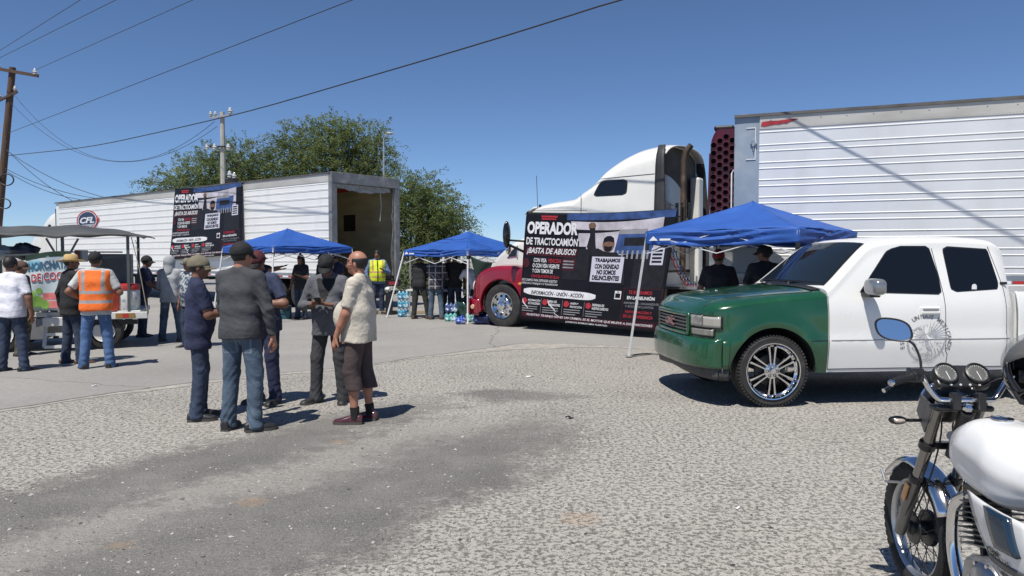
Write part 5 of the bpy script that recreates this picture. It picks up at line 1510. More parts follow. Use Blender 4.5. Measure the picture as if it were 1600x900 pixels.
# helmet hung over the right grip
HM = thing('helmet', 'black open face helmet with clear visor hung on the motorcycle handlebar', 'helmet', (2.21, 3.08, 1.135), R(-150))
mb = MB()
def hshell(sc, v0=-.62):
    def fn(u, v):
        a = 2 * math.pi * u; b = R(-38) + R(128) * v * .9999
        x, y, z = .125 * math.cos(a) * math.cos(b), .155 * math.sin(a) * math.cos(b), .145 * math.sin(b)
        return (x * sc, y * sc, z * sc)
    return fn
mb = MB()
f0 = hshell(1.0)
nu, nv = 40, 24
vs = [f0(i / nu, j / (nv - 1)) for j in range(nv) for i in range(nu)]
fs = []
for j in range(nv - 1):
    for i in range(nu):
        a = 2 * math.pi * (i + .5) / nu
        zc = .145 * math.sin(R(-38) + R(128) * (j + .5) / (nv - 1))
        if math.sin(a) > .45 and zc < .06: continue      # face opening
        fs.append((j * nu + i, j * nu + (i + 1) % nu, (j + 1) * nu + (i + 1) % nu, (j + 1) * nu + i))
mb.add(vs, fs); mb.build('shell', mat('helmet_black', (.012, .012, .014), .18, coat=.8), HM, smooth=60, solid=.014)
mb = MB(); mb.add([tuple(.93 * q for q in p) for p in vs], fs); mb.build('lining', mat('helmet_lining', (.02, .02, .024), .9), HM, smooth=60, solid=.006)
mb = MB(); mb.grid(lambda u, v: (.137 * math.cos(R(15) + R(150) * u) * math.cos(R(5) + R(60) * v), .168 * math.sin(R(15) + R(150) * u) * math.cos(R(5) + R(60) * v), .015 + .155 * math.sin(R(5) + R(60) * v)), 20, 10)
vis = mat('clear_visor', (.22, .22, .21), .10, alpha=.30, var=.1)
mb.build('visor', vis, HM, smooth=60, solid=.003)
mb = MB(); mb.tube([(.11, .04, -.07), (.10, .09, -.14), (.04, .12, -.17), (-.05, .11, -.16), (-.11, .04, -.07)], .008, 6); mb.build('chin_strap', BLACK_PLASTIC, HM)
mb = MB(); mb.tube([tuple(1.0 * np.array(f0(i / 40, 0))) for i in range(41)], .009, 6, caps=False); mb.build('edge_trim', BLACK_PLASTIC, HM)
HM.rotation_euler = (R(25), R(12), R(152))
# ---------------------------------------------------------------- pop-up canopies
BLUE = mat('blue_polyester', (.016, .080, .33), .65, var=.10, scale=2.5, bump=.35, bscale=9)
def canopy(label, F, L, Rr, apex_z, eave, drop, leg_feet, mark=False, seed=0):
    """F, L, Rr: front, left and right eave corners in plan; the back corner closes the square"""
    F, L, Rr = Vector(F), Vector(L), Vector(Rr)
    B = L + Rr - F
    c = (L + Rr) / 2
    root = thing('canopy_tent', label, 'canopy', (c.x, c.y, 0), 0, 'blue pop-up canopies')
    cor = [F - c, Rr - c, B - c, L - c]
    rg = random.Random(seed)
    mb = MB()
    ns, nr = 22, 14
    for k in range(4):
        a, b = cor[k], cor[(k + 1) % 4]
        ph = rg.random() * 6
        def roof(u, v):
            e = a + (b - a) * u
            p = e * v
            sag = .030 * math.sin(math.pi * u) * math.sin(math.pi * v)
            wr = .010 * math.sin(u * 23 + ph + 4 * v) * v * math.sin(math.pi * u) + .008 * math.sin(v * 17 + u * 9 + ph) + .006 * math.sin(v * 41 - u * 13 + ph)
            z = apex_z + (eave - apex_z) * (v ** .93) - sag + wr * (1 if 0 < u < 1 else 0)
            return (p.x, p.y, z)
        mb.grid(roof, ns, nr, flip=False)
        nrm = ((a + b) / 2).normalized()
        def val(u, v):
            e = a + (b - a) * u
            w = math.sin(math.pi * u)
            o = (.010 * math.sin(u * 31 + ph) + .008 * math.sin(u * 13 + 7 * v + ph)) * w * (.3 + v)
            fold = .020 * math.sin(v * 14 + u * 7 + ph + 2 * math.sin(u * 9)) * w
            return (e.x + nrm.x * (o + fold), e.y + nrm.y * (o + fold), eave - drop * v - .030 * w * v + .010 * math.sin(u * 19 + ph) * v * w)
        mb.grid(val, 34, 9)
    mb.build('canopy', BLUE, root, smooth=50, solid=.004)
    # frame: eave bars, scissor bars, ridge struts
    for k in range(4):
        a, b = cor[k], cor[(k + 1) % 4]
        m = (a + b) / 2
        for j, (p, q, z0, z1) in enumerate(((a, m, eave - .04, eave - .34), (m, b, eave - .34, eave - .04), (a, m, eave - .34, eave - .04), (m, b, eave - .04, eave - .34))):
            f = MB(); f.bar((p.x * .985, p.y * .985, z0), (q.x * .985, q.y * .985, z1), .022, .012); f.build('truss_bar', STEEL_WHITE, root, smooth=0)
        f = MB(); f.bar((a.x * .98, a.y * .98, eave - .06), (0, 0, apex_z - .06), .022, .02); f.build('roof_strut', STEEL_WHITE, root, smooth=0)
        ft = leg_feet[k] - c
        f = MB(); f.bar((a.x * .985, a.y * .985, eave - .03), (ft.x, ft.y, .03), .034); lg = f.build('leg', STEEL_WHITE, root, smooth=0, bevel=.003)
        f = MB(); f.box(ft.x - .055, ft.x + .055, ft.y - .055, ft.y + .055, .023, .032); f.build('foot_plate', GALV, lg, smooth=0)
        t = .04; f = MB(); f.box(-.028, .028, -.028, .028, -.06, .03); kn = f.build('corner_bracket', BLACK_PLASTIC, root, smooth=0, bevel=.006); kn.location = (a.x * .985, a.y * .985, eave - drop - .03)
    if mark:
        f = MB(); a, b = cor[3], cor[0]; d = (b - a).normalized(); n = Vector((d.y, -d.x))
        if n.dot((a + b) / 2) < 0: n = -n
        P = lambda s_, z: (a.x + d.x * s_ + n.x * .03, a.y + d.y * s_ + n.y * .03, eave - drop * .72 + z)
        f.add([P(.08, 0), P(.24, 0), P(.16, .07)], [(0, 1, 2)]); f.add([P(.27, .0), P(.46, .0), P(.46, .03), P(.27, .03)], [(0, 1, 2, 3)])
        f.build('printed_mark', WHITE_PRINT, root, smooth=0, solid=.002)
    return root
V2 = lambda x, y: Vector((x, y))
def out(p, c, d): p, c = Vector(p), Vector(c); return p + (p - c).normalized() * d
c1 = (3.78, 11.68)
canopy('blue canopy nearest the pickup, between its hood and the red cooling unit', (3.86, 9.98), (2.09, 11.6), (5.48, 11.76), 2.50, 2.02, .20,
       [V2(3.86, 10.12), out((5.48, 11.76), c1, .1), V2(3.75, 13.0), V2(1.89, 11.92)], True, 3)
canopy('blue canopy in the middle, beside the red fender of the tractor', (-1.06, 17.68), (-2.83, 19.3), (.56, 19.47), 2.29, 1.80, .14,
       [V2(-1.06, 17.62), V2(.9, 19.6), V2(-1.3, 21.6), V2(-3.30, 19.45)], True, 5)
canopy('blue canopy against the open box trailer, behind the five talking men', (-5.81, 18.0), (-7.65, 19.54), (-4.27, 19.84), 2.38, 1.89, .15,
       [V2(-5.83, 17.9), out((-4.27, 19.84), (-5.96, 19.7), .2), V2(-6.0, 21.5), V2(-7.95, 19.6)], False, 8)

# ---------------------------------------------------------------- printed banners
BAN = [mat('banner_black', (.006, .006, .010), .5, spec=.25, var=.25, scale=3, bump=.25, bscale=7), mat('banner_white', (.66, .66, .68), .45, var=.10, scale=14),
       RED_PRINT, mat('banner_sky', (.46, .43, .47), .45, var=.35, scale=3), mat('banner_blue', (.030, .065, .19), .45, var=.4, scale=6), mat('banner_sign', (.50, .50, .58), .45, var=.05),
       mat('banner_skin', (.16, .085, .055), .5, var=.2, scale=20), mat('banner_dark', (.014, .014, .018), .5, spec=.25, var=.3, scale=8), mat('banner_grey', (.24, .24, .26), .45, var=.2), mat('banner_maroon', (.05, .008, .014), .5, spec=.25, var=.4, scale=6)]
def banner(root_name, label, corners, nrm, wave=.03, seed=1):
    """corners TL, TR, BR, BL in world space"""
    TL, TR, BR, BL = [Vector(p) for p in corners]
    n = Vector(nrm).normalized()
    rg = random.Random(seed)
    ph = rg.random() * 6
    base = Vector(((TL.x + TR.x) / 2, (TL.y + TR.y) / 2, 0))
    root = thing(root_name, label, 'banner', base, 0, 'protest banners')
    def pt(a, t, o=0.0):
        p = (TL * (1 - a) + TR * a) * (1 - t) + (BL * (1 - a) + BR * a) * t
        sag = .05 * math.sin(math.pi * a) * (1 - t)
        w = wave * (math.sin(5.0 * a + 2.2 * t + ph) * .6 + math.sin(11 * a - 4 * t + ph * 2) * .25 + .5 * math.sin(8 * t + 3 * a) * .4) * (.35 + .65 * t)
        return p + n * (w + o + .001) - Vector((0, 0, sag)) - base
    mb = MB(); mb.grid(lambda u, v: pt(u, v), 61, 41); mb.build('cloth', BAN[0], root, smooth=60, solid=.003)
    art, txt = MB(), MB()
    def rect(mb_, a0, a1, t0, t1, mi, o=.004, sk=0.0, nu=12, nv=6, jag=0.0):
        mb_.grid(lambda u, v: pt(a0 + (a1 - a0) * u + sk * (1 - v) + (jag * math.sin(v * 40 + u * 3) * (1 if u in (0, 1) else 0)), t0 + (t1 - t0) * v, o), nu, nv, mi)
    def poly(mb_, P, mi, o, nd=7):
        c_ = np.mean(np.array(P), 0)
        k = len(P)
        for i in range(k):          # finely cut so the print follows the cloth
            A_, B_, C_ = c_, np.array(P[i]), np.array(P[(i + 1) % k])
            ix, vs, fs = {}, [], []
            for a in range(nd + 1):
                for b in range(nd + 1 - a):
                    ix[(a, b)] = len(vs); q = A_ + (B_ - A_) * a / nd + (C_ - A_) * b / nd; vs.append(pt(q[0], q[1], o))
            for a in range(nd):
                for b in range(nd - a):
                    fs.append((ix[(a, b)], ix[(a + 1, b)], ix[(a, b + 1)]))
                    if a + b < nd - 1: fs.append((ix[(a + 1, b)], ix[(a + 1, b + 1)], ix[(a, b + 1)]))
            mb_.add(vs, fs, mi)
    def T(s, a0, a1, t0, t1, mi=1, bold=.02, shear=0.0, o=.013):
        put_text(txt, s, a0, -t1, a1 - a0, t1 - t0, lambda x, y: pt(x, -y, o), mi, bold, shear)
    # background picture: pale streaked sky, road, lorries
    rect(art, .30, .995, .005, .065, 4, .004, nu=20)
    for k in range(4):
        art.grid(lambda u, v, k=k: pt(.33 + .06 * k + (.60 - .06 * k) * u, .075 + .085 * k + .05 * math.sin(u * 2.5 + k) * .5 - .03 * u + .07 * v, .0045 + .0003 * k), 18, 3, 3)
    rect(art, .40, .70, .20, .30, 3, .0062); rect(art, .64, .88, .17, .36, 4, .0068, sk=.02); rect(art, .66, .84, .15, .19, 8, .0074); rect(art, .70, .84, .22, .29, 7, .0078)
    for k in range(7): rect(art, .66 + .032 * k, .672 + .032 * k, .33, .40, 8, .0080 + .0001 * k, nu=2, nv=2)
    rect(art, .78, .98, .34, .66, 7, .0066); rect(art, .30, .48, .32, .60, 7, .0066); rect(art, .29, .385, .415, .52, 9, .0072); rect(art, .88, .96, .31, .45, 5, .0076)
    for k in range(4): rect(txt, .89, .95, .325 + .03 * k, .34 + .03 * k, 0, .012, nu=3, nv=2)
    for k in range(3): rect(txt, .30, .375, .43 + .028 * k, .443 + .028 * k, 8, .012, nu=3, nv=2)
    # man with raised fist holding a sign
    poly(art, [(.455, .30), (.47, .20), (.462, .13), (.50, .125), (.505, .20), (.515, .29), (.53, .36), (.50, .40)], 7, .0088)
    poly(art, [(.49, .34), (.53, .31), (.57, .335), (.60, .345), (.66, .345), (.70, .40), (.725, .50), (.74, .62), (.49, .62), (.495, .45)], 7, .009)
    poly(art, [(.458, .135), (.455, .10), (.47, .085), (.495, .088), (.505, .11), (.50, .135)], 6, .0096)
    poly(art, [(.60 + .040 * math.cos(q), .275 + .070 * math.sin(q)) for q in [2 * math.pi * i / 16 for i in range(16)]], 6, .0098)
    poly(art, [(.563, .262), (.566, .225), (.585, .205), (.61, .203), (.632, .222), (.636, .262), (.60, .25)], 0, .0104)
    poly(art, [(.572, .29), (.60, .298), (.628, .29), (.622, .33), (.60, .342), (.578, .33)], 0, .0104)
    rect(art, .50, .715, .385, .605, 5, .0106)
    for i, (s_, w_) in enumerate((('TRABAJAMOS', .17), ('CON DIGNIDAD', .165), ('NO SOMOS', .13), ('DELINCUENTES', .185))):
        T(s_, .607 - w_ / 2, .607 + w_ / 2, .398 + .05 * i, .441 + .05 * i, 0, .05)
    # headline block
    rect(txt, .115, .235, .028, .045, 2, .012, nu=8, nv=2, jag=.004); rect(txt, .12, .225, .052, .066, 2, .012, nu=8, nv=2)
    T('OPERADOR', .02, .385, .085, .20, 1, .045)
    T('DE TRACTOCAMIÓN', .02, .39, .215, .30, 1, .03)
    rect(art, .02, .395, .318, .40, 9, .0072, jag=.006)
    T('¡BASTA DE ABUSOS!', .03, .385, .325, .392, 1, .02, .25)
    T('CON VISA', .085, .18, .42, .458); T('VENCIDA', .19, .285, .42, .458, 2)
    T('O CON VISA VIGENTE', .08, .275, .47, .508); T('Y CON TEMOR DE', .08, .232, .52, .556); T('CANCELACIÓN DE ELLA', .075, .28, .567, .60, 2)
    T('NOS UNIMOS PARA DEFENDER NUESTRO', .005, .27, .615, .638, 1, .0, .2); T('DERECHO A TRABAJAR Y A TRANSPORTAR', .005, .275, .648, .671, 1, .0, .2)
    for q in range(2):      # red fist outline
        pass
    poly(txt, [(.03 + .026 * math.cos(q) * (1 + .12 * math.sin(3 * q)), .47 + .045 * math.sin(q)) for q in [2 * math.pi * i / 14 for i in range(14)]], 9, .012)
    txt.grid(lambda u, v: pt(.025 + .53 * u, .700 + .070 * v + .012 * (u - .5) + (.012 * math.sin(u * 60) if u in (0, 1) else 0) - .02 * (abs(2 * u - 1) ** 8) * (2 * v - 1), .010), 24, 4, 1)
    T('INFORMACIÓN - UNIÓN - ACCIÓN', .085, .47, .712, .757, 0, .02, .2)
    heads = (('INFORMACIÓN', 'ACTUALIZADA'), ('MESA DE', 'OPERADORES'), ('UNIÓN Y', 'PROTECCIÓN'), ('DEFENSA DE', 'NUESTROS DERECHOS'))
    for i, (h1, h2) in enumerate(heads):
        a0 = .015 + .158 * i
        poly(txt, [(a0 + .022 + .020 * math.cos(q) * (1 + .15 * math.cos(5 * q)), .822 + .028 * math.sin(q)) for q in [2 * math.pi * k / 15 for k in range(15)]], 2, .012)
        T(h1, a0 + .05, a0 + .05 + .0085 * len(h1), .800, .822); T(h2, a0 + .05, a0 + .05 + .0085 * len(h2) * (.8 if len(h2) > 12 else 1), .830, .852)
        for k in range(3):
            rect(txt, a0 + .005, a0 + .125 - .03 * (k == 2), .868 + .021 * k, .876 + .021 * k, 8, .012, nu=8, nv=2, jag=.003)
        if i: rect(txt, a0 - .008, a0 - .006, .79, .925, 8, .012, nu=2, nv=4)
    rect(art, .02, .97, .930, .968, 9, .0072, nu=30, jag=.004)
    T('NUESTRO TRABAJO NO ES UN CRIMEN, ES EL MOTOR QUE MUEVE A DOS NACIONES', .06, .955, .937, .962, 1, .01, .2)
    T('¡UNIDOS SOMOS MÁS FUERTES!', .36, .66, .971, .992, 1, .01)
    rect(art, .74, .99, .645, .925, 9, .0070, nu=10); rect(art, .745, .985, .65, .918, 0, .0076, nu=10)
    rect(txt, .685, .728, .675, .745, 1, .011); rect(txt, .690, .723, .695, .735, 0, .0125, nu=3, nv=3); rect(txt, .70, .713, .68, .688, 0, .0125, nu=3, nv=2)
    T('TE ESPERAMOS', .775, .925, .665, .695, 2); T('EN LA REUNIÓN', .77, .945, .705, .74, 1, .03)
    T('INFÓRMATE, ORGANÍZATE', .755, .975, .758, .782, 8, .0); T('Y ACCIONES JUNTOS', .765, .945, .79, .812, 8, .0)
    T('PARTICIPACIÓN Y', .77, .94, .828, .855, 2); T('DE LA CONFERENCIA', .76, .95, .868, .895, 2)
    for (a_, t_, da, dt, w_) in ((.025, .80, .035, .10, .005), (.215, .79, .06, .12, .006), (.27, .90, .05, .06, .004)):      # wind slits torn open
        txt.grid(lambda u, v: pt(a_ + da * v + w_ * math.sin(math.pi * v) * (2 * u - 1) - .01 * math.sin(v * 5), t_ + dt * v, .014), 3, 10, 1)
    tag(art.build('printed_picture', BAN, root, smooth=60), kind='stuff'); tag(txt.build('lettering', BAN, root, smooth=60), kind='stuff')
    return root, pt
# on the tractor: local (x, y, z) of the tractor to world
def tr_w(x, y, z): 
    c_, s_ = math.cos(R(-36)), math.sin(R(-36))
    return (TR0[0] + c_ * x - s_ * y, TR0[1] + s_ * x + c_ * y, z)
b1, _ = banner('protest_banner', 'large black printed protest banner hung along the white tractor', [tr_w(.80, -1.34, 2.62), tr_w(4.36, -1.36, 2.56), tr_w(4.02, -1.42, .13), tr_w(.64, -1.42, .25)],
               (-math.sin(R(36)), -math.cos(R(36)), 0), .035, 4)
mb = MB()
for a_, b_ in (((.78, -1.16, 2.66), (.80, -1.34, 2.62)), ((4.0, -1.2, 2.75), (4.36, -1.36, 2.56)), ((.68, -1.1, 2.66), (2.3, -1.30, 2.60)), ((.64, -1.3, .3), (.7, -1.1, .5))):
    mb.tube([Vector(tr_w(*a_)) - b1.location, Vector(tr_w(*b_)) - b1.location], .006, 6)
mb.build('tie_cord', BLACK_PLASTIC, b1)
def vn_w(s, y, z):      # s metres forward from the rear of the open trailer
    return (-5.27 - .787 * s + y * -.617, 21.7 + .617 * s + y * -.787, z)
b2, _ = banner('protest_banner', 'black printed protest banner hung high on the side of the open box trailer', [vn_w(8.85, .08, 4.12), vn_w(4.52, .08, 4.10), vn_w(4.42, .20, 1.72), vn_w(9.15, .20, 1.52)],
               (-.617, -.787, 0), .04, 9)
# ---------------------------------------------------------------- people: bodies and clothes grown from signed distance fields
def smin(a, b, k):
    h = np.maximum(k - np.abs(a - b), 0) / k
    return np.minimum(a, b) - h * h * k * .25

class Field:
    def __init__(self, lo, hi, res):
        self.lo = np.array(lo, float); self.res = res
        self.n = np.maximum(3, np.ceil((np.array(hi) - self.lo) / res).astype(int) + 1)
        self.ax = [self.lo[i] + res * np.arange(self.n[i]) for i in range(3)]
        self.F = np.full(self.n, .5, np.float32)
    def sl(self, lo, hi):
        out = []
        for i in range(3):
            a = int(np.floor((lo[i] - self.lo[i]) / self.res)); b = int(np.ceil((hi[i] - self.lo[i]) / self.res)) + 1
            a, b = max(0, a), min(int(self.n[i]), b)
            if b <= a: return None
            out.append(slice(a, b))
        return tuple(out)
    def pts(self, s):
        return (self.ax[0][s[0]][:, None, None].astype(np.float32), self.ax[1][s[1]][None, :, None].astype(np.float32), self.ax[2][s[2]][None, None, :].astype(np.float32))
    def cone(self, a, b, ra, rb, k=.03, flat=1.0, fdir=(0, 1, 0), cut=None, sub=False):
        """round cone from a to b; flat squeezes it along fdir; cut=(point, normal) slices it"""
        a, b = np.array(a, float), np.array(b, float)
        m = max(ra, rb) * max(1, flat) + .05
        s = self.sl(np.minimum(a, b) - m, np.maximum(a, b) + m)
        if s is None: return
        X, Y, Z = self.pts(s)
        ab = b - a; L2 = max(1e-9, float(ab @ ab))
        t = np.clip(((X - a[0]) * ab[0] + (Y - a[1]) * ab[1] + (Z - a[2]) * ab[2]) / L2, 0, 1)
        qx, qy, qz = X - (a[0] + t * ab[0]), Y - (a[1] + t * ab[1]), Z - (a[2] + t * ab[2])
        d2 = qx * qx + qy * qy + qz * qz
        if flat != 1.0:
            f = np.array(fdir, float); f /= np.linalg.norm(f)
            qf = qx * f[0] + qy * f[1] + qz * f[2]
            d2 = d2 - qf * qf + (qf / flat) ** 2
        d = np.sqrt(np.maximum(d2, 0)) - (ra + (rb - ra) * t)
        if flat < 1: d = d * (.5 + .5 * flat)
        if cut is not None:
            c, nn = np.array(cut[0], float), np.array(cut[1], float)
            d = np.maximum(d, (X - c[0]) * nn[0] + (Y - c[1]) * nn[1] + (Z - c[2]) * nn[2])
        if sub: self.F[s] = np.maximum(self.F[s], -d)
        else: self.F[s] = smin(self.F[s], d.astype(np.float32), k)
    def ell(self, c, r, M=None, k=.02, sub=False):
        c, r = np.array(c, float), np.array(r, float)
        m = r.max() + .04
        s = self.sl(c - m, c + m)
        if s is None: return
        X, Y, Z = self.pts(s)
        p = [X - c[0], Y - c[1], Z - c[2]]
        if M is not None:
            p = [M[0][i] * p[0] + M[1][i] * p[1] + M[2][i] * p[2] for i in range(3)]     # inverse rotation
        q = np.sqrt((p[0] / r[0]) ** 2 + (p[1] / r[1]) ** 2 + (p[2] / r[2]) ** 2)
        d = (q - 1) * r.min()
        if sub: self.F[s] = np.maximum(self.F[s], -d)
        else: self.F[s] = smin(self.F[s], d.astype(np.float32), k)
    def all(self):
        return self.pts((slice(None),) * 3)
    def mesh(self):
        """surface nets"""
        F = self.F; S = F < 0
        c = np.zeros(tuple(n - 1 for n in F.shape), np.int8)
        for i in (0, 1):
            for j in (0, 1):
                for k in (0, 1):
                    c += S[i:F.shape[0] - 1 + i, j:F.shape[1] - 1 + j, k:F.shape[2] - 1 + k]
        act = (c > 0) & (c < 8)
        I = np.argwhere(act)
        if len(I) == 0: return np.zeros((0, 3)), np.zeros((0, 4), int)
        idx = -np.ones(act.shape, np.int64); idx[act] = np.arange(len(I))
        acc = np.zeros((len(I), 3)); cnt = np.zeros(len(I))
        cs = [(i, j, k) for i in (0, 1) for j in (0, 1) for k in (0, 1)]
        val = {q: F[I[:, 0] + q[0], I[:, 1] + q[1], I[:, 2] + q[2]] for q in cs}
        for q in cs:
            for ax in range(3):
                if q[ax]: continue
                q2 = tuple(v + (1 if i == ax else 0) for i, v in enumerate(q))
                a, b = val[q], val[q2]
                x = (a < 0) != (b < 0)
                t = np.where(x, a / np.where(x, a - b, 1), 0)
                p = np.tile(np.array(q, float), (len(I), 1)); p[:, ax] += t
                acc[x] += p[x]; cnt[x] += 1
        V = self.lo + (I + acc / cnt[:, None]) * self.res
        faces = []
        for ax in range(3):
            u, v = (ax + 1) % 3, (ax + 2) % 3
            sa = [slice(None)] * 3; sb = [slice(None)] * 3
            sa[ax] = slice(0, F.shape[ax] - 1); sb[ax] = slice(1, F.shape[ax])
            A, B = S[tuple(sa)], S[tuple(sb)]
            for sgn in (0, 1):
                E = np.argwhere((A & ~B) if sgn == 0 else (~A & B))
                E = E[(E[:, u] > 0) & (E[:, v] > 0) & (E[:, u] < F.shape[u] - 1) & (E[:, v] < F.shape[v] - 1)]
                q = []
                for du, dv in ((1, 1), (0, 1), (0, 0), (1, 0)):
                    e = E.copy(); e[:, u] -= du; e[:, v] -= dv
                    q.append(idx[e[:, 0], e[:, 1], e[:, 2]])
                q = np.stack(q, 1)
                faces.append(q if sgn == 0 else q[:, ::-1])
        return V, np.concatenate(faces)

def np_mesh(name, V, Fq, mats, mi=None):
    me = bpy.data.meshes.new(name)
    me.from_pydata(V.tolist(), [], Fq.tolist())
    for m in mats: me.materials.append(m)
    if mi is not None: me.polygons.foreach_set('material_index', mi.astype(np.int32))
    me.polygons.foreach_set('use_smooth', np.ones(len(me.polygons), bool))
    me.update()
    return me

SKIN = [mat('skin_tan', (.30, .155, .095), .55, var=.12, scale=14, bump=.1, bscale=120), mat('skin_brown', (.20, .095, .058), .55, var=.12, scale=14, bump=.1, bscale=120), mat('skin_ruddy', (.36, .165, .105), .5, var=.15, scale=12, bump=.1, bscale=120)]
EYE = mat('eye_dark', (.02, .015, .012), .3); BROW = mat('brow_dark', (.025, .02, .016), .8)
def cloth(name, c, var=.20, scale=5, bump=.85, bscale=10, **k): return mat(name, c, .85, var=var, scale=scale, bump=bump, bscale=bscale, **k)
JEANS = cloth('jeans_faded', (.045, .072, .112), col2=(.105, .145, .19), c2scale=2.6, c2lo=.42, c2hi=.68)
JEANS_BLUE = cloth('jeans_blue', (.045, .095, .21), col2=(.10, .175, .33), c2scale=2.2, c2lo=.4, c2hi=.7)
JEANS_DARK = cloth('jeans_dark', (.022, .034, .065), col2=(.045, .065, .11), c2scale=2.5, c2lo=.45, c2hi=.7)
BLACKC = cloth('black_cloth', (.012, .012, .014)); CHAR = cloth('charcoal_cloth', (.040, .041, .046)); NAVY = cloth('navy_cloth', (.017, .022, .060)); NAVY2 = cloth('navy_faded', (.026, .035, .075))
GREYSW = cloth('grey_sweater', (.046, .049, .055)); WORKGREY = cloth('work_grey', (.098, .102, .115)); BEIGE = cloth('beige_tee', (.50, .455, .38)); BROWN = cloth('brown_shorts', (.062, .043, .042)); WHITEC = cloth('white_tee', (.66, .66, .72)); GREYT = cloth('grey_tee', (.42, .43, .42)); HOODIE = cloth('grey_hoodie', (.34, .355, .37)); KHAKI = cloth('khaki_cap', (.165, .145, .10)); REDCAP = cloth('red_cap', (.19, .012, .016)); DKRED = cloth('dark_red_cap', (.075, .014, .018)); CAMO = cloth('camo', (.10, .095, .06), col2=(.04, .042, .03), c2scale=14, c2lo=.45, c2hi=.5)
ORANGE = cloth('orange_vest', (.80, .155, .022), var=.06); YELLOW = cloth('yellow_vest', (.62, .72, .03), var=.06); TAPE = mat('reflective_tape', (.30, .29, .29), .4, var=.1, scale=20)
SHOE_BK = mat('shoe_black', (.018, .017, .017), .5, var=.2, scale=14, bump=.15); SHOE_BR = mat('shoe_brown', (.10, .055, .035), .5, var=.2); SHOE_WINE = mat('shoe_wine', (.075, .022, .026), .22, var=.3, scale=14, coat=.6); SOLE = mat('sole_grey', (.07, .065, .06), .8); SOCK = cloth('black_sock', (.008, .008, .008))
HAIRM = mat('black_hair', (.010, .009, .008), .55, var=.3, scale=40, bump=.5, bscale=150); STRAW = mat('straw', (.50, .36, .16), .8, var=.2, scale=30, bump=.6, bscale=120, col2=(.36, .24, .10), c2scale=30)
PATTERN = cloth('pattern_shirt', (.05, .08, .13), col2=(.34, .36, .36), c2scale=22, c2lo=.48, c2hi=.52)
SEAM = {'jeans_faded': cloth('seam_faded', (.15, .19, .25)), 'jeans_blue': cloth('seam_blue', (.14, .21, .36)), 'jeans_dark': cloth('seam_dark', (.055, .07, .11))}
def plaid_mat():
    m = cloth('plaid_shirt', (.028, .026, .036)); N, L = m.node_tree.nodes, m.node_tree.links
    b = N['Principled BSDF']; src = b.inputs['Base Color'].links[0].from_socket
    tc = N.new('ShaderNodeTexCoord'); sp = N.new('ShaderNodeSeparateXYZ'); L.new(tc.outputs['Object'], sp.inputs[0])
    fac = None
    for ax, per, w in ((0, .17, .16), (2, .17, .14), (0, .057, .10)):
        a = N.new('ShaderNodeMath'); a.operation = 'WRAP'; a.inputs[1].default_value = per; a.inputs[2].default_value = 0; L.new(sp.outputs[ax], a.inputs[0])
        c = N.new('ShaderNodeMath'); c.operation = 'LESS_THAN'; c.inputs[1].default_value = per * w; L.new(a.outputs[0], c.inputs[0])
        e = N.new('ShaderNodeMath'); e.operation = 'MULTIPLY'; e.inputs[1].default_value = .75 if per > .1 else .18; L.new(c.outputs[0], e.inputs[0])
        if fac is None: fac = e.outputs[0]
        else:
            mx_ = N.new('ShaderNodeMath'); mx_.operation = 'MAXIMUM'; L.new(fac, mx_.inputs[0]); L.new(e.outputs[0], mx_.inputs[1]); fac = mx_.outputs[0]
    mm = N.new('ShaderNodeMix'); mm.data_type = 'RGBA'; L.new(fac, mm.inputs[0]); L.new(src, mm.inputs[6]); mm.inputs[7].default_value = (.42, .40, .42, 1); L.new(mm.outputs[2], b.inputs['Base Color'])
    return m
PLAID = plaid_mat()

def nrm_(v): v = np.array(v, float); return v / np.linalg.norm(v)

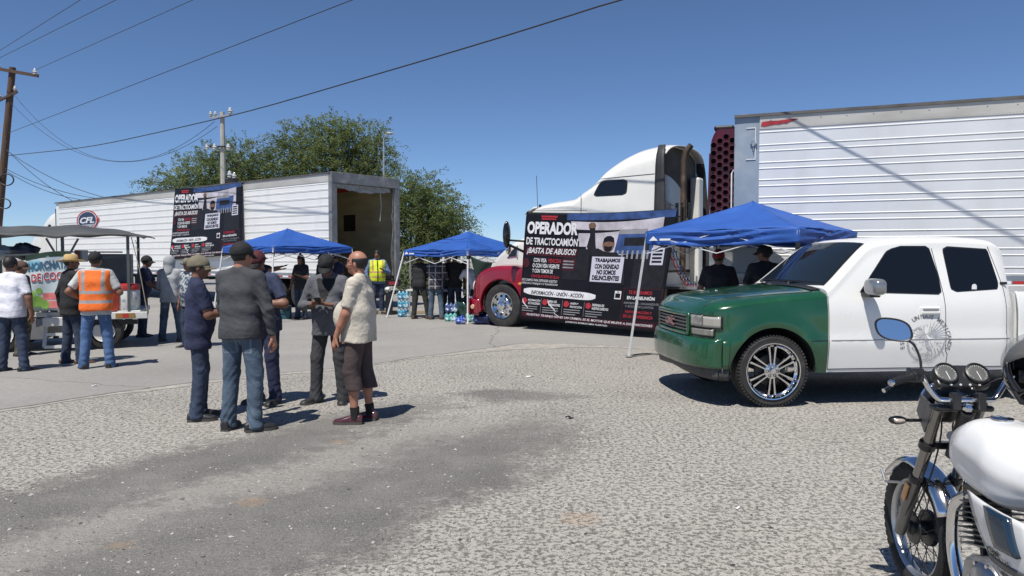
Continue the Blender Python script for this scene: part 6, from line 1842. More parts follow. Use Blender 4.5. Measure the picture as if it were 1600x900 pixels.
def person(label, loc, yaw, H=1.72, skin=0, fat=.3, lean=0, head=(0, 0), L=None, Rr=None, feet=None, shirt=(BLACKC, 'short', .86), trousers=(JEANS_DARK, 'long'),
           cap=None, brim_mat=None, hair=True, bald=False, hat=None, shoes=SHOE_BK, vest=None, extra=None, res=.016, inner=None, hood=None, hood_up=False, fingers=True, seed=0, socks=False, glasses=False, group=None, curl=.5, long_hair=False):
    rg = random.Random(seed)
    s = H / 1.75
    root = thing('person', label, 'person', (loc[0], loc[1], loc[2] if len(loc) > 2 else .0), R(yaw), group)
    # --- pose in metres at H = 1.75
    th = R(lean)
    def up(p):          # upper body leans forward about the hips
        x, y, z = p; dy, dz = y, z - .95
        return np.array([x, dy * math.cos(th) + dz * math.sin(th), .95 - dy * math.sin(th) + dz * math.cos(th)])
    L = L or ((-.16, .03, -1), (-.05, .18, -1)); Rr = Rr or ((.16, .03, -1), (.05, .18, -1))
    feet = feet or ((-.12, .0, 8), (.12, .02, -8))
    arms = []
    for sgn, spec in ((-1, L), (1, Rr)):
        S = up((sgn * .188, -.005, 1.415)); E = S +   .300 * nrm_(spec[0]); W = E + .25 * nrm_(spec[1])
        hd = nrm_(spec[2]) if len(spec) > 2 else nrm_(spec[1])
        arms.append((S, E, W, hd, sgn, spec[3] if len(spec) > 3 else None))
    legs = []
    for sgn, (fx, fy, fyaw) in zip((-1, 1), feet):
        hip = np.array([sgn * .092, -.005, .925]); ank = np.array([fx, fy - .03, .085])
        mid = (hip + ank) / 2; l = np.linalg.norm(hip - ank); bend = math.sqrt(max(.0004, (.845 / 2) ** 2 - (l / 2) ** 2))
        fw = np.array([-math.sin(R(fyaw)), math.cos(R(fyaw)), 0])
        knee = mid + fw * min(bend, .25) + np.array([0, 0, .03])
        legs.append((hip, knee, ank, fw))
    # --- head frame
    hy, hp_ = R(head[0]), R(head[1])
    Rh = Matrix.Rotation(hy, 3, 'Z') @ Matrix.Rotation(-hp_ - th * .6, 3, 'X')
    neck = up((0, .012, 1.535))
    def hd_(p): q = Rh @ Vector(p); return neck + np.array([q.x, q.y, q.z])
    RhM = [[Rh[i][j] for j in range(3)] for i in range(3)]
    lo = np.array([-.75, -.55, 0.0]); hi = np.array([.75, .75, 1.9])
    pts_all = np.array([a for A in arms for a in A[:3]] + [hd_((0, 0, .25)), hd_((0, .15, .1)), hd_((0, -.12, .1))] + [p for l_ in legs for p in l_[:3]] + [up((0, .25 + .12 * fat, 1.05)), up((0, -.2, 1.1)), (.26, 0, .9), (-.26, 0, .9)])
    lo = pts_all.min(0) - .22; hi = pts_all.max(0) + .22; lo[2] = -.02
    r1 = res / s
    hr = max(.0085, res * .52 / s)
    # --- body
    B = Field(lo, hi, r1)
    def trunk(f, ext=0.0):
        """bare trunk without neck; the shirt is this surface pushed out"""
        f.cone(up((-.080, -.005, 1.30)), up((.080, -.005, 1.30)), .110 + ext, .110 + ext, .05)
        f.cone(up((-.145, -.012, 1.415)), up((.145, -.012, 1.415)), .056 + ext * .6, .056 + ext * .6, .05)
        for sg in (-1, 1): f.cone(up((sg * .12, -.018, 1.435)), up((sg * .03, -.016, 1.485)), .042 + ext * .5, .036 + ext * .5, .03)
        rw = .098 + .030 * fat + ext
        f.cone(up((-.062 - .01 * fat, -.005, 1.13)), up((.062 + .01 * fat, -.005, 1.13)), rw, rw, .07)
        f.cone((-.070, -.012, .96), (.070, -.012, .96), .108 + .016 * fat + ext, .108 + .016 * fat + ext, .07)
        if fat > .3: f.ell(up((0, .045 + .045 * fat, 1.08)), (.12 + .02 * fat, .075 + .055 * fat + ext, .17), k=.07)
    trunk(B)
    B.cone(up((0, -.014, 1.44)), hd_((0, -.014, .05)), .058, .056, .02)
    for S, E, W, hd, sg, nr in arms:
        B.cone(S, E, .056, .043, .03); B.cone(E, W, .045, .028, .025); B.cone(E, E + (W - E) * .45, .046, .042, .02)
        side = np.cross(hd, (0, 0, 1.0)); 
        if np.linalg.norm(side) < .2: side = np.array([0, 1.0, 0])
        side = nrm_(side)
        nn = nrm_(np.cross(side, hd)) if nr is None else nrm_(np.array(nr) - hd * np.dot(nr, hd))
        side = nrm_(np.cross(hd, nn))
        B.cone(W, W + hd * .085, .030, .038, .018, .5, nn)
        if fingers:
            for i in range(4):
                o = (i - 1.5) * .0205
                b0 = W + hd * .088 + side * o
                ln = (.040, .046, .043, .034)[i]
                d1 = nrm_(hd + nn * curl * .8); d2 = nrm_(hd * (1 - .6 * curl) + nn * curl * 1.5)
                B.cone(b0, b0 + d1 * ln, .0105, .0095, .006); B.cone(b0 + d1 * ln, b0 + d1 * ln + d2 * ln * .9, .0095, .008, .005)
            t0 = W + hd * .03 + side * .03 * -sg
            B.cone(t0, t0 + nrm_(hd - side * .7 * sg + nn * .4) * .055, .014, .011, .012); B.cone(t0 + nrm_(hd - side * .7 * sg + nn * .4) * .055, t0 + nrm_(hd - side * .7 * sg + nn * .4) * .055 + nrm_(hd + nn * .4) * .03, .011, .009, .006)
        else:
            B.cone(W + hd * .08, W + hd * .15 + nn * .02 * curl, .035, .022, .02, .5, nn)
    for hip, knee, ank, fw in legs:
        B.cone(hip, knee, .085, .058, .05); B.cone(knee, ank, .056, .036, .03); B.cone(knee + (ank - knee) * .12 - fw * .012, knee + (ank - knee) * .5 - fw * .01, .054, .046, .03)
        B.cone(ank - np.array([0, 0, .035]), ank + fw * .10 - np.array([0, 0, .052]), .030, .020, .01)
    # head
    B.ell(hd_((0, -.012, .120)), (.077, .098, .096), RhM, .02); B.ell(hd_((0, .028, .065)), (.060, .068, .078), RhM, .03); B.ell(hd_((0, .062, .010)), (.030, .026, .022), RhM, .03)
    if res <= .016:
        for sg in (-1, 1):
            B.ell(hd_((sg * .078, -.004, .080)), (.011, .022, .033), RhM, .008); B.ell(hd_((sg * .038, .060, .066)), (.026, .026, .026), RhM, .02)
            B.ell(hd_((sg * .032, .104, .094)), (.017, .016, .011), sub=True)
        B.cone(hd_((-.032, .084, .112)), hd_((.032, .084, .112)), .012, .012, .012)
    B.cone(hd_((0, .090, .095)), hd_((0, .106, .066)), .010, .017, .010); B.cone(hd_((-.018, .082, .034)), hd_((.018, .082, .034)), .011, .011, .008)
    V, Q = B.mesh()
    C = V[Q].mean(1)
    mi = np.zeros(len(Q), int)
    iv = np.array(Rh.inverted()); Ch = (C - neck) @ iv.T
    for sg in (-1, 1):
        mi[np.linalg.norm((Ch - np.array([sg * .032, .092, .093])) / np.array([1.2, 1.6, .7]), axis=1) < .0125] = 1
        mi[(np.abs(Ch[:, 0] - sg * .033) < .024) & (np.abs(Ch[:, 2] - .118) < .006) & (Ch[:, 1] > .05)] = 2
    if extra == 'moustache': mi[(np.abs(Ch[:, 0]) < .03) & (np.abs(Ch[:, 2] - .047) < .008) & (Ch[:, 1] > .07)] = 2
    if extra == 'beard': mi[(np.abs(Ch[:, 2] - .015) < .035) & (Ch[:, 1] > .02) & (Ch[:, 2] < .052)] = 2
    o = bpy.data.objects.new('body', np_mesh('body', V * s, Q, [SKIN[skin], EYE, BROW], mi)); link(o, root)
    ph = [rg.random() * 6.28 for _ in range(8)]
    def wrinkle(f, amp=.006, joints=()):
        X, Y, Z = f.all()
        q = 9 * X * (1 if X is not None else 1) + 5 * np.sin(6 * Z + ph[0]) + 3 * np.sin(9 * Y + ph[1])
        a = np.sin(26 * Z + 1.6 * q + ph[2]); b = np.sin(17 * Z - 15 * X + 12 * Y + 2.5 * np.sin(10 * Z + ph[4]) + ph[5])
        msk = .5 + .5 * np.sin(7 * Z + 8 * X + 6 * Y + ph[3])
        g = amp * (.55 * (1 - 2 * np.abs(a) ** .7) * msk + .45 * b * (1 - msk))
        for (c, r_, am) in joints:
            d = (X - c[0]) ** 2 + (Y - c[1]) ** 2 + ((Z - c[2]) * .8) ** 2
            g = g + am * np.exp(-d / (r_ * r_)) * np.sin(75 * Z + 10 * np.sin(11 * X + ph[6]) + 9 * np.sin(12 * Y + ph[7]))
        f.F += g.astype(np.float32)
    # --- trousers
    tm, tk = trousers
    T = Field(lo, np.array([hi[0], hi[1], 1.15]), r1)
    T.cone((-.070, -.012, .95), (.070, -.012, .95), .116 + .016 * fat, .116 + .016 * fat, .03)
    jt = []
    for hip, knee, ank, fw in legs:
        if tk == 'shorts':
            e = hip + (np.array([ank[0], ank[1], .33]) - hip)
            T.cone(hip, knee, .099, .088, .025, cut=((0, 0, .34), (0, 0, -1))); T.cone(knee, e, .088, .084, .015, cut=((0, 0, .345), (0, 0, -1)))
        else:
            T.cone(hip, knee, .098, .076, .03); a2 = ank + np.array([0, 0, -.03]) + fw * .012
            T.cone(knee, a2, .076, .064, .025, cut=((0, 0, .035), (0, 0, -1))); T.cone(a2 + np.array([0, 0, .10]), a2 + fw * .01, .062, .072, .02, cut=((0, 0, .03), (0, 0, -1)))
            jt += [(knee, .11, .004), (ank + np.array([0, 0, .05]), .11, .007)]
    jt.append((np.array([0, .1, .88]), .14, .005))
    wrinkle(T, .0028 if tk == 'long' else .002, jt)
    X, Y, Z = T.all(); T.F = np.maximum(T.F, (Z - max(.90, shirt[2] + .05)).astype(np.float32))
    V, Q = T.mesh()
    Cn = V[Q].mean(1); mi = np.zeros(len(Q), int)
    if tk == 'long':      # back pocket stitching and outer seams
        for sg in (-1, 1):
            dx, dz = np.abs(Cn[:, 0] - sg * .085) - .062, np.abs(Cn[:, 2] - .80) - .070
            e = np.maximum(dx, dz); mi[(np.abs(e) < .0065) & (Cn[:, 1] < -.02)] = 1
        mi[(np.abs(Cn[:, 0]) < .006) & (Cn[:, 1] < 0) & (Cn[:, 2] > .78)] = 1
    mats_ = [tm, SEAM.get(tm.name, tm)]
    o = bpy.data.objects.new('trousers' if tk == 'long' else 'shorts', np_mesh('trousers', V * s, Q, mats_, mi)); link(o, root)
    # --- shirt
    def torso(f, off, hem, sleeves, top=1.0):
        trunk(f, .004)
        zz = max(hem, .80)
        rh = .112 + .018 * fat
        f.cone((-.072, -.010, zz), (.072, -.010, zz), rh, rh, .05)
        if fat > .6: f.cone(up((-.05, .03 + .05 * fat, 1.0)), (-.06, .01 + .05 * fat, zz + .02), .09, .09, .05); f.cone(up((.05, .03 + .05 * fat, 1.0)), (.06, .01 + .05 * fat, zz + .02), .09, .09, .05)
        f.F -= off
        X, Y, Z = f.all()
        f.F = np.maximum(f.F, (hem - Z + .005 * np.sin(16 * X + 12 * Y + ph[0])).astype(np.float32))
    sm, sl_, hem = shirt
    G = Field(lo, hi, r1)
    off = .013 if sl_ != 'long' else .015
    torso(G, off, hem, None)
    jts = []
    for S, E, W, hd, sg, nr in arms:
        if sl_ == 'none': continue
        u = nrm_(E - S); f_ = nrm_(W - E)
        if sl_ == 'short':
            e = S + (E - S) * .78
            G.cone(S - u * .01, e, .066, .064, .03, cut=(e, u))
        else:
            G.cone(S - u * .01, E, .066, .056, .03); G.cone(E, W - f_ * .005, .056, .040, .02, cut=(W - f_ * .01, f_)); jts += [(E, .10, .005), (W, .08, .005)]
        jts.append((S + u * .08, .10, .003))
    # neck opening
    G.cone(up((0, -.014, 1.44)), up((0, -.004, 1.50)), .071, .069, .012, cut=(up((0, 0, 1.502)), nrm_((0, .30, 1))))
    jts += [(up((0, .08, 1.0)), .14, .003)]
    wrinkle(G, .0034, jts)
    if hood is not None and not hood_up: G.cone(up((-.07, -.10, 1.44)), up((.07, -.10, 1.44)), .05, .05, .04)
    V, Q = G.mesh()
    o = bpy.data.objects.new('shirt', np_mesh('shirt', V * s, Q, [sm])); link(o, root); sh_obj = o
    if inner is not None:        # open front showing a darker undershirt
        me = o.data; Cn = V[Q].mean(1)
        sel = (np.abs(Cn[:, 0]) < .02 + .09 * np.clip((Cn[:, 2] - 1.18) / .25, 0, 1)) & (Cn[:, 1] > .04) & (Cn[:, 2] > 1.17) & (Cn[:, 2] < 1.46)
        me.materials.append(inner); me.polygons.foreach_set('material_index', sel.astype(np.int32)); me.update()
    if vest is not None:
        G = Field(lo, hi, r1); torso(G, off + .020, hem + .06, None); wrinkle(G, .004)
        for S, E, W, hd, sg, nr in arms:
            u = nrm_(E - S); G.cone(S - u * .02 + np.array([sg * .06, 0, .0]), E, .084, .08, .02, sub=True) if False else None
        X, Y, Z = G.all(); G.F = np.maximum(G.F, (np.abs(X) - .225 + .02 * np.sin(9 * Z)).astype(np.float32)); G.F = np.maximum(G.F, (Z - 1.475).astype(np.float32))
        V, Q = G.mesh(); Cn = V[Q].mean(1)
        band = (np.abs(Cn[:, 2] - 1.02) < .024) | (np.abs(Cn[:, 2] - 1.15) < .024) | ((np.abs(np.abs(Cn[:, 0]) - .135 - .02 * (Cn[:, 2] - 1.3)) < .024) & (Cn[:, 2] > 1.15))
        mm = band.astype(np.int32)
        if len(vest) > 2: mm[(np.abs(Cn[:, 0]) < .012) & (Cn[:, 1] > 0)] = 2
        o = bpy.data.objects.new('vest', np_mesh('vest', V * s, Q, list(vest), mm)); link(o, root)
    # --- shoes, socks
    for hip, knee, ank, fw in legs:
        rt = np.array([fw[1], -fw[0], 0]); base = np.array([ank[0], ank[1], 0]) - fw * .075
        wS = crv([(0, .032), (.12, .041), (.35, .041), (.68, .053), (.88, .046), (1, .020)]); hS = crv([(0, .085), (.1, .10), (.3, .10), (.48, .086), (.75, .062), (.93, .050), (1, .030)])
        def shf(u, v):
            t = v; a = math.pi * 2 * u; w, h = wS(t), hS(t)
            e = lambda q, p: math.copysign(abs(q) ** p, q)
            z = .022 + (h - .022) * max(0, e(math.sin(a), .7)) if math.sin(a) >= 0 else .022 + .010 * math.sin(a)
            p = base + fw * (  .300 * t) + rt * (w * e(math.cos(a), .8))
            return tuple((p + np.array([0, 0, z])) * s)
        mb = MB(); mb.grid(shf, 20, 18, closed_u=True); mb.add([shf(i / 20, 0) for i in range(20)], [tuple(range(20))]); mb.add([shf(i / 20, 1) for i in range(20)], [tuple(range(20))])
        so = mb.build('shoe', shoes, root, smooth=60)
        n_ = 24; ol = [(.0 +   .300 * i / (n_ - 1), wS(i / (n_ - 1)) + .004) for i in range(n_)]
        pl = [base + fw * a_ + rt * b_ for a_, b_ in ol] + [base + fw * a_ - rt * b_ for a_, b_ in reversed(ol)]
        mb = MB(); mb.prism([(p[0] * s, p[1] * s) for p in pl], .001, .026 * s); mb.build('sole', SOLE, so, smooth=0)
        if socks:
            mb = MB(); mb.tube([tuple((ank - np.array([0, 0, .03])) * s), tuple((ank + (knee - ank) * .06) * s), tuple((ank + (knee - ank) * .20) * s)], [.050 * s, .045 * s, .048 * s], 14); mb.build('sock', SOCK, root)
    # --- hair, cap, hat
    def dome(name, m_, rx, ry, rz_, cz, rim, top=R(90), a0=0, a1=2 * math.pi, nz=.0, nu=30, nv=12, cy=-.010, parent=None):
        mb = MB()
        full = abs(a1 - a0 - 2 * math.pi) < 1e-6
        def fn(u, v):
            a = a0 + (a1 - a0) * u
            zr = rim(a)
            b0 = math.asin(max(-.98, min(.98, (zr - cz) / rz_))); b = b0 + (top - b0) * v * .9995
            k = 1 + nz * math.sin(a * 17 + v * 23 + 3 * math.sin(a * 7)) 
            p = (rx * k * math.sin(a) * math.cos(b), cy + ry * k * math.cos(a) * math.cos(b), cz + rz_ * k * math.sin(b))
            return tuple(hd_(p) * s)
        mb.grid(fn, nu, nv, closed_u=full, flip=True)
        return mb.build(name, m_, parent or root, smooth=60, solid=.006 * s)
    def bl(f, b): return lambda a: b + (f - b) * (.5 + .5 * math.cos(a)) ** 1.0
    if bald:
        dome('hair', HAIRM, .083, .104, .100, .115, lambda a: .045 + .02 * math.cos(a), top=R(14), a0=R(72), a1=R(288), nz=.012)
        o = None
    elif hair:
        dome('hair', HAIRM, .0835, .106, .103, .118, (lambda a: .015 + .125 * max(0, math.cos(a)) ** .6 + .03 * max(0, -math.cos(a)) * 0) if not long_hair else (lambda a: .03 + .11 * max(0, math.cos(a)) ** .6), nz=.012)
        if long_hair:
            mb = MB(); mb.grid(lambda u, v: tuple(hd_((.085 * math.sin(R(70) + R(220) * u) * (1 + .1 * v), -.012 + .105 * math.cos(R(70) + R(220) * u) - .02 * v, .10 - .30 * v)) * s), 16, 8, flip=True); mb.build('hair', HAIRM, root, smooth=60, solid=.02)
    if cap is not None:
        c = dome('cap', cap, .090, .113, .104, .118, lambda a: .098 + .018 * math.cos(a))
        mb = MB()
        def br(u, v):
            a = R(-58) + R(116) * u
            rr = 1 + .68 * v * (math.cos(a * 1.2) ** .6)
            x, y = .088 * math.sin(a) * (1 + .10 * v), -.010 + .111 * math.cos(a) * rr
            return tuple(hd_((x, y, .117 - .030 * v - .028 * (abs(math.sin(a)) ** 2) * (.3 + .7 * v))) * s)
        mb.grid(br, 16, 6); mb.build('brim', brim_mat or cap, c, smooth=60, solid=.005 * s)
        mb = MB(); mb.sphere(tuple(hd_((0, -.01, .224)) * s), .008 * s, 8, 5); mb.build('button', brim_mat or cap, c)
    if hat is not None:
        hm, wb = hat
        mb = MB()
        prof = [(.088, .105), (.087, .15), (.078, .205), (.055, .222), (.0, .205)]
        mb.lathe(prof, 28, Matrix.Identity(4)); mb.v = [tuple(hd_((v[0], v[1] * 1.18 - .008, v[2])) * s) for v in mb.v]
        h_ = mb.build('hat', hm, root, smooth=50, solid=.005)
        mb = MB(); mb.lathe([(.086, .108), (.12, .104), (.086 + wb * .7, .106), (.088 + wb, .120)], 28, Matrix.Identity(4))
        mb.v = [tuple(hd_((v[0], v[1] * 1.12 - .008, v[2] + .5 * abs(v[0]) ** 2 * (1 if wb > .07 else -2))) * s) for v in mb.v]; mb.build('brim', hm, h_, smooth=60, solid=.004)
    if hood_up:
        HF = Field(hd_((0, 0, .1)) - .28, hd_((0, 0, .1)) + .28, r1)
        HF.ell(hd_((0, -.02, .115)), (.105, .128, .128), RhM); HF.cone(hd_((0, -.03, .08)), up((0, -.03, 1.44)), .10, .115, .05); HF.ell(hd_((0, .14, .085)), (.075, .10, .095), RhM, sub=True); wrinkle(HF, .006)
        V, Q = HF.mesh(); o = bpy.data.objects.new('hood', np_mesh('hood', V * s, Q, [sm])); link(o, root)
    if glasses:
        mb = MB()
        for sg in (-1, 1):
            mb.tube([tuple(hd_((sg * .034 + .024 * math.cos(q), .109 - .006 * abs(math.cos(q)), .092 + .019 * math.sin(q))) * s) for q in [2 * math.pi * i / 16 for i in range(17)]], .0022 * s, 5, caps=False)
            mb.tube([tuple(hd_((sg * .058, .103, .094)) * s), tuple(hd_((sg * .080, .06, .096)) * s), tuple(hd_((sg * .083, -.005, .095)) * s)], .0022 * s, 5)
        mb.tube([tuple(hd_((-.011, .112, .094)) * s), tuple(hd_((.011, .112, .094)) * s)], .0022 * s, 5)
        if glasses == 'dark':
            for sg in (-1, 1): mb.sphere(tuple(hd_((sg * .034, .106, .091)) * s), (.025 * s, .010 * s, .020 * s), 10, 7)
        mb.build('glasses', BLACK_GLOSS, root)
    root['_hand'] = [list(map(float, (A[2] + A[3] * .10) * s)) for A in arms]
    return root

# ---------------- the five men in front
TALK = 'men talking on the lot'
person('man in grey sweater, black cap and faded jeans, seen from behind', (-2.53, 6.90), -14, 1.76, skin=2, fat=.6, head=(-16, 6), L=((-.22, .30, -1), (.25, .9, .05)), Rr=((.30, .02, -1), (.10, .16, -1)),
       feet=((-.13, -.02, 10), (.14, -.02, -42)), shirt=(GREYSW, 'long', .86), trousers=(JEANS, 'long'), cap=BLACKC, res=.0115, seed=1, group=TALK)
person('man in navy polo, khaki cap and sunglasses, standing left of the grey sweater', (-3.13, 7.36), -62, 1.635, skin=1, fat=.4, head=(-12, 4), L=((-.15, .25, -1), (.5, 1, .1)), Rr=((.1, .30, -1), (-.5, 1, .15)),
       feet=((-.11, .03, 10), (.11, -.03, -10)), shirt=(NAVY, 'short', .76), trousers=(JEANS_DARK, 'long'), cap=KHAKI, glasses='dark', res=.0115, seed=2, group=TALK)
person('man in faded navy tee and dark red cap fiddling with his hands', (-2.74, 8.15), 158, 1.70, skin=1, fat=.6, lean=6, head=(8, 22), L=((-.55, .05, -1), (.95, .75, .02)), Rr=((.35, .10, -1), (-.75, .95, .05)),
       feet=((-.13, 0, 14), (.12, 0, -12)), shirt=(NAVY2, 'short', .84), trousers=(NAVY, 'long'), cap=DKRED, brim_mat=BLACKC, glasses='dark', res=.0115, seed=3, group=TALK)
PHM = person('man in grey work shirt and black cap looking down at his phone', (-2.03, 8.20), 172, 1.665, skin=1, fat=.7, lean=4, head=(10, 30), L=((-.40, .10, -1), (.80, .80, .12)), Rr=((.40, .10, -1), (-.80, .80, .12)),
       feet=((-.15, 0, 14), (.15, .06, -30)), shirt=(WORKGREY, 'long', .80), trousers=(CHAR, 'long'), cap=BLACKC, extra='moustache', inner=BLACKC, res=.0115, seed=4, group=TALK, curl=.8)
person('bald man with glasses in beige tee, brown shorts and wine shoes', (-1.50, 7.22), 82, 1.68, skin=2, fat=1.25, head=(0, 2), L=((-.10, .22, -1), (.02, .45, -1), (0, .30, -1), (.5, -.5, 0)), Rr=((.14, .15, -1), (.0, .5, -1)),
       feet=((-.10, .04, 6), (.10, -.05, -8)), shirt=(BEIGE, 'short', .83), trousers=(BROWN, 'shorts'), bald=True, hair=False, shoes=SHOE_WINE, socks=True, glasses=True, res=.0115, seed=5, group=TALK)
# the phone lies in the phone man's hands
hL, hR = PHM['_hand']
p = Matrix.Rotation(R(172), 4, 'Z') @ Vector([(a + b) / 2 for a, b in zip(hL, hR)])
ph_ = thing('smartphone', 'black smartphone held by the man in the grey work shirt', 'phone', (PHM.location.x + p.x, PHM.location.y + p.y - .01, p.z + .035), R(172))
mb = MB(); mb.box(-.037, .037, -.075, .075, -.005, .005); q_ = mb.build('phone_case', BLACK_PLASTIC, ph_, smooth=0, bevel=.004); q_.rotation_euler = (R(35), 0, 0)
mb = MB(); mb.box(-.033, .033, -.070, .070, .0052, .0062); q2 = mb.build('screen', BLACK_GLOSS, q_, smooth=0)
# ---------------- left, at the drinks cart
CART_G = 'people around the drinks cart'
person('man in white tee and dark jeans at the left edge, seen from behind', (-7.02, 10.35), -6, 1.63, skin=1, fat=.7, L=((-.30, .05, -1), (-.05, .20, -1)), Rr=((.32, .02, -1), (.08, .12, -1)), feet=((-.15, -.02, 6), (.17, .03, -25)), shirt=(WHITEC, 'short', .84), trousers=(JEANS_DARK, 'long'), cap=None, res=.015, seed=6, group=CART_G)
person('man in black jacket and straw hat beside the orange vest', (-6.62, 11.10), -38, 1.66, skin=1, fat=.5, head=(-30, 0), L=((-.35, -.25, -1), (-.15, .15, -1)), Rr=((.2, .3, -1), (-.3, 1, -.2)), feet=((-.12, -.05, 5), (.12, .08, -15)), shirt=(BLACKC, 'long', .80), trousers=(JEANS_DARK, 'long'), hat=(STRAW, .095), shoes=SHOE_BR, res=.015, seed=7, group=CART_G)
person('man in orange reflective vest and black cap, hands on hips', (-5.98, 10.62), 12, 1.70, skin=1, fat=.6, head=(-5, 0), L=((-.62, -.30, -1), (.62, .62, -.55)), Rr=((.50, .0, -1), (-.25, 1, .05)), feet=((-.17, -.02, 30), (.16, .05, -8)), shirt=(GREYT, 'short', .82), trousers=(JEANS_BLUE, 'long'), cap=BLACKC, vest=(ORANGE, TAPE), res=.015, seed=8, group=CART_G)
person('person in grey hoodie with hood up, facing the box trailer', (-6.50, 14.05), -4, 1.64, skin=1, fat=.3, L=((-.3, .25, -1), (.7, .8, .1)), Rr=((.3, .25, -1), (-.6, .8, .0)), feet=((-.17, -.02, 10), (.20, .02, -18)), shirt=(HOODIE, 'long', .82), trousers=(JEANS, 'long'), hair=False, hood=HOODIE, hood_up=True, shoes=SHOE_BR, res=.018, fingers=False, seed=9, group=CART_G)
person('man in dark navy shirt and black cap leaning at the cart end', (-7.45, 14.85), -78, 1.66, skin=1, fat=.5, lean=10, head=(0, 0), Rr=((.15, .5, -1), (-.1, .9, -.5)), L=((-.1, .5, -1), (.2, .9, -.4)), shirt=(NAVY, 'short', .84), trousers=(JEANS_DARK, 'long'), cap=BLACKC, res=.018, fingers=False, seed=10, group=CART_G)
person('person in brown cap and camouflage trousers behind the white tee', (-7.98, 12.0), -85, 1.56, skin=1, fat=.4, head=(0, 8), shirt=(CHAR, 'short', .84), trousers=(CAMO, 'long'), cap=cloth('brown_cap', (.085, .05, .035)), res=.018, fingers=False, seed=11, group=CART_G)
person('person in patterned shirt and bucket hat behind the navy polo', (-5.72, 13.1), 150, 1.60, skin=1, fat=.4, shirt=(PATTERN, 'short', .82), trousers=(JEANS_DARK, 'long'), hat=(KHAKI, .06), res=.018, fingers=False, seed=12, group=CART_G)
person('vendor in white top standing inside the drinks cart', (-8.75, 13.95, .1), -160, 1.52, skin=1, fat=.3, shirt=(WHITEC, 'short', .84), trousers=(BLACKC, 'long'), cap=BLACKC, res=.020, fingers=False, seed=31, group=CART_G)
# ---------------- under the canopy against the trailer
T3 = 'people under the canopy by the box trailer'
person('long haired woman in black printed tee under the left canopy', (-5.42, 19.0, .02), 150, 1.66, skin=1, fat=.2, L=((-.3, .2, -1), (.3, .9, .3)), Rr=((.3, .1, -1), (-.2, .6, -1)), shirt=(BLACKC, 'short', .82), trousers=(JEANS_DARK, 'long'), long_hair=True, res=.022, fingers=False, seed=13, group=T3)
person('man in black with dark cap under the left canopy, in profile', (-5.22, 20.3, .02), 80, 1.68, skin=1, fat=.4, shirt=(BLACKC, 'short', .84), trousers=(BLACKC, 'long'), cap=DKRED, res=.022, fingers=False, seed=14, group=T3)
person('man in dark shirt at the right end of the left canopy', (-4.92, 20.6, .02), 160, 1.70, skin=1, fat=.4, shirt=(NAVY, 'short', .84), trousers=(JEANS_DARK, 'long'), cap=BLACKC, res=.022, fingers=False, seed=15, group=T3)
person('man in black stretching both arms out under the left canopy', (-6.45, 19.0, .02), -78, 1.70, skin=1, fat=.4, L=((-.1, 1, -.25), (.0, 1, .25)), Rr=((.1, 1, -.4), (0, 1, .12)), shirt=(BLACKC, 'short', .84), trousers=(BLACKC, 'long'), cap=BLACKC, res=.022, fingers=False, seed=16, group=T3)
person('man in yellow reflective vest standing behind the open trailer', (-3.78, 20.75, .02), 196, 1.80, skin=1, fat=.5, head=(-25, 0), L=((-.45, .1, -1), (.8, .8, .35)), Rr=((.4, .1, -1), (-.1, .5, -1)), feet=((-.12, 0, 10), (.12, .1, -10)), shirt=(cloth('denim_shirt', (.10, .16, .28)), 'long', .84), trousers=(JEANS_DARK, 'long'), vest=(YELLOW, cloth('vest_trim', (.50, .30, .12)), BLACKC), res=.018, fingers=False, seed=17)
# ---------------- middle canopy
T2 = 'men under the middle canopy'
person('man in black jacket, leftmost under the middle canopy', (-2.40, 19.15, .02), -22, 1.68, skin=1, fat=.4, lean=6, L=((-.2, .4, -1), (.1, 1, -.3)), Rr=((.2, .5, -1), (0, 1, -.3)), feet=((-.14, -.05, 5), (.22, .10, -15)), shirt=(BLACKC, 'long', .86), trousers=(cloth('dark_green_pants', (.022, .024, .02)), 'long'), cap=BLACKC, shoes=SHOE_BR, res=.020, fingers=False, seed=18, group=T2)
person('man in plaid flannel shirt and jeans under the middle canopy', (-1.96, 19.0, .02), -6, 1.70, skin=1, fat=.4, lean=5, L=((-.2, .4, -1), (.2, 1, -.2)), Rr=((.25, .3, -1), (0, .9, -.4)), feet=((-.13, -.03, 5), (.16, .02, -10)), shirt=(PLAID, 'long', .80), trousers=(JEANS, 'long'), cap=BLACKC, shoes=SHOE_BR, res=.018, fingers=False, seed=19, group=T2)
person('man in black tee, rightmost of three backs under the middle canopy', (-1.50, 19.35, .02), 12, 1.70, skin=1, fat=.6, L=((-.3, .3, -1), (.2, 1, -.2)), Rr=((.3, .1, -1), (.05, .3, -1)), shirt=(BLACKC, 'short', .84), trousers=(JEANS_DARK, 'long'), res=.020, fingers=False, seed=20, group=T2)
person('man in grey cap facing out from the back of the middle canopy', (-1.75, 20.4, .02), 170, 1.68, skin=1, fat=.4, shirt=(CHAR, 'short', .84), trousers=(JEANS_DARK, 'long'), cap=GREYT, res=.022, fingers=False, seed=21, group=T2)
person('person in white shirt bending behind the red fender', (-.95, 19.3, .02), 60, 1.60, skin=1, fat=.3, lean=34, L=((-.2, .6, -1), (0, 1, -.3)), Rr=((.2, .6, -1), (0, 1, -.3)), shirt=(WHITEC, 'short', .84), trousers=(BLACKC, 'long'), res=.022, fingers=False, seed=22, group=T2)
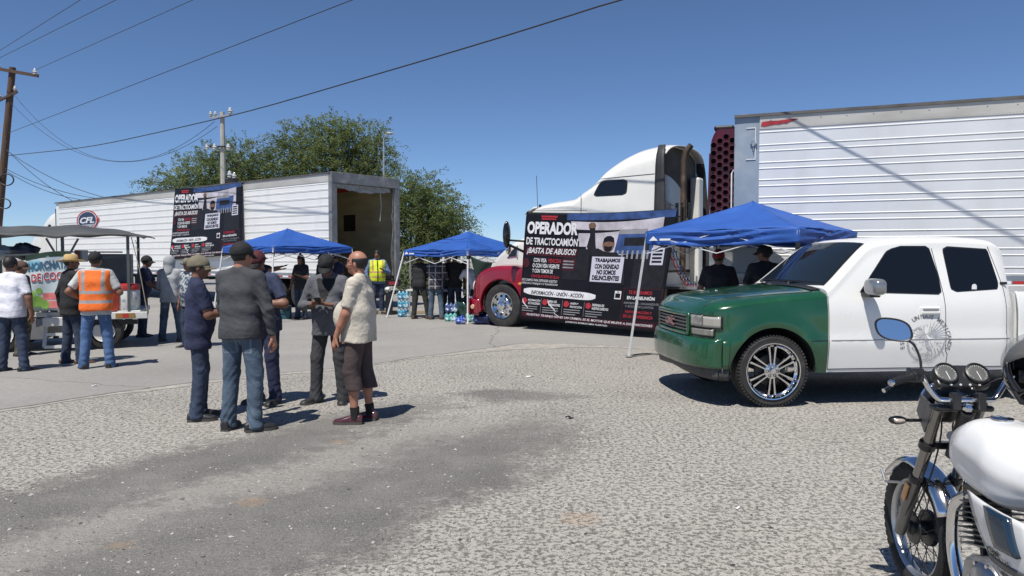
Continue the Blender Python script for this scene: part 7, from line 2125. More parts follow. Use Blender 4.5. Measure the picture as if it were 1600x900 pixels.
# ---------------- canopy by the pickup
T1 = 'men under the canopy by the pickup'
person('man in black tee and red cap under the near canopy, seen from behind', (3.17, 11.35), -14, 1.74, skin=1, fat=.6, head=(-20, 0), L=((-.3, .1, -1), (.1, .4, -1)), Rr=((.3, .1, -1), (-.05, .4, -1)), shirt=(BLACKC, 'short', .84), trousers=(JEANS_DARK, 'long'), cap=REDCAP, res=.016, fingers=False, seed=23, group=T1)
person('broad man in black tee and black cap behind the pickup windscreen', (3.70, 10.85), 8, 1.80, skin=1, fat=.8, head=(32, 0), L=((-.3, .1, -1), (.1, .4, -1)), Rr=((.3, .1, -1), (-.05, .4, -1)), shirt=(BLACKC, 'short', .84), trousers=(JEANS_DARK, 'long'), cap=BLACKC, res=.016, fingers=False, seed=24, group=T1)
person('person in dark wide brimmed hat just above the pickup roof', (4.62, 11.35), 70, 1.74, skin=1, fat=.4, lean=4, head=(0, 10), shirt=(BLACKC, 'short', .84), trousers=(JEANS_DARK, 'long'), hat=(BLACKC, .085), extra='beard', res=.016, fingers=False, seed=25, group=T1)
for o_ in list(bpy.data.objects):
    if '_hand' in o_.keys(): del o_['_hand']
# ---------------------------------------------------------------- drinks cart
CT = thing('drinks_cart', 'drinks cart trailer with grey tarpaulin roof beside the box trailer', 'cart', (-8.03, 13.26, .022), R(20))
CWHITE = mat('cart_white', (.58, .58, .56), .5, var=.12, scale=4, col2=(.42, .40, .37), c2scale=5, c2lo=.5, c2hi=.75)
CGREY = mat('cart_grey', (.20, .205, .21), .5, metal=.3, var=.15, scale=4)
POLE = mat('cart_pole', (.10, .115, .11), .5, metal=.4, var=.2)
TARP = mat('grey_tarp', (.062, .066, .068), .7, var=.2, scale=2, bump=.4, bscale=6)
mb = MB(); mb.box(-1.35, 1.30, -.70, .75, .58, .66); mb.build('deck', CWHITE, CT, smooth=0, bevel=.01)
mb = MB()
for y in (-.66, .70): mb.bar((-2.0, y * .4, .46), (-1.3, y, .46), .07); mb.bar((-1.3, y, .46), (1.25, y, .46), .08)
mb.build('chassis', DARK_METAL, CT, smooth=0)
mb = MB(); mb.box(.30, 1.42, -.78, -.72, .52, .64); mb.build('rear_bumper', CWHITE, CT, smooth=0, bevel=.01)
mb = MB(); mb.box(.92, 1.22, -.795, -.782, .54, .62); tl = mb.build('tail_light', mat('amber_dirty', (.30, .16, .05), .3), CT, smooth=0)
mb = MB(); mb.box(1.03, 1.12, -.80, -.7955, .545, .615); mb.build('lens', LENS_RED, tl, smooth=0)
for x in (-.80, .72):
    w = bpy.data.objects.new('wheel', None); link(w, CT); w.location = (x, -.62, .30)
    mb = MB(); mb.lathe([(.17, -.09), (.20, -.10), (.27, -.095), (.297, -.06), (.30, 0), (.297, .06), (.27, .095), (.20, .10)], 28, rot_y_axis()); mb.build('tyre', RUBBER, w)
    mb = MB(); mb.lathe([(.175, .08), (.16, .05), (.06, .045), (.05, .07), (0, .07)], 20, rot_y_axis()); mb.build('rim', CWHITE, w)
    w2 = copy_tree(w, CT); w2.location = (x, .66, .30)
mb = MB(); mb.tube([(-.80, -.6, .30), (-.80, .6, .30)], .035, 8); mb.tube([(.72, -.6, .30), (.72, .6, .30)], .035, 8); mb.build('axle', DARK_METAL, CT)
mb = MB(); mb.box(-.52, -.16, -.71, .6, .20, .56); mb.build('tool_box', CGREY, CT, smooth=0, bevel=.01)
# folding step frame at the near side
for k, (a, b) in enumerate((((-.12, -1.0, .10), (-.12, -.74, .60)), ((.36, -1.0, .10), (.36, -.74, .60)), ((-.12, -1.0, .10), (.36, -1.0, .10)), ((-.12, -.90, .30), (.36, -.90, .30)))):
    mb = MB(); mb.bar(a, b, .05); mb.build('step_bar', CWHITE, CT, smooth=0)
mb = MB(); mb.box(-.15, .39, -.95, -.74, .44, .58); mb.build('step_panel', CWHITE, CT, smooth=0, bevel=.01)
# posts and roof
PX = {(-1.15, -.68): 1.93, (.12, -.68): 1.99, (1.12, -.68): 1.96, (-1.15, .70): 1.98, (1.12, .70): 2.02}
for (x, y), z in PX.items():
    mb = MB(); mb.bar((x, y, .62), (x, y, z), .045); mb.build('post', POLE, CT, smooth=0)
for a, b in (((.12, -.68, 1.45), (.36, -.68, 1.92)), ((.12, -.68, 1.45), (-.12, -.68, 1.92)), ((-1.15, -.68, 1.55), (-.82, -.68, 1.95)), ((-1.15, -.68, 1.62), (.12, -.68, 1.66)), ((.12, -.55, 1.55), (1.12, -.55, 1.62))):
    mb = MB(); mb.bar(a, b, .03); mb.build('brace', POLE, CT, smooth=0)
mb = MB()
def tarp(u, v):
    x = -1.75 + 3.15 * u; y = -.78 + 1.70 * v
    ridge = .17 * (1 - abs(2 * v - 1) ** 1.3)
    z = 1.965 + ridge * (1 - .9 * max(0, (u - .62) / .38) ** 1.2) + .05 * u - .06 * max(0, (u - .80) / .2) ** 2 - .05 * max(0, (.12 - u) / .12)
    z += .012 * math.sin(x * 9 + y * 3) + .010 * math.sin(y * 11 + x * 4) - .03 * math.sin(math.pi * min(1, abs(((u * 3) % 1) - .5) * 2)) * 0
    return (x, y, z)
mb.grid(tarp, 40, 24); 
mb.grid(lambda u, v: (tarp(u, 0)[0], tarp(u, 0)[1] - .01 * v, tarp(u, 0)[2] - (.035 + .015 * math.sin(u * 37) + .012 * math.sin(u * 13)) * v), 60, 4, flip=True)
mb.build('tarp_roof', TARP, CT, smooth=50, solid=.006)
# upright sheet-metal cabinet and small tins at the back
mb = MB(); mb.box(.48, 1.06, .10, .45, .67, 1.66); mb.build('cabinet', mat('sheet_metal', (.10, .11, .115), .45, metal=.3, var=.2, scale=3), CT, smooth=0, bevel=.01)
mb = MB(); mb.tube([(.1, -.42, 1.69), (1.0, -.42, 1.69)], .014, 6); mb.build('hanging_rail', DARK_METAL, CT)
for x, c_ in ((-.02, (.14, .05, .03)), (.06, (.30, .30, .29))):
    mb = MB(); mb.box(x + .36 - .06, x + .36 + .06, -.60, -.54, 1.52, 1.72); mb.build('hanging_tin', mat('tin%.2f' % x, c_, .5), CT, smooth=0, bevel=.01)
mb = MB(); mb.tube([(1.18, -.70, 1.95), (1.30, -.74, 1.4), (1.42, -.78, .62)], .008, 6); mb.tube([(1.24, -.72, 1.9), (1.28, -.72, 1.80), (1.24, -.72, 1.78), (1.30, -.72, 1.72), (1.26, -.72, 1.70)], .006, 6); mb.build('tie_rope', mat('rope', (.30, .28, .22), .9), CT)
# printed drinks sign hung on the front
SG = thing('drinks_sign', 'printed cloth sign with red and blue lettering hung on the drinks cart', 'sign', (-8.03, 13.26, .022), R(20))
SGM = [mat('sign_cloth', (.50, .58, .60), .6, var=.15, scale=3), mat('sign_green', (.22, .42, .08), .6, var=.3, scale=9), mat('sign_pink', (.55, .16, .16), .6, var=.3, scale=8), mat('sign_blue', (.05, .13, .20), .6), mat('sign_red', (.45, .04, .05), .6), mat('sign_dkgreen', (.02, .05, .03), .6), WHITE_PRINT, mat('sign_cyan', (.20, .48, .58), .6)]
def sgp(a, t, o=0.0):
    return (-.40 + .66 * a, -.80 - o + .012 * math.sin(a * 9 + t * 5), 1.70 - .08 * (1 - a) * (1 - t) - 1.0 * t + .03 * math.sin(a * 3) * (1 - t))
mb = MB(); mb.grid(lambda u, v: sgp(u, v), 14, 14); sc_ = mb.build('cloth', SGM[0], SG, smooth=60, solid=.004)
mb = MB()
def srect(a0, a1, t0, t1, mi, o=.004): mb.grid(lambda u, v: sgp(a0 + (a1 - a0) * u, t0 + (t1 - t0) * v, o), 8, 4, mi)
srect(0, 1, .0, .09, 5); srect(.0, .3, .12, .30, 7); srect(.35, .95, .70, .82, 2, .0045); srect(.40, .9, .84, .96, 2, .0045)
for (a, t, r_) in ((.10, .72, .11), (.24, .84, .13), (.08, .90, .10), (.40, .90, .10), (.28, .66, .07)):
    c0 = len(mb.v); k = 18
    mb.add([sgp(a, t, .0065)] + [sgp(a + r_ * math.cos(q), t + r_ * .8 * math.sin(q), .0065) for q in [2 * math.pi * i / k for i in range(k)]], [(0, 1 + (i + 1) % k, 1 + i) for i in range(k)], 1)
put_text(mb, 'HORCHATA', .05, -.30, .92, .15, lambda x, y: sgp(x, -y, .010), 3, .05)
put_text(mb, 'DE COCO', .12, -.50, .82, .16, lambda x, y: sgp(x, -y, .012), 6, .10); put_text(mb, 'DE COCO', .12, -.49, .82, .14, lambda x, y: sgp(x, -y, .016), 4, .02)
tag(mb.build('print', SGM, SG, smooth=60), kind='stuff')
# jugs and coolers on the deck
def lathe_thing(name, label, cat, x, y, z, parts, group=None, rz=0):
    c_, s_ = math.cos(R(20)), math.sin(R(20))
    t = thing(name, label, cat, (-8.03 + c_ * x - s_ * y, 13.26 + s_ * x + c_ * y, z + .022), rz, group)
    for nm, prof, m_ in parts:
        mb = MB(); mb.lathe(prof, 28); mb.build(nm, m_, t, smooth=40)
    return t
ORJ = mat('orange_plastic', (.62, .07, .025), .4, var=.1); REDP = mat('red_plastic', (.42, .03, .025), .4, var=.1); WHP = mat('white_plastic', (.62, .62, .60), .4, var=.08, col2=(.30, .38, .40), c2scale=9, c2lo=.56, c2hi=.62)
lathe_thing('drink_cooler', 'round orange drinks cooler on the cart deck', 'cooler', .80, -.60, .66, (('barrel', [(0, 0), (.15, 0), (.165, .03), (.175, .30), (.17, .33), (0, .33)], ORJ), ('lid', [(.18, .33), (.182, .37), (.15, .40), (0, .41)], REDP)), 'drinks coolers')
lathe_thing('drink_cooler', 'white drinks cooler with red lid on the cart deck', 'cooler', 1.08, -.50, .66, (('barrel', [(0, 0), (.17, 0), (.19, .03), (.195, .34), (.185, .36), (0, .36)], WHP), ('lid', [(.20, .36), (.205, .42), (.195, .45), (.14, .47), (0, .475)], REDP), ('spigot', [(.02, .05), (.02, .10), (0, .10)], REDP)), 'drinks coolers')
lathe_thing('drink_cooler', 'red lidded cooler standing behind the orange one', 'cooler', .92, -.14, .66, (('barrel', [(0, 0), (.16, 0), (.18, .03), (.185, .38), (0, .38)], WHP), ('lid', [(.19, .38), (.19, .46), (.12, .48), (0, .48)], REDP)), 'drinks coolers')
for i, (x, y) in enumerate(((-.32, -.60), (-.18, -.62), (-.05, -.60))):
    lathe_thing('tall_jar', ('green tall jar, leftmost under the hanging drinks sign', 'pale tall jar, middle of three under the drinks sign', 'dark tall jar, rightmost of three under the drinks sign')[i], 'jar', x, y, .66, (('glass', [(0, 0), (.055, 0), (.058, .26), (.045, .30), (0, .30)], mat('jar%d' % i, ((.10, .16, .10), (.25, .28, .28), (.05, .06, .07))[i], .15, coat=.6)), ('lid', [(.048, .30), (.048, .33), (0, .33)], DARK_METAL)), 'tall jars on the cart')
# folded bags stowed under the roof
bg = thing('stowed_bags', 'grey white folded bags stowed under the cart roof', 'bag', (-8.75, 12.6, 1.60))
mb = MB()
def blob(c, r_, sd):
    def fn(u, v):
        a, b = 2 * math.pi * u, math.pi * (v - .5)
        k = 1 + .12 * math.sin(5 * a + sd + 3 * b) + .10 * math.sin(7 * b + 2 * a + sd)
        return (c[0] + r_[0] * k * math.cos(a) * math.cos(b), c[1] + r_[1] * k * math.sin(a) * math.cos(b), c[2] + r_[2] * k * math.sin(b))
    return fn
mb.grid(blob((0, 0, .10), (.32, .22, .12), 1), 24, 14, closed_u=True); mb.build('bag', mat('bag_grey', (.30, .33, .34), .5, bump=.5, bscale=12), bg, smooth=60)
mb = MB(); mb.grid(blob((.42, .05, .12), (.22, .2, .13), 4), 24, 14, closed_u=True); mb.build('bag', mat('bag_dark', (.03, .035, .05), .5, bump=.5, bscale=12), bg, smooth=60)

# ---------------------------------------------------------------- things under the canopies
def water_pack(label, x, y, z, rz, cols, group='packs of bottled water'):
    t = thing('water_pack', label, 'water pack', (x, y, z), rz, group)
    m1 = mat('bottle_' + '%.2f' % cols[0], cols, .2, coat=.8, var=.3, scale=24, col2=(.45, .60, .68), c2scale=13, c2lo=.48, c2hi=.56)
    for i in range(3):
        for j in range(2):
            mb = MB(); mb.lathe([(0, 0), (.042, 0), (.045, .02), (.042, .09), (.045, .16), (.03, .20), (.014, .215), (.014, .235), (0, .235)], 12, Matrix.Translation((-.10 + .10 * i, -.05 + .10 * j, 0))); mb.build('bottle', m1, t, smooth=50)
    mb = MB(); mb.box(-.155, .155, -.105, .105, .02, .17); mb.build('wrap', mat('wrap_' + '%.2f' % cols[0], cols, .25, coat=.6, var=.5, scale=18, col2=(.55, .66, .72), c2scale=9, c2lo=.5, c2hi=.6), t, smooth=0, bevel=.02)
    return t
SKYB = (.06, .30, .46); TEAL = (.09, .36, .34); NVB = (.04, .07, .22)
for k in range(3): water_pack('light blue water pack in the stack at the left canopy leg, %s of three' % ('bottom', 'middle', 'top')[k], -2.92, 19.85, .022 + .235 * k, R(10), SKYB)
water_pack('teal water pack on the ground behind the canopy pole', -1.52, 18.45, .022, R(-5), TEAL); water_pack('dark blue label water pack resting on the teal one', -1.52, 18.45, .257, R(3), NVB); water_pack('pale teal water pack beside the red bumper', -1.0, 18.3, .022, R(8), (.16, .42, .40))
def bag(name, label, x, y, r_, m_, sd):
    t = thing(name, label, 'bag', (x, y, .022)); mb = MB(); mb.grid(blob((0, 0, r_[2] * .9), r_, sd), 26, 16, closed_u=True); mb.build('sack', m_, t, smooth=60)
    mb = MB(); mb.tube([(0, 0, r_[2] * 1.6), (.02, .01, r_[2] * 2.0), (.05, .0, r_[2] * 2.15)], [.05, .03, .06], 8); mb.build('knot', m_, t, smooth=60)
bag('rubbish_bag', 'dark green rubbish bag beside the stacked water packs', -1.18, 18.75, (.24, .2, .30), mat('green_bag', (.02, .05, .04), .25, coat=.5, bump=.6, bscale=14), 2)
bag('plastic_bag', 'small blue and white plastic bag at the foot of the canopy pole', -1.22, 17.62, (.13, .11, .09), mat('blue_bag', (.03, .08, .40), .3, coat=.4, col2=(.5, .52, .55), c2scale=8, bump=.5, bscale=14), 6)
bag('plastic_bag', 'dark blue plastic sack under the red bumper', -.62, 17.6, (.30, .2, .14), mat('navy_bag', (.012, .02, .09), .35, bump=.5, bscale=12), 9)
# folding table with boxes behind the three men
tb = thing('folding_table', 'folding table with white top under the middle canopy', 'table', (-1.9, 19.75, .022))
mb = MB(); mb.box(-.9, .9, -.35, .35, .70, .74); mb.build('table_top', CWHITE, tb, smooth=0, bevel=.01)
for sx in (-.8, .8):
    for sy in (-.3, .3): mb = MB(); mb.bar((sx, sy, 0), (sx, sy, .70), .03); mb.build('leg', GALV, tb, smooth=0)
# green cooler box and folding chairs under the left canopy
cb = thing('cooler_box', 'teal cooler box on the ground under the left canopy', 'cooler', (-5.98, 19.2, .022), R(8))
mb = MB(); mb.box(-.22, .22, -.15, .15, 0, .28); mb.build('box', mat('teal_box', (.02, .085, .10), .45), cb, smooth=0, bevel=.02)
mb = MB(); mb.box(-.235, .235, -.165, .165, .282, .34); mb.build('lid', mat('teal_lid', (.03, .05, .06), .45), cb, smooth=0, bevel=.015)
mb = MB(); mb.tube([(-.2, -.17, .26), (-.2, -.19, .22), (.2, -.19, .22), (.2, -.17, .26)], .01, 6); mb.build('handle', BLACK_PLASTIC, cb)
def chair(label, x, y, rz):
    t = thing('folding_chair', label, 'chair', (x, y, .022), rz, 'dark folding chairs')
    mb = MB(); mb.grid(lambda u, v: (-.25 + .5 * u, -.22 + .44 * v, .42 - .04 * math.sin(math.pi * u)), 8, 6); mb.build('seat', BLACKC, t, solid=.01)
    mb = MB(); mb.grid(lambda u, v: (-.25 + .5 * u, .22 + .12 * v - .03 * math.sin(math.pi * u), .45 + .45 * v), 8, 6); mb.build('backrest', BLACKC, t, solid=.01)
    for sx in (-1, 1):
        for a, b in (((sx * .27, -.25, 0), (sx * .27, .22, .45)), ((sx * .27, .25, 0), (sx * .27, -.22, .45)), ((sx * .27, .20, .42), (sx * .27, .36, .92))):
            mb = MB(); mb.tube([a, b], .012, 8); mb.build('leg', DARK_METAL, t)
chair('dark folding chair left of the woman under the left canopy', -6.35, 19.9, R(160)); chair('dark folding chair behind the woman under the left canopy', -5.6, 20.1, R(190))
# wooden plank beside the trailer, cable, megaphone, litter
pk_ = thing('wooden_plank', 'pale wooden plank lying on the concrete behind the open trailer', 'plank', (-3.1, 20.9, .022), R(6))
mb = MB(); mb.box(-.75, .75, -.12, .12, 0, .09); mb.build('board', mat('plank', (.30, .24, .17), .8, stretch=(.2, 1, 1), var=.2), pk_, smooth=0, bevel=.01)
mg_ = thing('megaphone', 'white megaphone on the sill of the open trailer', 'megaphone', (-3.42, 20.55, .72), R(200))
mb = MB(); mb.lathe([(.03, 0), (.035, .10), (.05, .16), (.10, .26)], 20, Matrix.Rotation(R(90), 4, 'X')); mb.build('horn', mat('horn_white', (.7, .7, .68), .4), mg_, solid=.004)
mb = MB(); mb.bar((0, -.04, -.02), (0, -.03, -.13), .03); mb.build('handle', BLACK_PLASTIC, mg_, smooth=0)
mb = MB(); mb.box(-.08, .08, -.12, .12, -.70, -.14); mb.build('stand', DARK_METAL, mg_, smooth=0)
cbq = thing('power_cable', 'black power cable trailing on the ground by the near canopy leg', 'cable', (2.3, 12.0, .01))
mb = MB(); mb.tube([(-.35 + .1 * i, .25 * math.sin(i * .7) * .4 + .04 * i, .012 if i < 8 else .035) for i in range(16)], .012, 6); mb.build('cord', BLACK_PLASTIC, cbq)
rl = random.Random(12)
for k, (x, y, w_, lab) in enumerate(((.23, 9.98, .11, 'white paper scrap lying on the gravel left of the pickup'), (-5.2, 9.15, .09, 'white paper scrap on the slab edge near the cart'), (.58, 7.4, .09, 'flat black rubber scrap in the middle of the lot'), (1.45, 4.7, .03, 'small bottle cap on the gravel before the motorcycle'))):
    t = thing('litter', lab, 'litter', (x, y, .008 if y < road_edge_y(x) else .026), rl.random() * 3)
    mb = MB(); mb.grid(lambda u, v: (w_ * (u - .5), w_ * .6 * (v - .5), .006 * math.sin(u * 5 + k) + .004 * math.sin(v * 6)), 5, 4); mb.build('scrap', WHITE_PRINT if k != 2 else BLACK_PLASTIC, t, solid=.003)

# white picket fence seen under the middle canopy, wire fence beyond
fc = thing('picket_fence', 'white steel fence behind the middle canopy', 'fence', (-1.3, 23.2, 0), R(2))
for k in range(14):
    mb = MB(); mb.box(-.85 + .19 * k - .03, -.85 + .19 * k + .03, -.012, .012, .15, 1.75); mb.build('picket', STEEL_WHITE, fc, smooth=0)
for z in (.35, 1.5):
    mb = MB(); mb.box(-.95, 1.75, .013, .04, z, z + .06); mb.build('rail', STEEL_WHITE, fc, smooth=0)
wf = thing('mesh_fence', 'grey wire fence with posts at the back of the yard', 'fence', (0, 30.5, 0))
for k in range(24):
    mb = MB(); mb.tube([(-9 + 1.6 * k, 0, 0), (-9 + 1.6 * k, 0, 2.0)], .03, 8); mb.build('post', GALV, wf)
mbw = MB()
for k in range(150):
    x = -9 + .25 * k
    mbw.bar((x, 0, .1), (x + 1.0, 0, 1.9), .008); mbw.bar((x + 1.0, 0, .1), (x, 0, 1.9), .008)
tag(mbw.build('wire_mesh', GALV, wf, smooth=0), kind='stuff')
# roadside sign at the far left
rs = thing('red_sign', 'red and white advertising board at the far left edge', 'sign', (-20.9, 29.4, 0), R(8))
mb = MB(); mb.box(-1.5, .55, -.03, .03, 2.25, 2.95); mb.build('board', RED_PRINT, rs, smooth=0)
mb = MB(); mb.box(-1.5, .55, -.036, -.031, 1.98, 2.22); mb.box(-1.4, .45, -.036, -.031, 2.72, 2.88); mb.box(-1.4, .30, -.036, -.031, 2.48, 2.56); mb.box(-1.4, .40, -.036, -.031, 2.34, 2.40); tag(mb.build('lettering', mat('sign_white', (.55, .52, .50), .6, var=.4, scale=12), rs, smooth=0), kind='stuff')
for x in (-1.3, .40):
    mb = MB(); mb.bar((x, .05, 0), (x, .05, 2.9), .07); mb.build('post', DARK_METAL, rs, smooth=0)

gc = thing('green_cloth', 'dark green cloth hung between the middle canopy and the tractor hood', 'cloth', (-1.0, 17.6, 0))
mb = MB()
def gcf(u, v):
    A_, B_, C_, D_ = Vector((0, .08, 1.66)), Vector((.55, -.38, 1.50)), Vector((.42, -.25, 1.16)), Vector((.16, .0, 1.02))
    p = (A_ * (1 - u) + B_ * u) * (1 - v) + (D_ * (1 - u) + C_ * u) * v
    return (p.x, p.y + .03 * math.sin(u * 7 + v * 5), p.z - .04 * math.sin(math.pi * u) * (1 - v))
mb.grid(gcf, 14, 12); mb.build('cloth', mat('dark_green_cloth', (.010, .028, .018), .85, bump=.3, bscale=12), gc, smooth=60, solid=.004)
mb = MB(); mb.tube([(-.05, .10, 1.70), (0, .08, 1.66)], .006, 6); mb.tube([(.55, -.38, 1.50), (.62, -.42, 1.50)], .006, 6); mb.build('tie_cord', BLACK_PLASTIC, gc)
# ---------------------------------------------------------------- poles and wires
WOOD = mat('pole_wood', (.085, .050, .035), .85, var=.3, scale=3, stretch=(4, 4, .4), bump=.4, bscale=30)
WIREM = mat('wire_black', (.020, .020, .022), .6)
PORC = mat('porcelain', (.42, .44, .46), .3, coat=.6)
up_ = thing('utility_pole', 'leaning wooden utility pole with crossarm and transformer at the far left', 'utility pole', (-25.34, 36.0, 0))
px_ = lambda z: 1.30 * z / 10.67          # lean
mb = MB(); mb.tube([(px_(z), 0, z) for z in (0, 3, 6, 9, 10.75)], [.20, .18, .165, .15, .14], 14); mb.build('pole', WOOD, up_)
mb = MB(); mb.bar((px_(10.6) - 1.6, -.18, 10.82), (px_(10.6) + 1.35, -.18, 10.30), .12, .14); mb.build('crossarm', WOOD, up_, smooth=0)
mb = MB(); mb.bar((px_(9.6) - .5, -.18, 9.1), (px_(9.6) + .45, -.18, 9.55), .10, .10); mb.build('crossarm', WOOD, up_, smooth=0)
def insulator(par, x, y, z, sc=1.0, axis=None):
    mb = MB(); mb.lathe([(.02, -.05), (.05, -.02), (.075, .0), (.05, .03), (.085, .06), (.05, .10), (.05, .14), (.03, .17), (0, .17)], 14, Matrix.Translation((x, y, z)) @ Matrix.Diagonal((sc, sc, sc, 1))); return mb.build('insulator', PORC, par)
for x in (-1.45, -.55, 1.2): insulator(up_, px_(10.6) + x, -.18, 10.58 - .18 * x + .02, 1.5)
insulator(up_, px_(9.6) - .4, -.18, 9.28, 1.2); insulator(up_, px_(9.6) + .35, -.18, 9.62, 1.2)
mb = MB(); mb.lathe([(0, 0), (.28, 0), (.30, .05), (.30, .75), (.26, .85), (.10, .88), (0, .88)], 22, Matrix.Translation((px_(7.6) - .62, -.1, 7.25))); tr_ = mb.build('transformer', mat('transformer', (.52, .52, .52), .5, var=.1), up_)
mb = MB(); mb.bar((px_(7.6) - .45, -.05, 7.5), (px_(7.6), 0, 7.5), .06); mb.bar((px_(7.6) - .45, -.05, 7.95), (px_(7.6), 0, 7.95), .06); mb.build('bracket', GALV, tr_, smooth=0)
for (z, r_) in ((5.35, .34), (4.2, .30)):
    mb = MB(); mb.tube([(px_(z) + .35 + r_ * math.cos(q), -.2, z + r_ * .8 * math.sin(q)) for q in [2 * math.pi * i / 20 for i in range(21)]], .03, 6, caps=False); mb.build('wire_coil', WIREM, up_)
def wire(label, pts, r_=.014, sag=0.0, n=24):
    P = [Vector(p) for p in pts]
    t = thing('overhead_wire', label, 'wire', P[0], 0, 'overhead wires')
    out_ = []
    for i in range(len(P) - 1):
        for k in range(n):
            q = k / n
            p = P[i].lerp(P[i + 1], q); p.z -= sag * 4 * q * (1 - q); out_.append(p - P[0])
    out_.append(P[-1] - P[0])
    mb = MB(); mb.tube(out_, r_, 6); mb.build('strand', WIREM, t)
# thick cable from the pole over the trucks: its shadow falls across the reefer trailer
wc = crv([(0, 6.51), (0.346, 5.92), (0.56, 5.87), (0.746, 6.03), (0.854, 6.16), (0.931, 6.28), (1.0, 6.3), (1.3, 6.58)])
cab_pts = [(-24.5 + 28.68 * k, 36 - 24.29 * k, wc(k)) for k in [1.3 * i / 40 for i in range(41)]]
wire('thick black cable running from the wooden pole up across the sky', cab_pts, .015, 0, 2)
wire('uppermost thin wire in the top left corner', [(-26.6, 36, 11.05), (-26.2 + 1.4, 36 - .6, 11.03), (-14.3, 25.4, 10.5), (-6, 18, 10.6)], .010, 0)
wire('second thin wire from the crossarm in the top left corner', [(-25.1, 35.8, 10.86), (-13.15, 25.5, 10.5), (-4, 17.6, 10.6)], .010, .0)
wire('thin wire from the right end of the crossarm', [(-22.75, 35.8, 10.6), (-10.5, 25.5, 10.5), (-2, 18.3, 10.6)], .010, .0)
wire('thin wire leaving the pole above the thick cable', [(-24.4, 35.8, 7.5), (-3.35, 16.9, 7.5), (3, 11.2, 7.7)], .010, .0)
for k, (a, b, sg) in enumerate((((-23.9, 35.8, 9.45), (-12.0, 30.1, 7.1), 2.35), ((-24.1, 35.8, 9.1), (-11.9, 30.1, 6.9), 2.1), ((-24.3, 35.8, 6.8), (-19.5, 33.5, 4.0), .25), ((-24.3, 35.8, 6.75), (-17.2, 32.5, 4.1), .35), ((-24.4, 35.8, 5.9), (-17.6, 32.7, 4.15), .30), ((-24.4, 35.8, 5.8), (-18.2, 33.0, 4.1), .35))):
    wire(('upper sagging service wire from the wooden pole to the concrete pole', 'lower sagging service wire from the wooden pole to the concrete pole', 'steepest drop wire from the wooden pole to the trailer roof', 'second steep drop wire from the wooden pole', 'drop wire leaving the pole just below the thick cable', 'lowest drop wire leaving the wooden pole')[k], [a, b],   .009 if k < 2 else .013, sg)
# concrete pole with insulators behind the box trailer
cp = thing('concrete_pole', 'pale concrete pole with insulators standing behind the box trailer', 'utility pole', (-11.65, 30.0, 0))
mb = MB(); mb.tube([(0, 0, 0), (0, 0, 7.45)], [.16, .09], 8); mb.build('pole', mat('concrete_pole', (.36, .35, .33), .85, var=.15, scale=4), cp, smooth=0)
mb = MB(); mb.bar((-.45, -.15, 7.20), (.40, -.15, 7.30), .07); mb.build('crossarm', GALV, cp, smooth=0)
for x, z, sc in ((-.40, 7.28, 1.0), (-.22, 7.30, .9), (.38, 7.38, 1.3)): insulator(cp, x, -.15, z, sc)
mb = MB(); mb.bar((-.6, -.15, 6.05), (.45, -.15, 6.05), .06); mb.build('crossarm', DARK_METAL, cp, smooth=0)
for x in (-.55, -.25, .3): insulator(cp, x, -.2, 5.95, 1.2)
mb = MB(); mb.box(.12, .55, -.15, .15, 4.2, 4.8); mb.build('switch_box', DARK_METAL, cp, smooth=0, bevel=.03); insulator(cp, .3, -.1, 4.85, 1.4); insulator(cp, .48, -.1, 4.82, 1.2)
# street lamp
lp = thing('street_lamp', 'thin grey street lamp pole rising behind the trees', 'street lamp', (-6.55, 38.0, 0))
mb = MB(); mb.tube([(0, 0, 0), (0, 0, 7.5)], [.07, .045], 10); mb.build('pole', GALV, lp)
mb = MB(); mb.tube([(0, 0, 7.4), (.02, 0, 7.7), (.12, 0, 7.88), (.30, 0, 7.95)], .03, 8); mb.build('arm', GALV, lp)
mb = MB(); mb.sphere((.32, 0, 7.93), (.22, .10, .06)); mb.build('lamp_head', mat('lamp_head', (.30, .30, .30), .4), lp)

# ---------------------------------------------------------------- trees: limbs plus many small leaves in drooping sprays
LEAF = mat('leaf_green', (.165, .215, .075), .65, var=.30, scale=.6, spec=.3)
LEAF_DK = mat('leaf_dark', (.095, .13, .045), .65, var=.25, scale=.6, spec=.3)
LEAF_YL = mat('leaf_yellow', (.225, .255, .10), .65, var=.25, scale=.6, spec=.3)
for m_ in (LEAF, LEAF_DK, LEAF_YL):       # thin leaves let some light through
    N, L_ = m_.node_tree.nodes, m_.node_tree.links
    b_ = N['Principled BSDF']; tl_ = N.new('ShaderNodeBsdfTranslucent'); mx_ = N.new('ShaderNodeMixShader'); mx_.inputs[0].default_value = .48
    L_.new(b_.inputs['Base Color'].links[0].from_socket, tl_.inputs['Color'])
    out_n = next(n for n in N if n.type == 'OUTPUT_MATERIAL')
    L_.new(b_.outputs[0], mx_.inputs[1]); L_.new(tl_.outputs[0], mx_.inputs[2]); L_.new(mx_.outputs[0], out_n.inputs['Surface'])
BARK = mat('bark', (.07, .055, .042), .9, var=.3, scale=5, bump=.5)
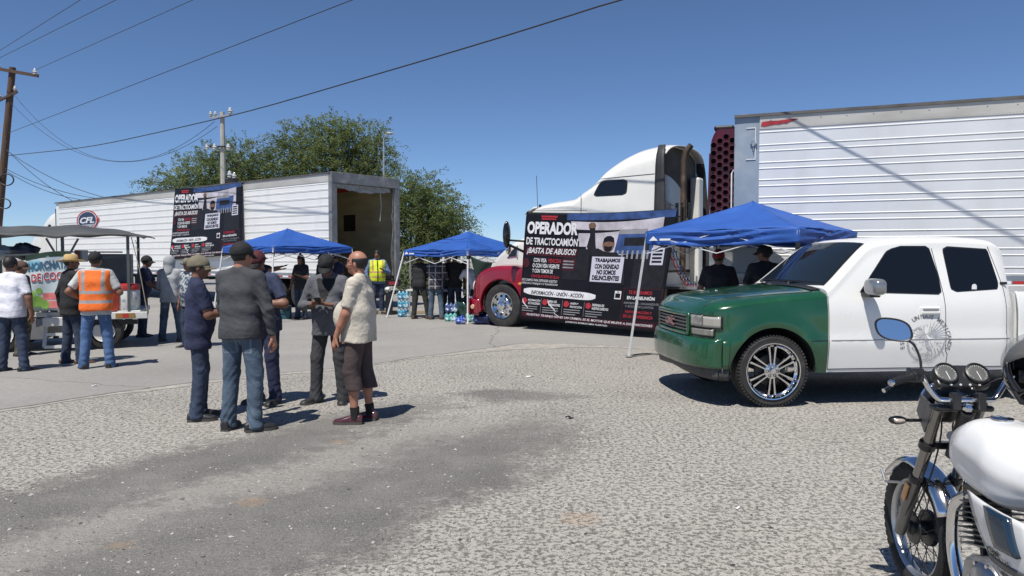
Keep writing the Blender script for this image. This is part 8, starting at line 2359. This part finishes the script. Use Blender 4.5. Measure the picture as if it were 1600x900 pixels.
def tree(label, x, y, H, lobes, trunk_h, seed, nsprays=900, leaf=.13):
    rg = np.random.default_rng(seed)
    t = thing('mesquite_tree', label, 'tree', (x, y, 0), 0, 'mesquite trees')
    mb = MB()
    mb.tube([(0, 0, 0), (.1, .05, trunk_h * .5), (.0, .1, trunk_h)], [.28, .22, .18], 10)
    for (cx, cy, cz, rx, ry, rz_) in lobes:
        e = np.array([cx, cy, cz])
        a = np.array([0, .1, trunk_h * .9])
        m = (a + e) / 2 + rg.normal(0, .2, 3) + np.array([0, 0, .15])
        mb.tube([tuple(a), tuple(m), tuple(e)], [.14, .09, .04], 8)
        for _ in range(7):
            d = rg.normal(0, 1, 3); d /= np.linalg.norm(d); d[2] = abs(d[2]) * .6
            b = e + d * np.array([rx, ry, rz_]) * .85
            mb.tube([tuple(m + (e - m) * rg.random()), tuple((e + b) / 2 + rg.normal(0, .1, 3)), tuple(b)], [.045, .03, .012], 6)
    mb.build('trunk', BARK, t)
    V, F, MI = [], [], []
    vol = np.array([l[3] * l[4] * l[5] for l in lobes]) ** .75; vol /= vol.sum()
    n = 0
    for li, L_ in enumerate(lobes):
        c = np.array(L_[:3]); r_ = np.array(L_[3:])
        for _ in range(int(nsprays * vol[li])):
            d = rg.normal(0, 1, 3); d /= np.linalg.norm(d)
            rr = rg.random() ** .42
            bump_ = 1 + .22 * math.sin(d[0] * 7 + li) * math.sin(d[2] * 6 + 2 * li) + .12 * math.sin(d[1] * 11 + d[0] * 9)
            p0 = c + d * r_ * rr * bump_
            # a spray: an arching twig with leaflets either side
            out_ = d * .7 + rg.normal(0, .35, 3) + np.array([0, 0, .25]); out_ /= np.linalg.norm(out_)
            ln = .40 + .60 * rg.random() + (.55 if rg.random() < .12 and rr > .75 else 0)
            k = int(20 + 14 * rg.random())
            q = (np.arange(k) / k)[:, None]
            tw = p0 + out_ * ln * q + np.array([0, 0, -1]) * (.55 * ln * q ** 2)
            tw = tw + rg.normal(0, .045, tw.shape)
            ax = rg.normal(0, 1, (k, 3)) * np.array([1, 1, .5]) + out_ * .6; ax /= np.linalg.norm(ax, axis=1)[:, None]
            bx = np.cross(ax, rg.normal(0, 1, (k, 3))); bx /= np.linalg.norm(bx, axis=1)[:, None]
            sz = leaf * (.6 + .8 * rg.random((k, 1)))
            A = tw; B_ = tw + ax * sz * .5 + bx * sz * .22; C_ = tw + ax * sz; D_ = tw + ax * sz * .5 - bx * sz * .22
            V.append(np.stack([A, B_, C_, D_], 1).reshape(-1, 3))
            F.append(np.arange(4 * k).reshape(-1, 4) + n); n += 4 * k
            MI += [int(rg.choice(3, p=[.45, .25, .30]))] * k
    V = np.concatenate(V); F = np.concatenate(F)
    me = bpy.data.meshes.new('crown'); me.from_pydata(V.tolist(), [], F.tolist())
    for m_ in (LEAF, LEAF_DK, LEAF_YL): me.materials.append(m_)
    me.polygons.foreach_set('material_index', np.array(MI, np.int32)); me.update()
    link(bpy.data.objects.new('crown', me), t)
tree('wide green mesquite tree behind the left part of the box trailer', -16.4, 42.5, 8, [(-2.6, 0, 5.3, 1.9, 1.6, 1.2), (-1.0, .3, 6.4, 2.0, 1.8, 1.3), (.9, -.2, 6.9, 1.9, 1.7, 1.4), (2.3, .2, 6.2, 1.7, 1.6, 1.5), (.2, 0, 5.0, 2.8, 1.8, 1.3), (2.9, 0, 4.6, 1.8, 1.6, 1.3), (-3.3, 0, 4.4, 1.6, 1.4, 1.0)], 3.0, 11, 3000, .105)
tree('tall green mesquite tree behind the rear of the box trailer', -10.3, 42.0, 9, [(-1.9, 0, 7.6, 1.7, 1.6, 1.4), (0, .2, 8.2, 1.8, 1.6, 1.25), (1.6, 0, 8.0, 1.7, 1.6, 1.3), (2.7, 0, 6.9, 1.2, 1.4, 1.3), (-.5, 0, 6.3, 2.6, 1.8, 1.6), (1.6, 0, 5.6, 1.9, 1.7, 1.5), (-1.8, 0, 5.0, 2.0, 1.7, 1.4)], 3.4, 12, 3300, .105)
tree('green mesquite tree standing right of the open trailer', -4.4, 33.5, 6, [(-.2, 0, 4.3, 1.2, 1.2, 1.1), (.9, .1, 3.8, 1.2, 1.2, 1.1), (1.6, 0, 2.9, 1.05, 1.1, .8), (.3, 0, 2.8, 1.5, 1.3, 1.1), (-.9, 0, 3.2, 1.2, 1.2, 1.3), (1.2, -.2, 1.9, 1.1, 1.1, .8), (-.4, -.2, 1.5, 1.3, 1.1, .9)], 1.6, 13, 2700, .09)
def shrub(label, x, y, r_, seed):
    rg = np.random.default_rng(seed)
    t = thing('shrub', label, 'shrub', (x, y, 0), 0, 'low shrubs at the back')
    mb = MB()
    for _ in range(6): d = rg.normal(0, .4, 2); mb.tube([(0, 0, 0), (d[0] * .5, d[1] * .5, r_ * .5), (d[0], d[1], r_ * .9)], [.03, .02, .008], 6)
    mb.build('stem', BARK, t)
    n = 2600; d = rg.normal(0, 1, (n, 3)); d /= np.linalg.norm(d, axis=1)[:, None]; p = d * (rg.random((n, 1)) ** .4) * np.array([r_ * 1.2, r_ * .8, r_ * .62]) * (1 + .2 * np.sin(d[:, :1] * 9)) + np.array([0, 0, r_ * .6])
    ax = rg.normal(0, 1, (n, 3)); ax /= np.linalg.norm(ax, axis=1)[:, None]; bx = np.cross(ax, rg.normal(0, 1, (n, 3))); bx /= np.linalg.norm(bx, axis=1)[:, None]; sz = .10 + .08 * rg.random((n, 1))
    V = np.stack([p, p + ax * sz * .5 + bx * sz * .25, p + ax * sz, p + ax * sz * .5 - bx * sz * .25], 1).reshape(-1, 3)
    me = bpy.data.meshes.new('foliage'); me.from_pydata(V.tolist(), [], np.arange(4 * n).reshape(-1, 4).tolist())
    for m_ in (LEAF, LEAF_DK): me.materials.append(m_)
    me.polygons.foreach_set('material_index', rg.integers(0, 2, n).astype(np.int32)); me.update(); link(bpy.data.objects.new('foliage', me), t)
shrub('low green shrub right beside the open trailer doorway', -3.9, 31.2, 1.1, 41); shrub('low green shrub behind the middle canopy', -2.2, 31.5, 1.0, 42); shrub('low green shrub left of the white fence', -.6, 32.0, .9, 43)
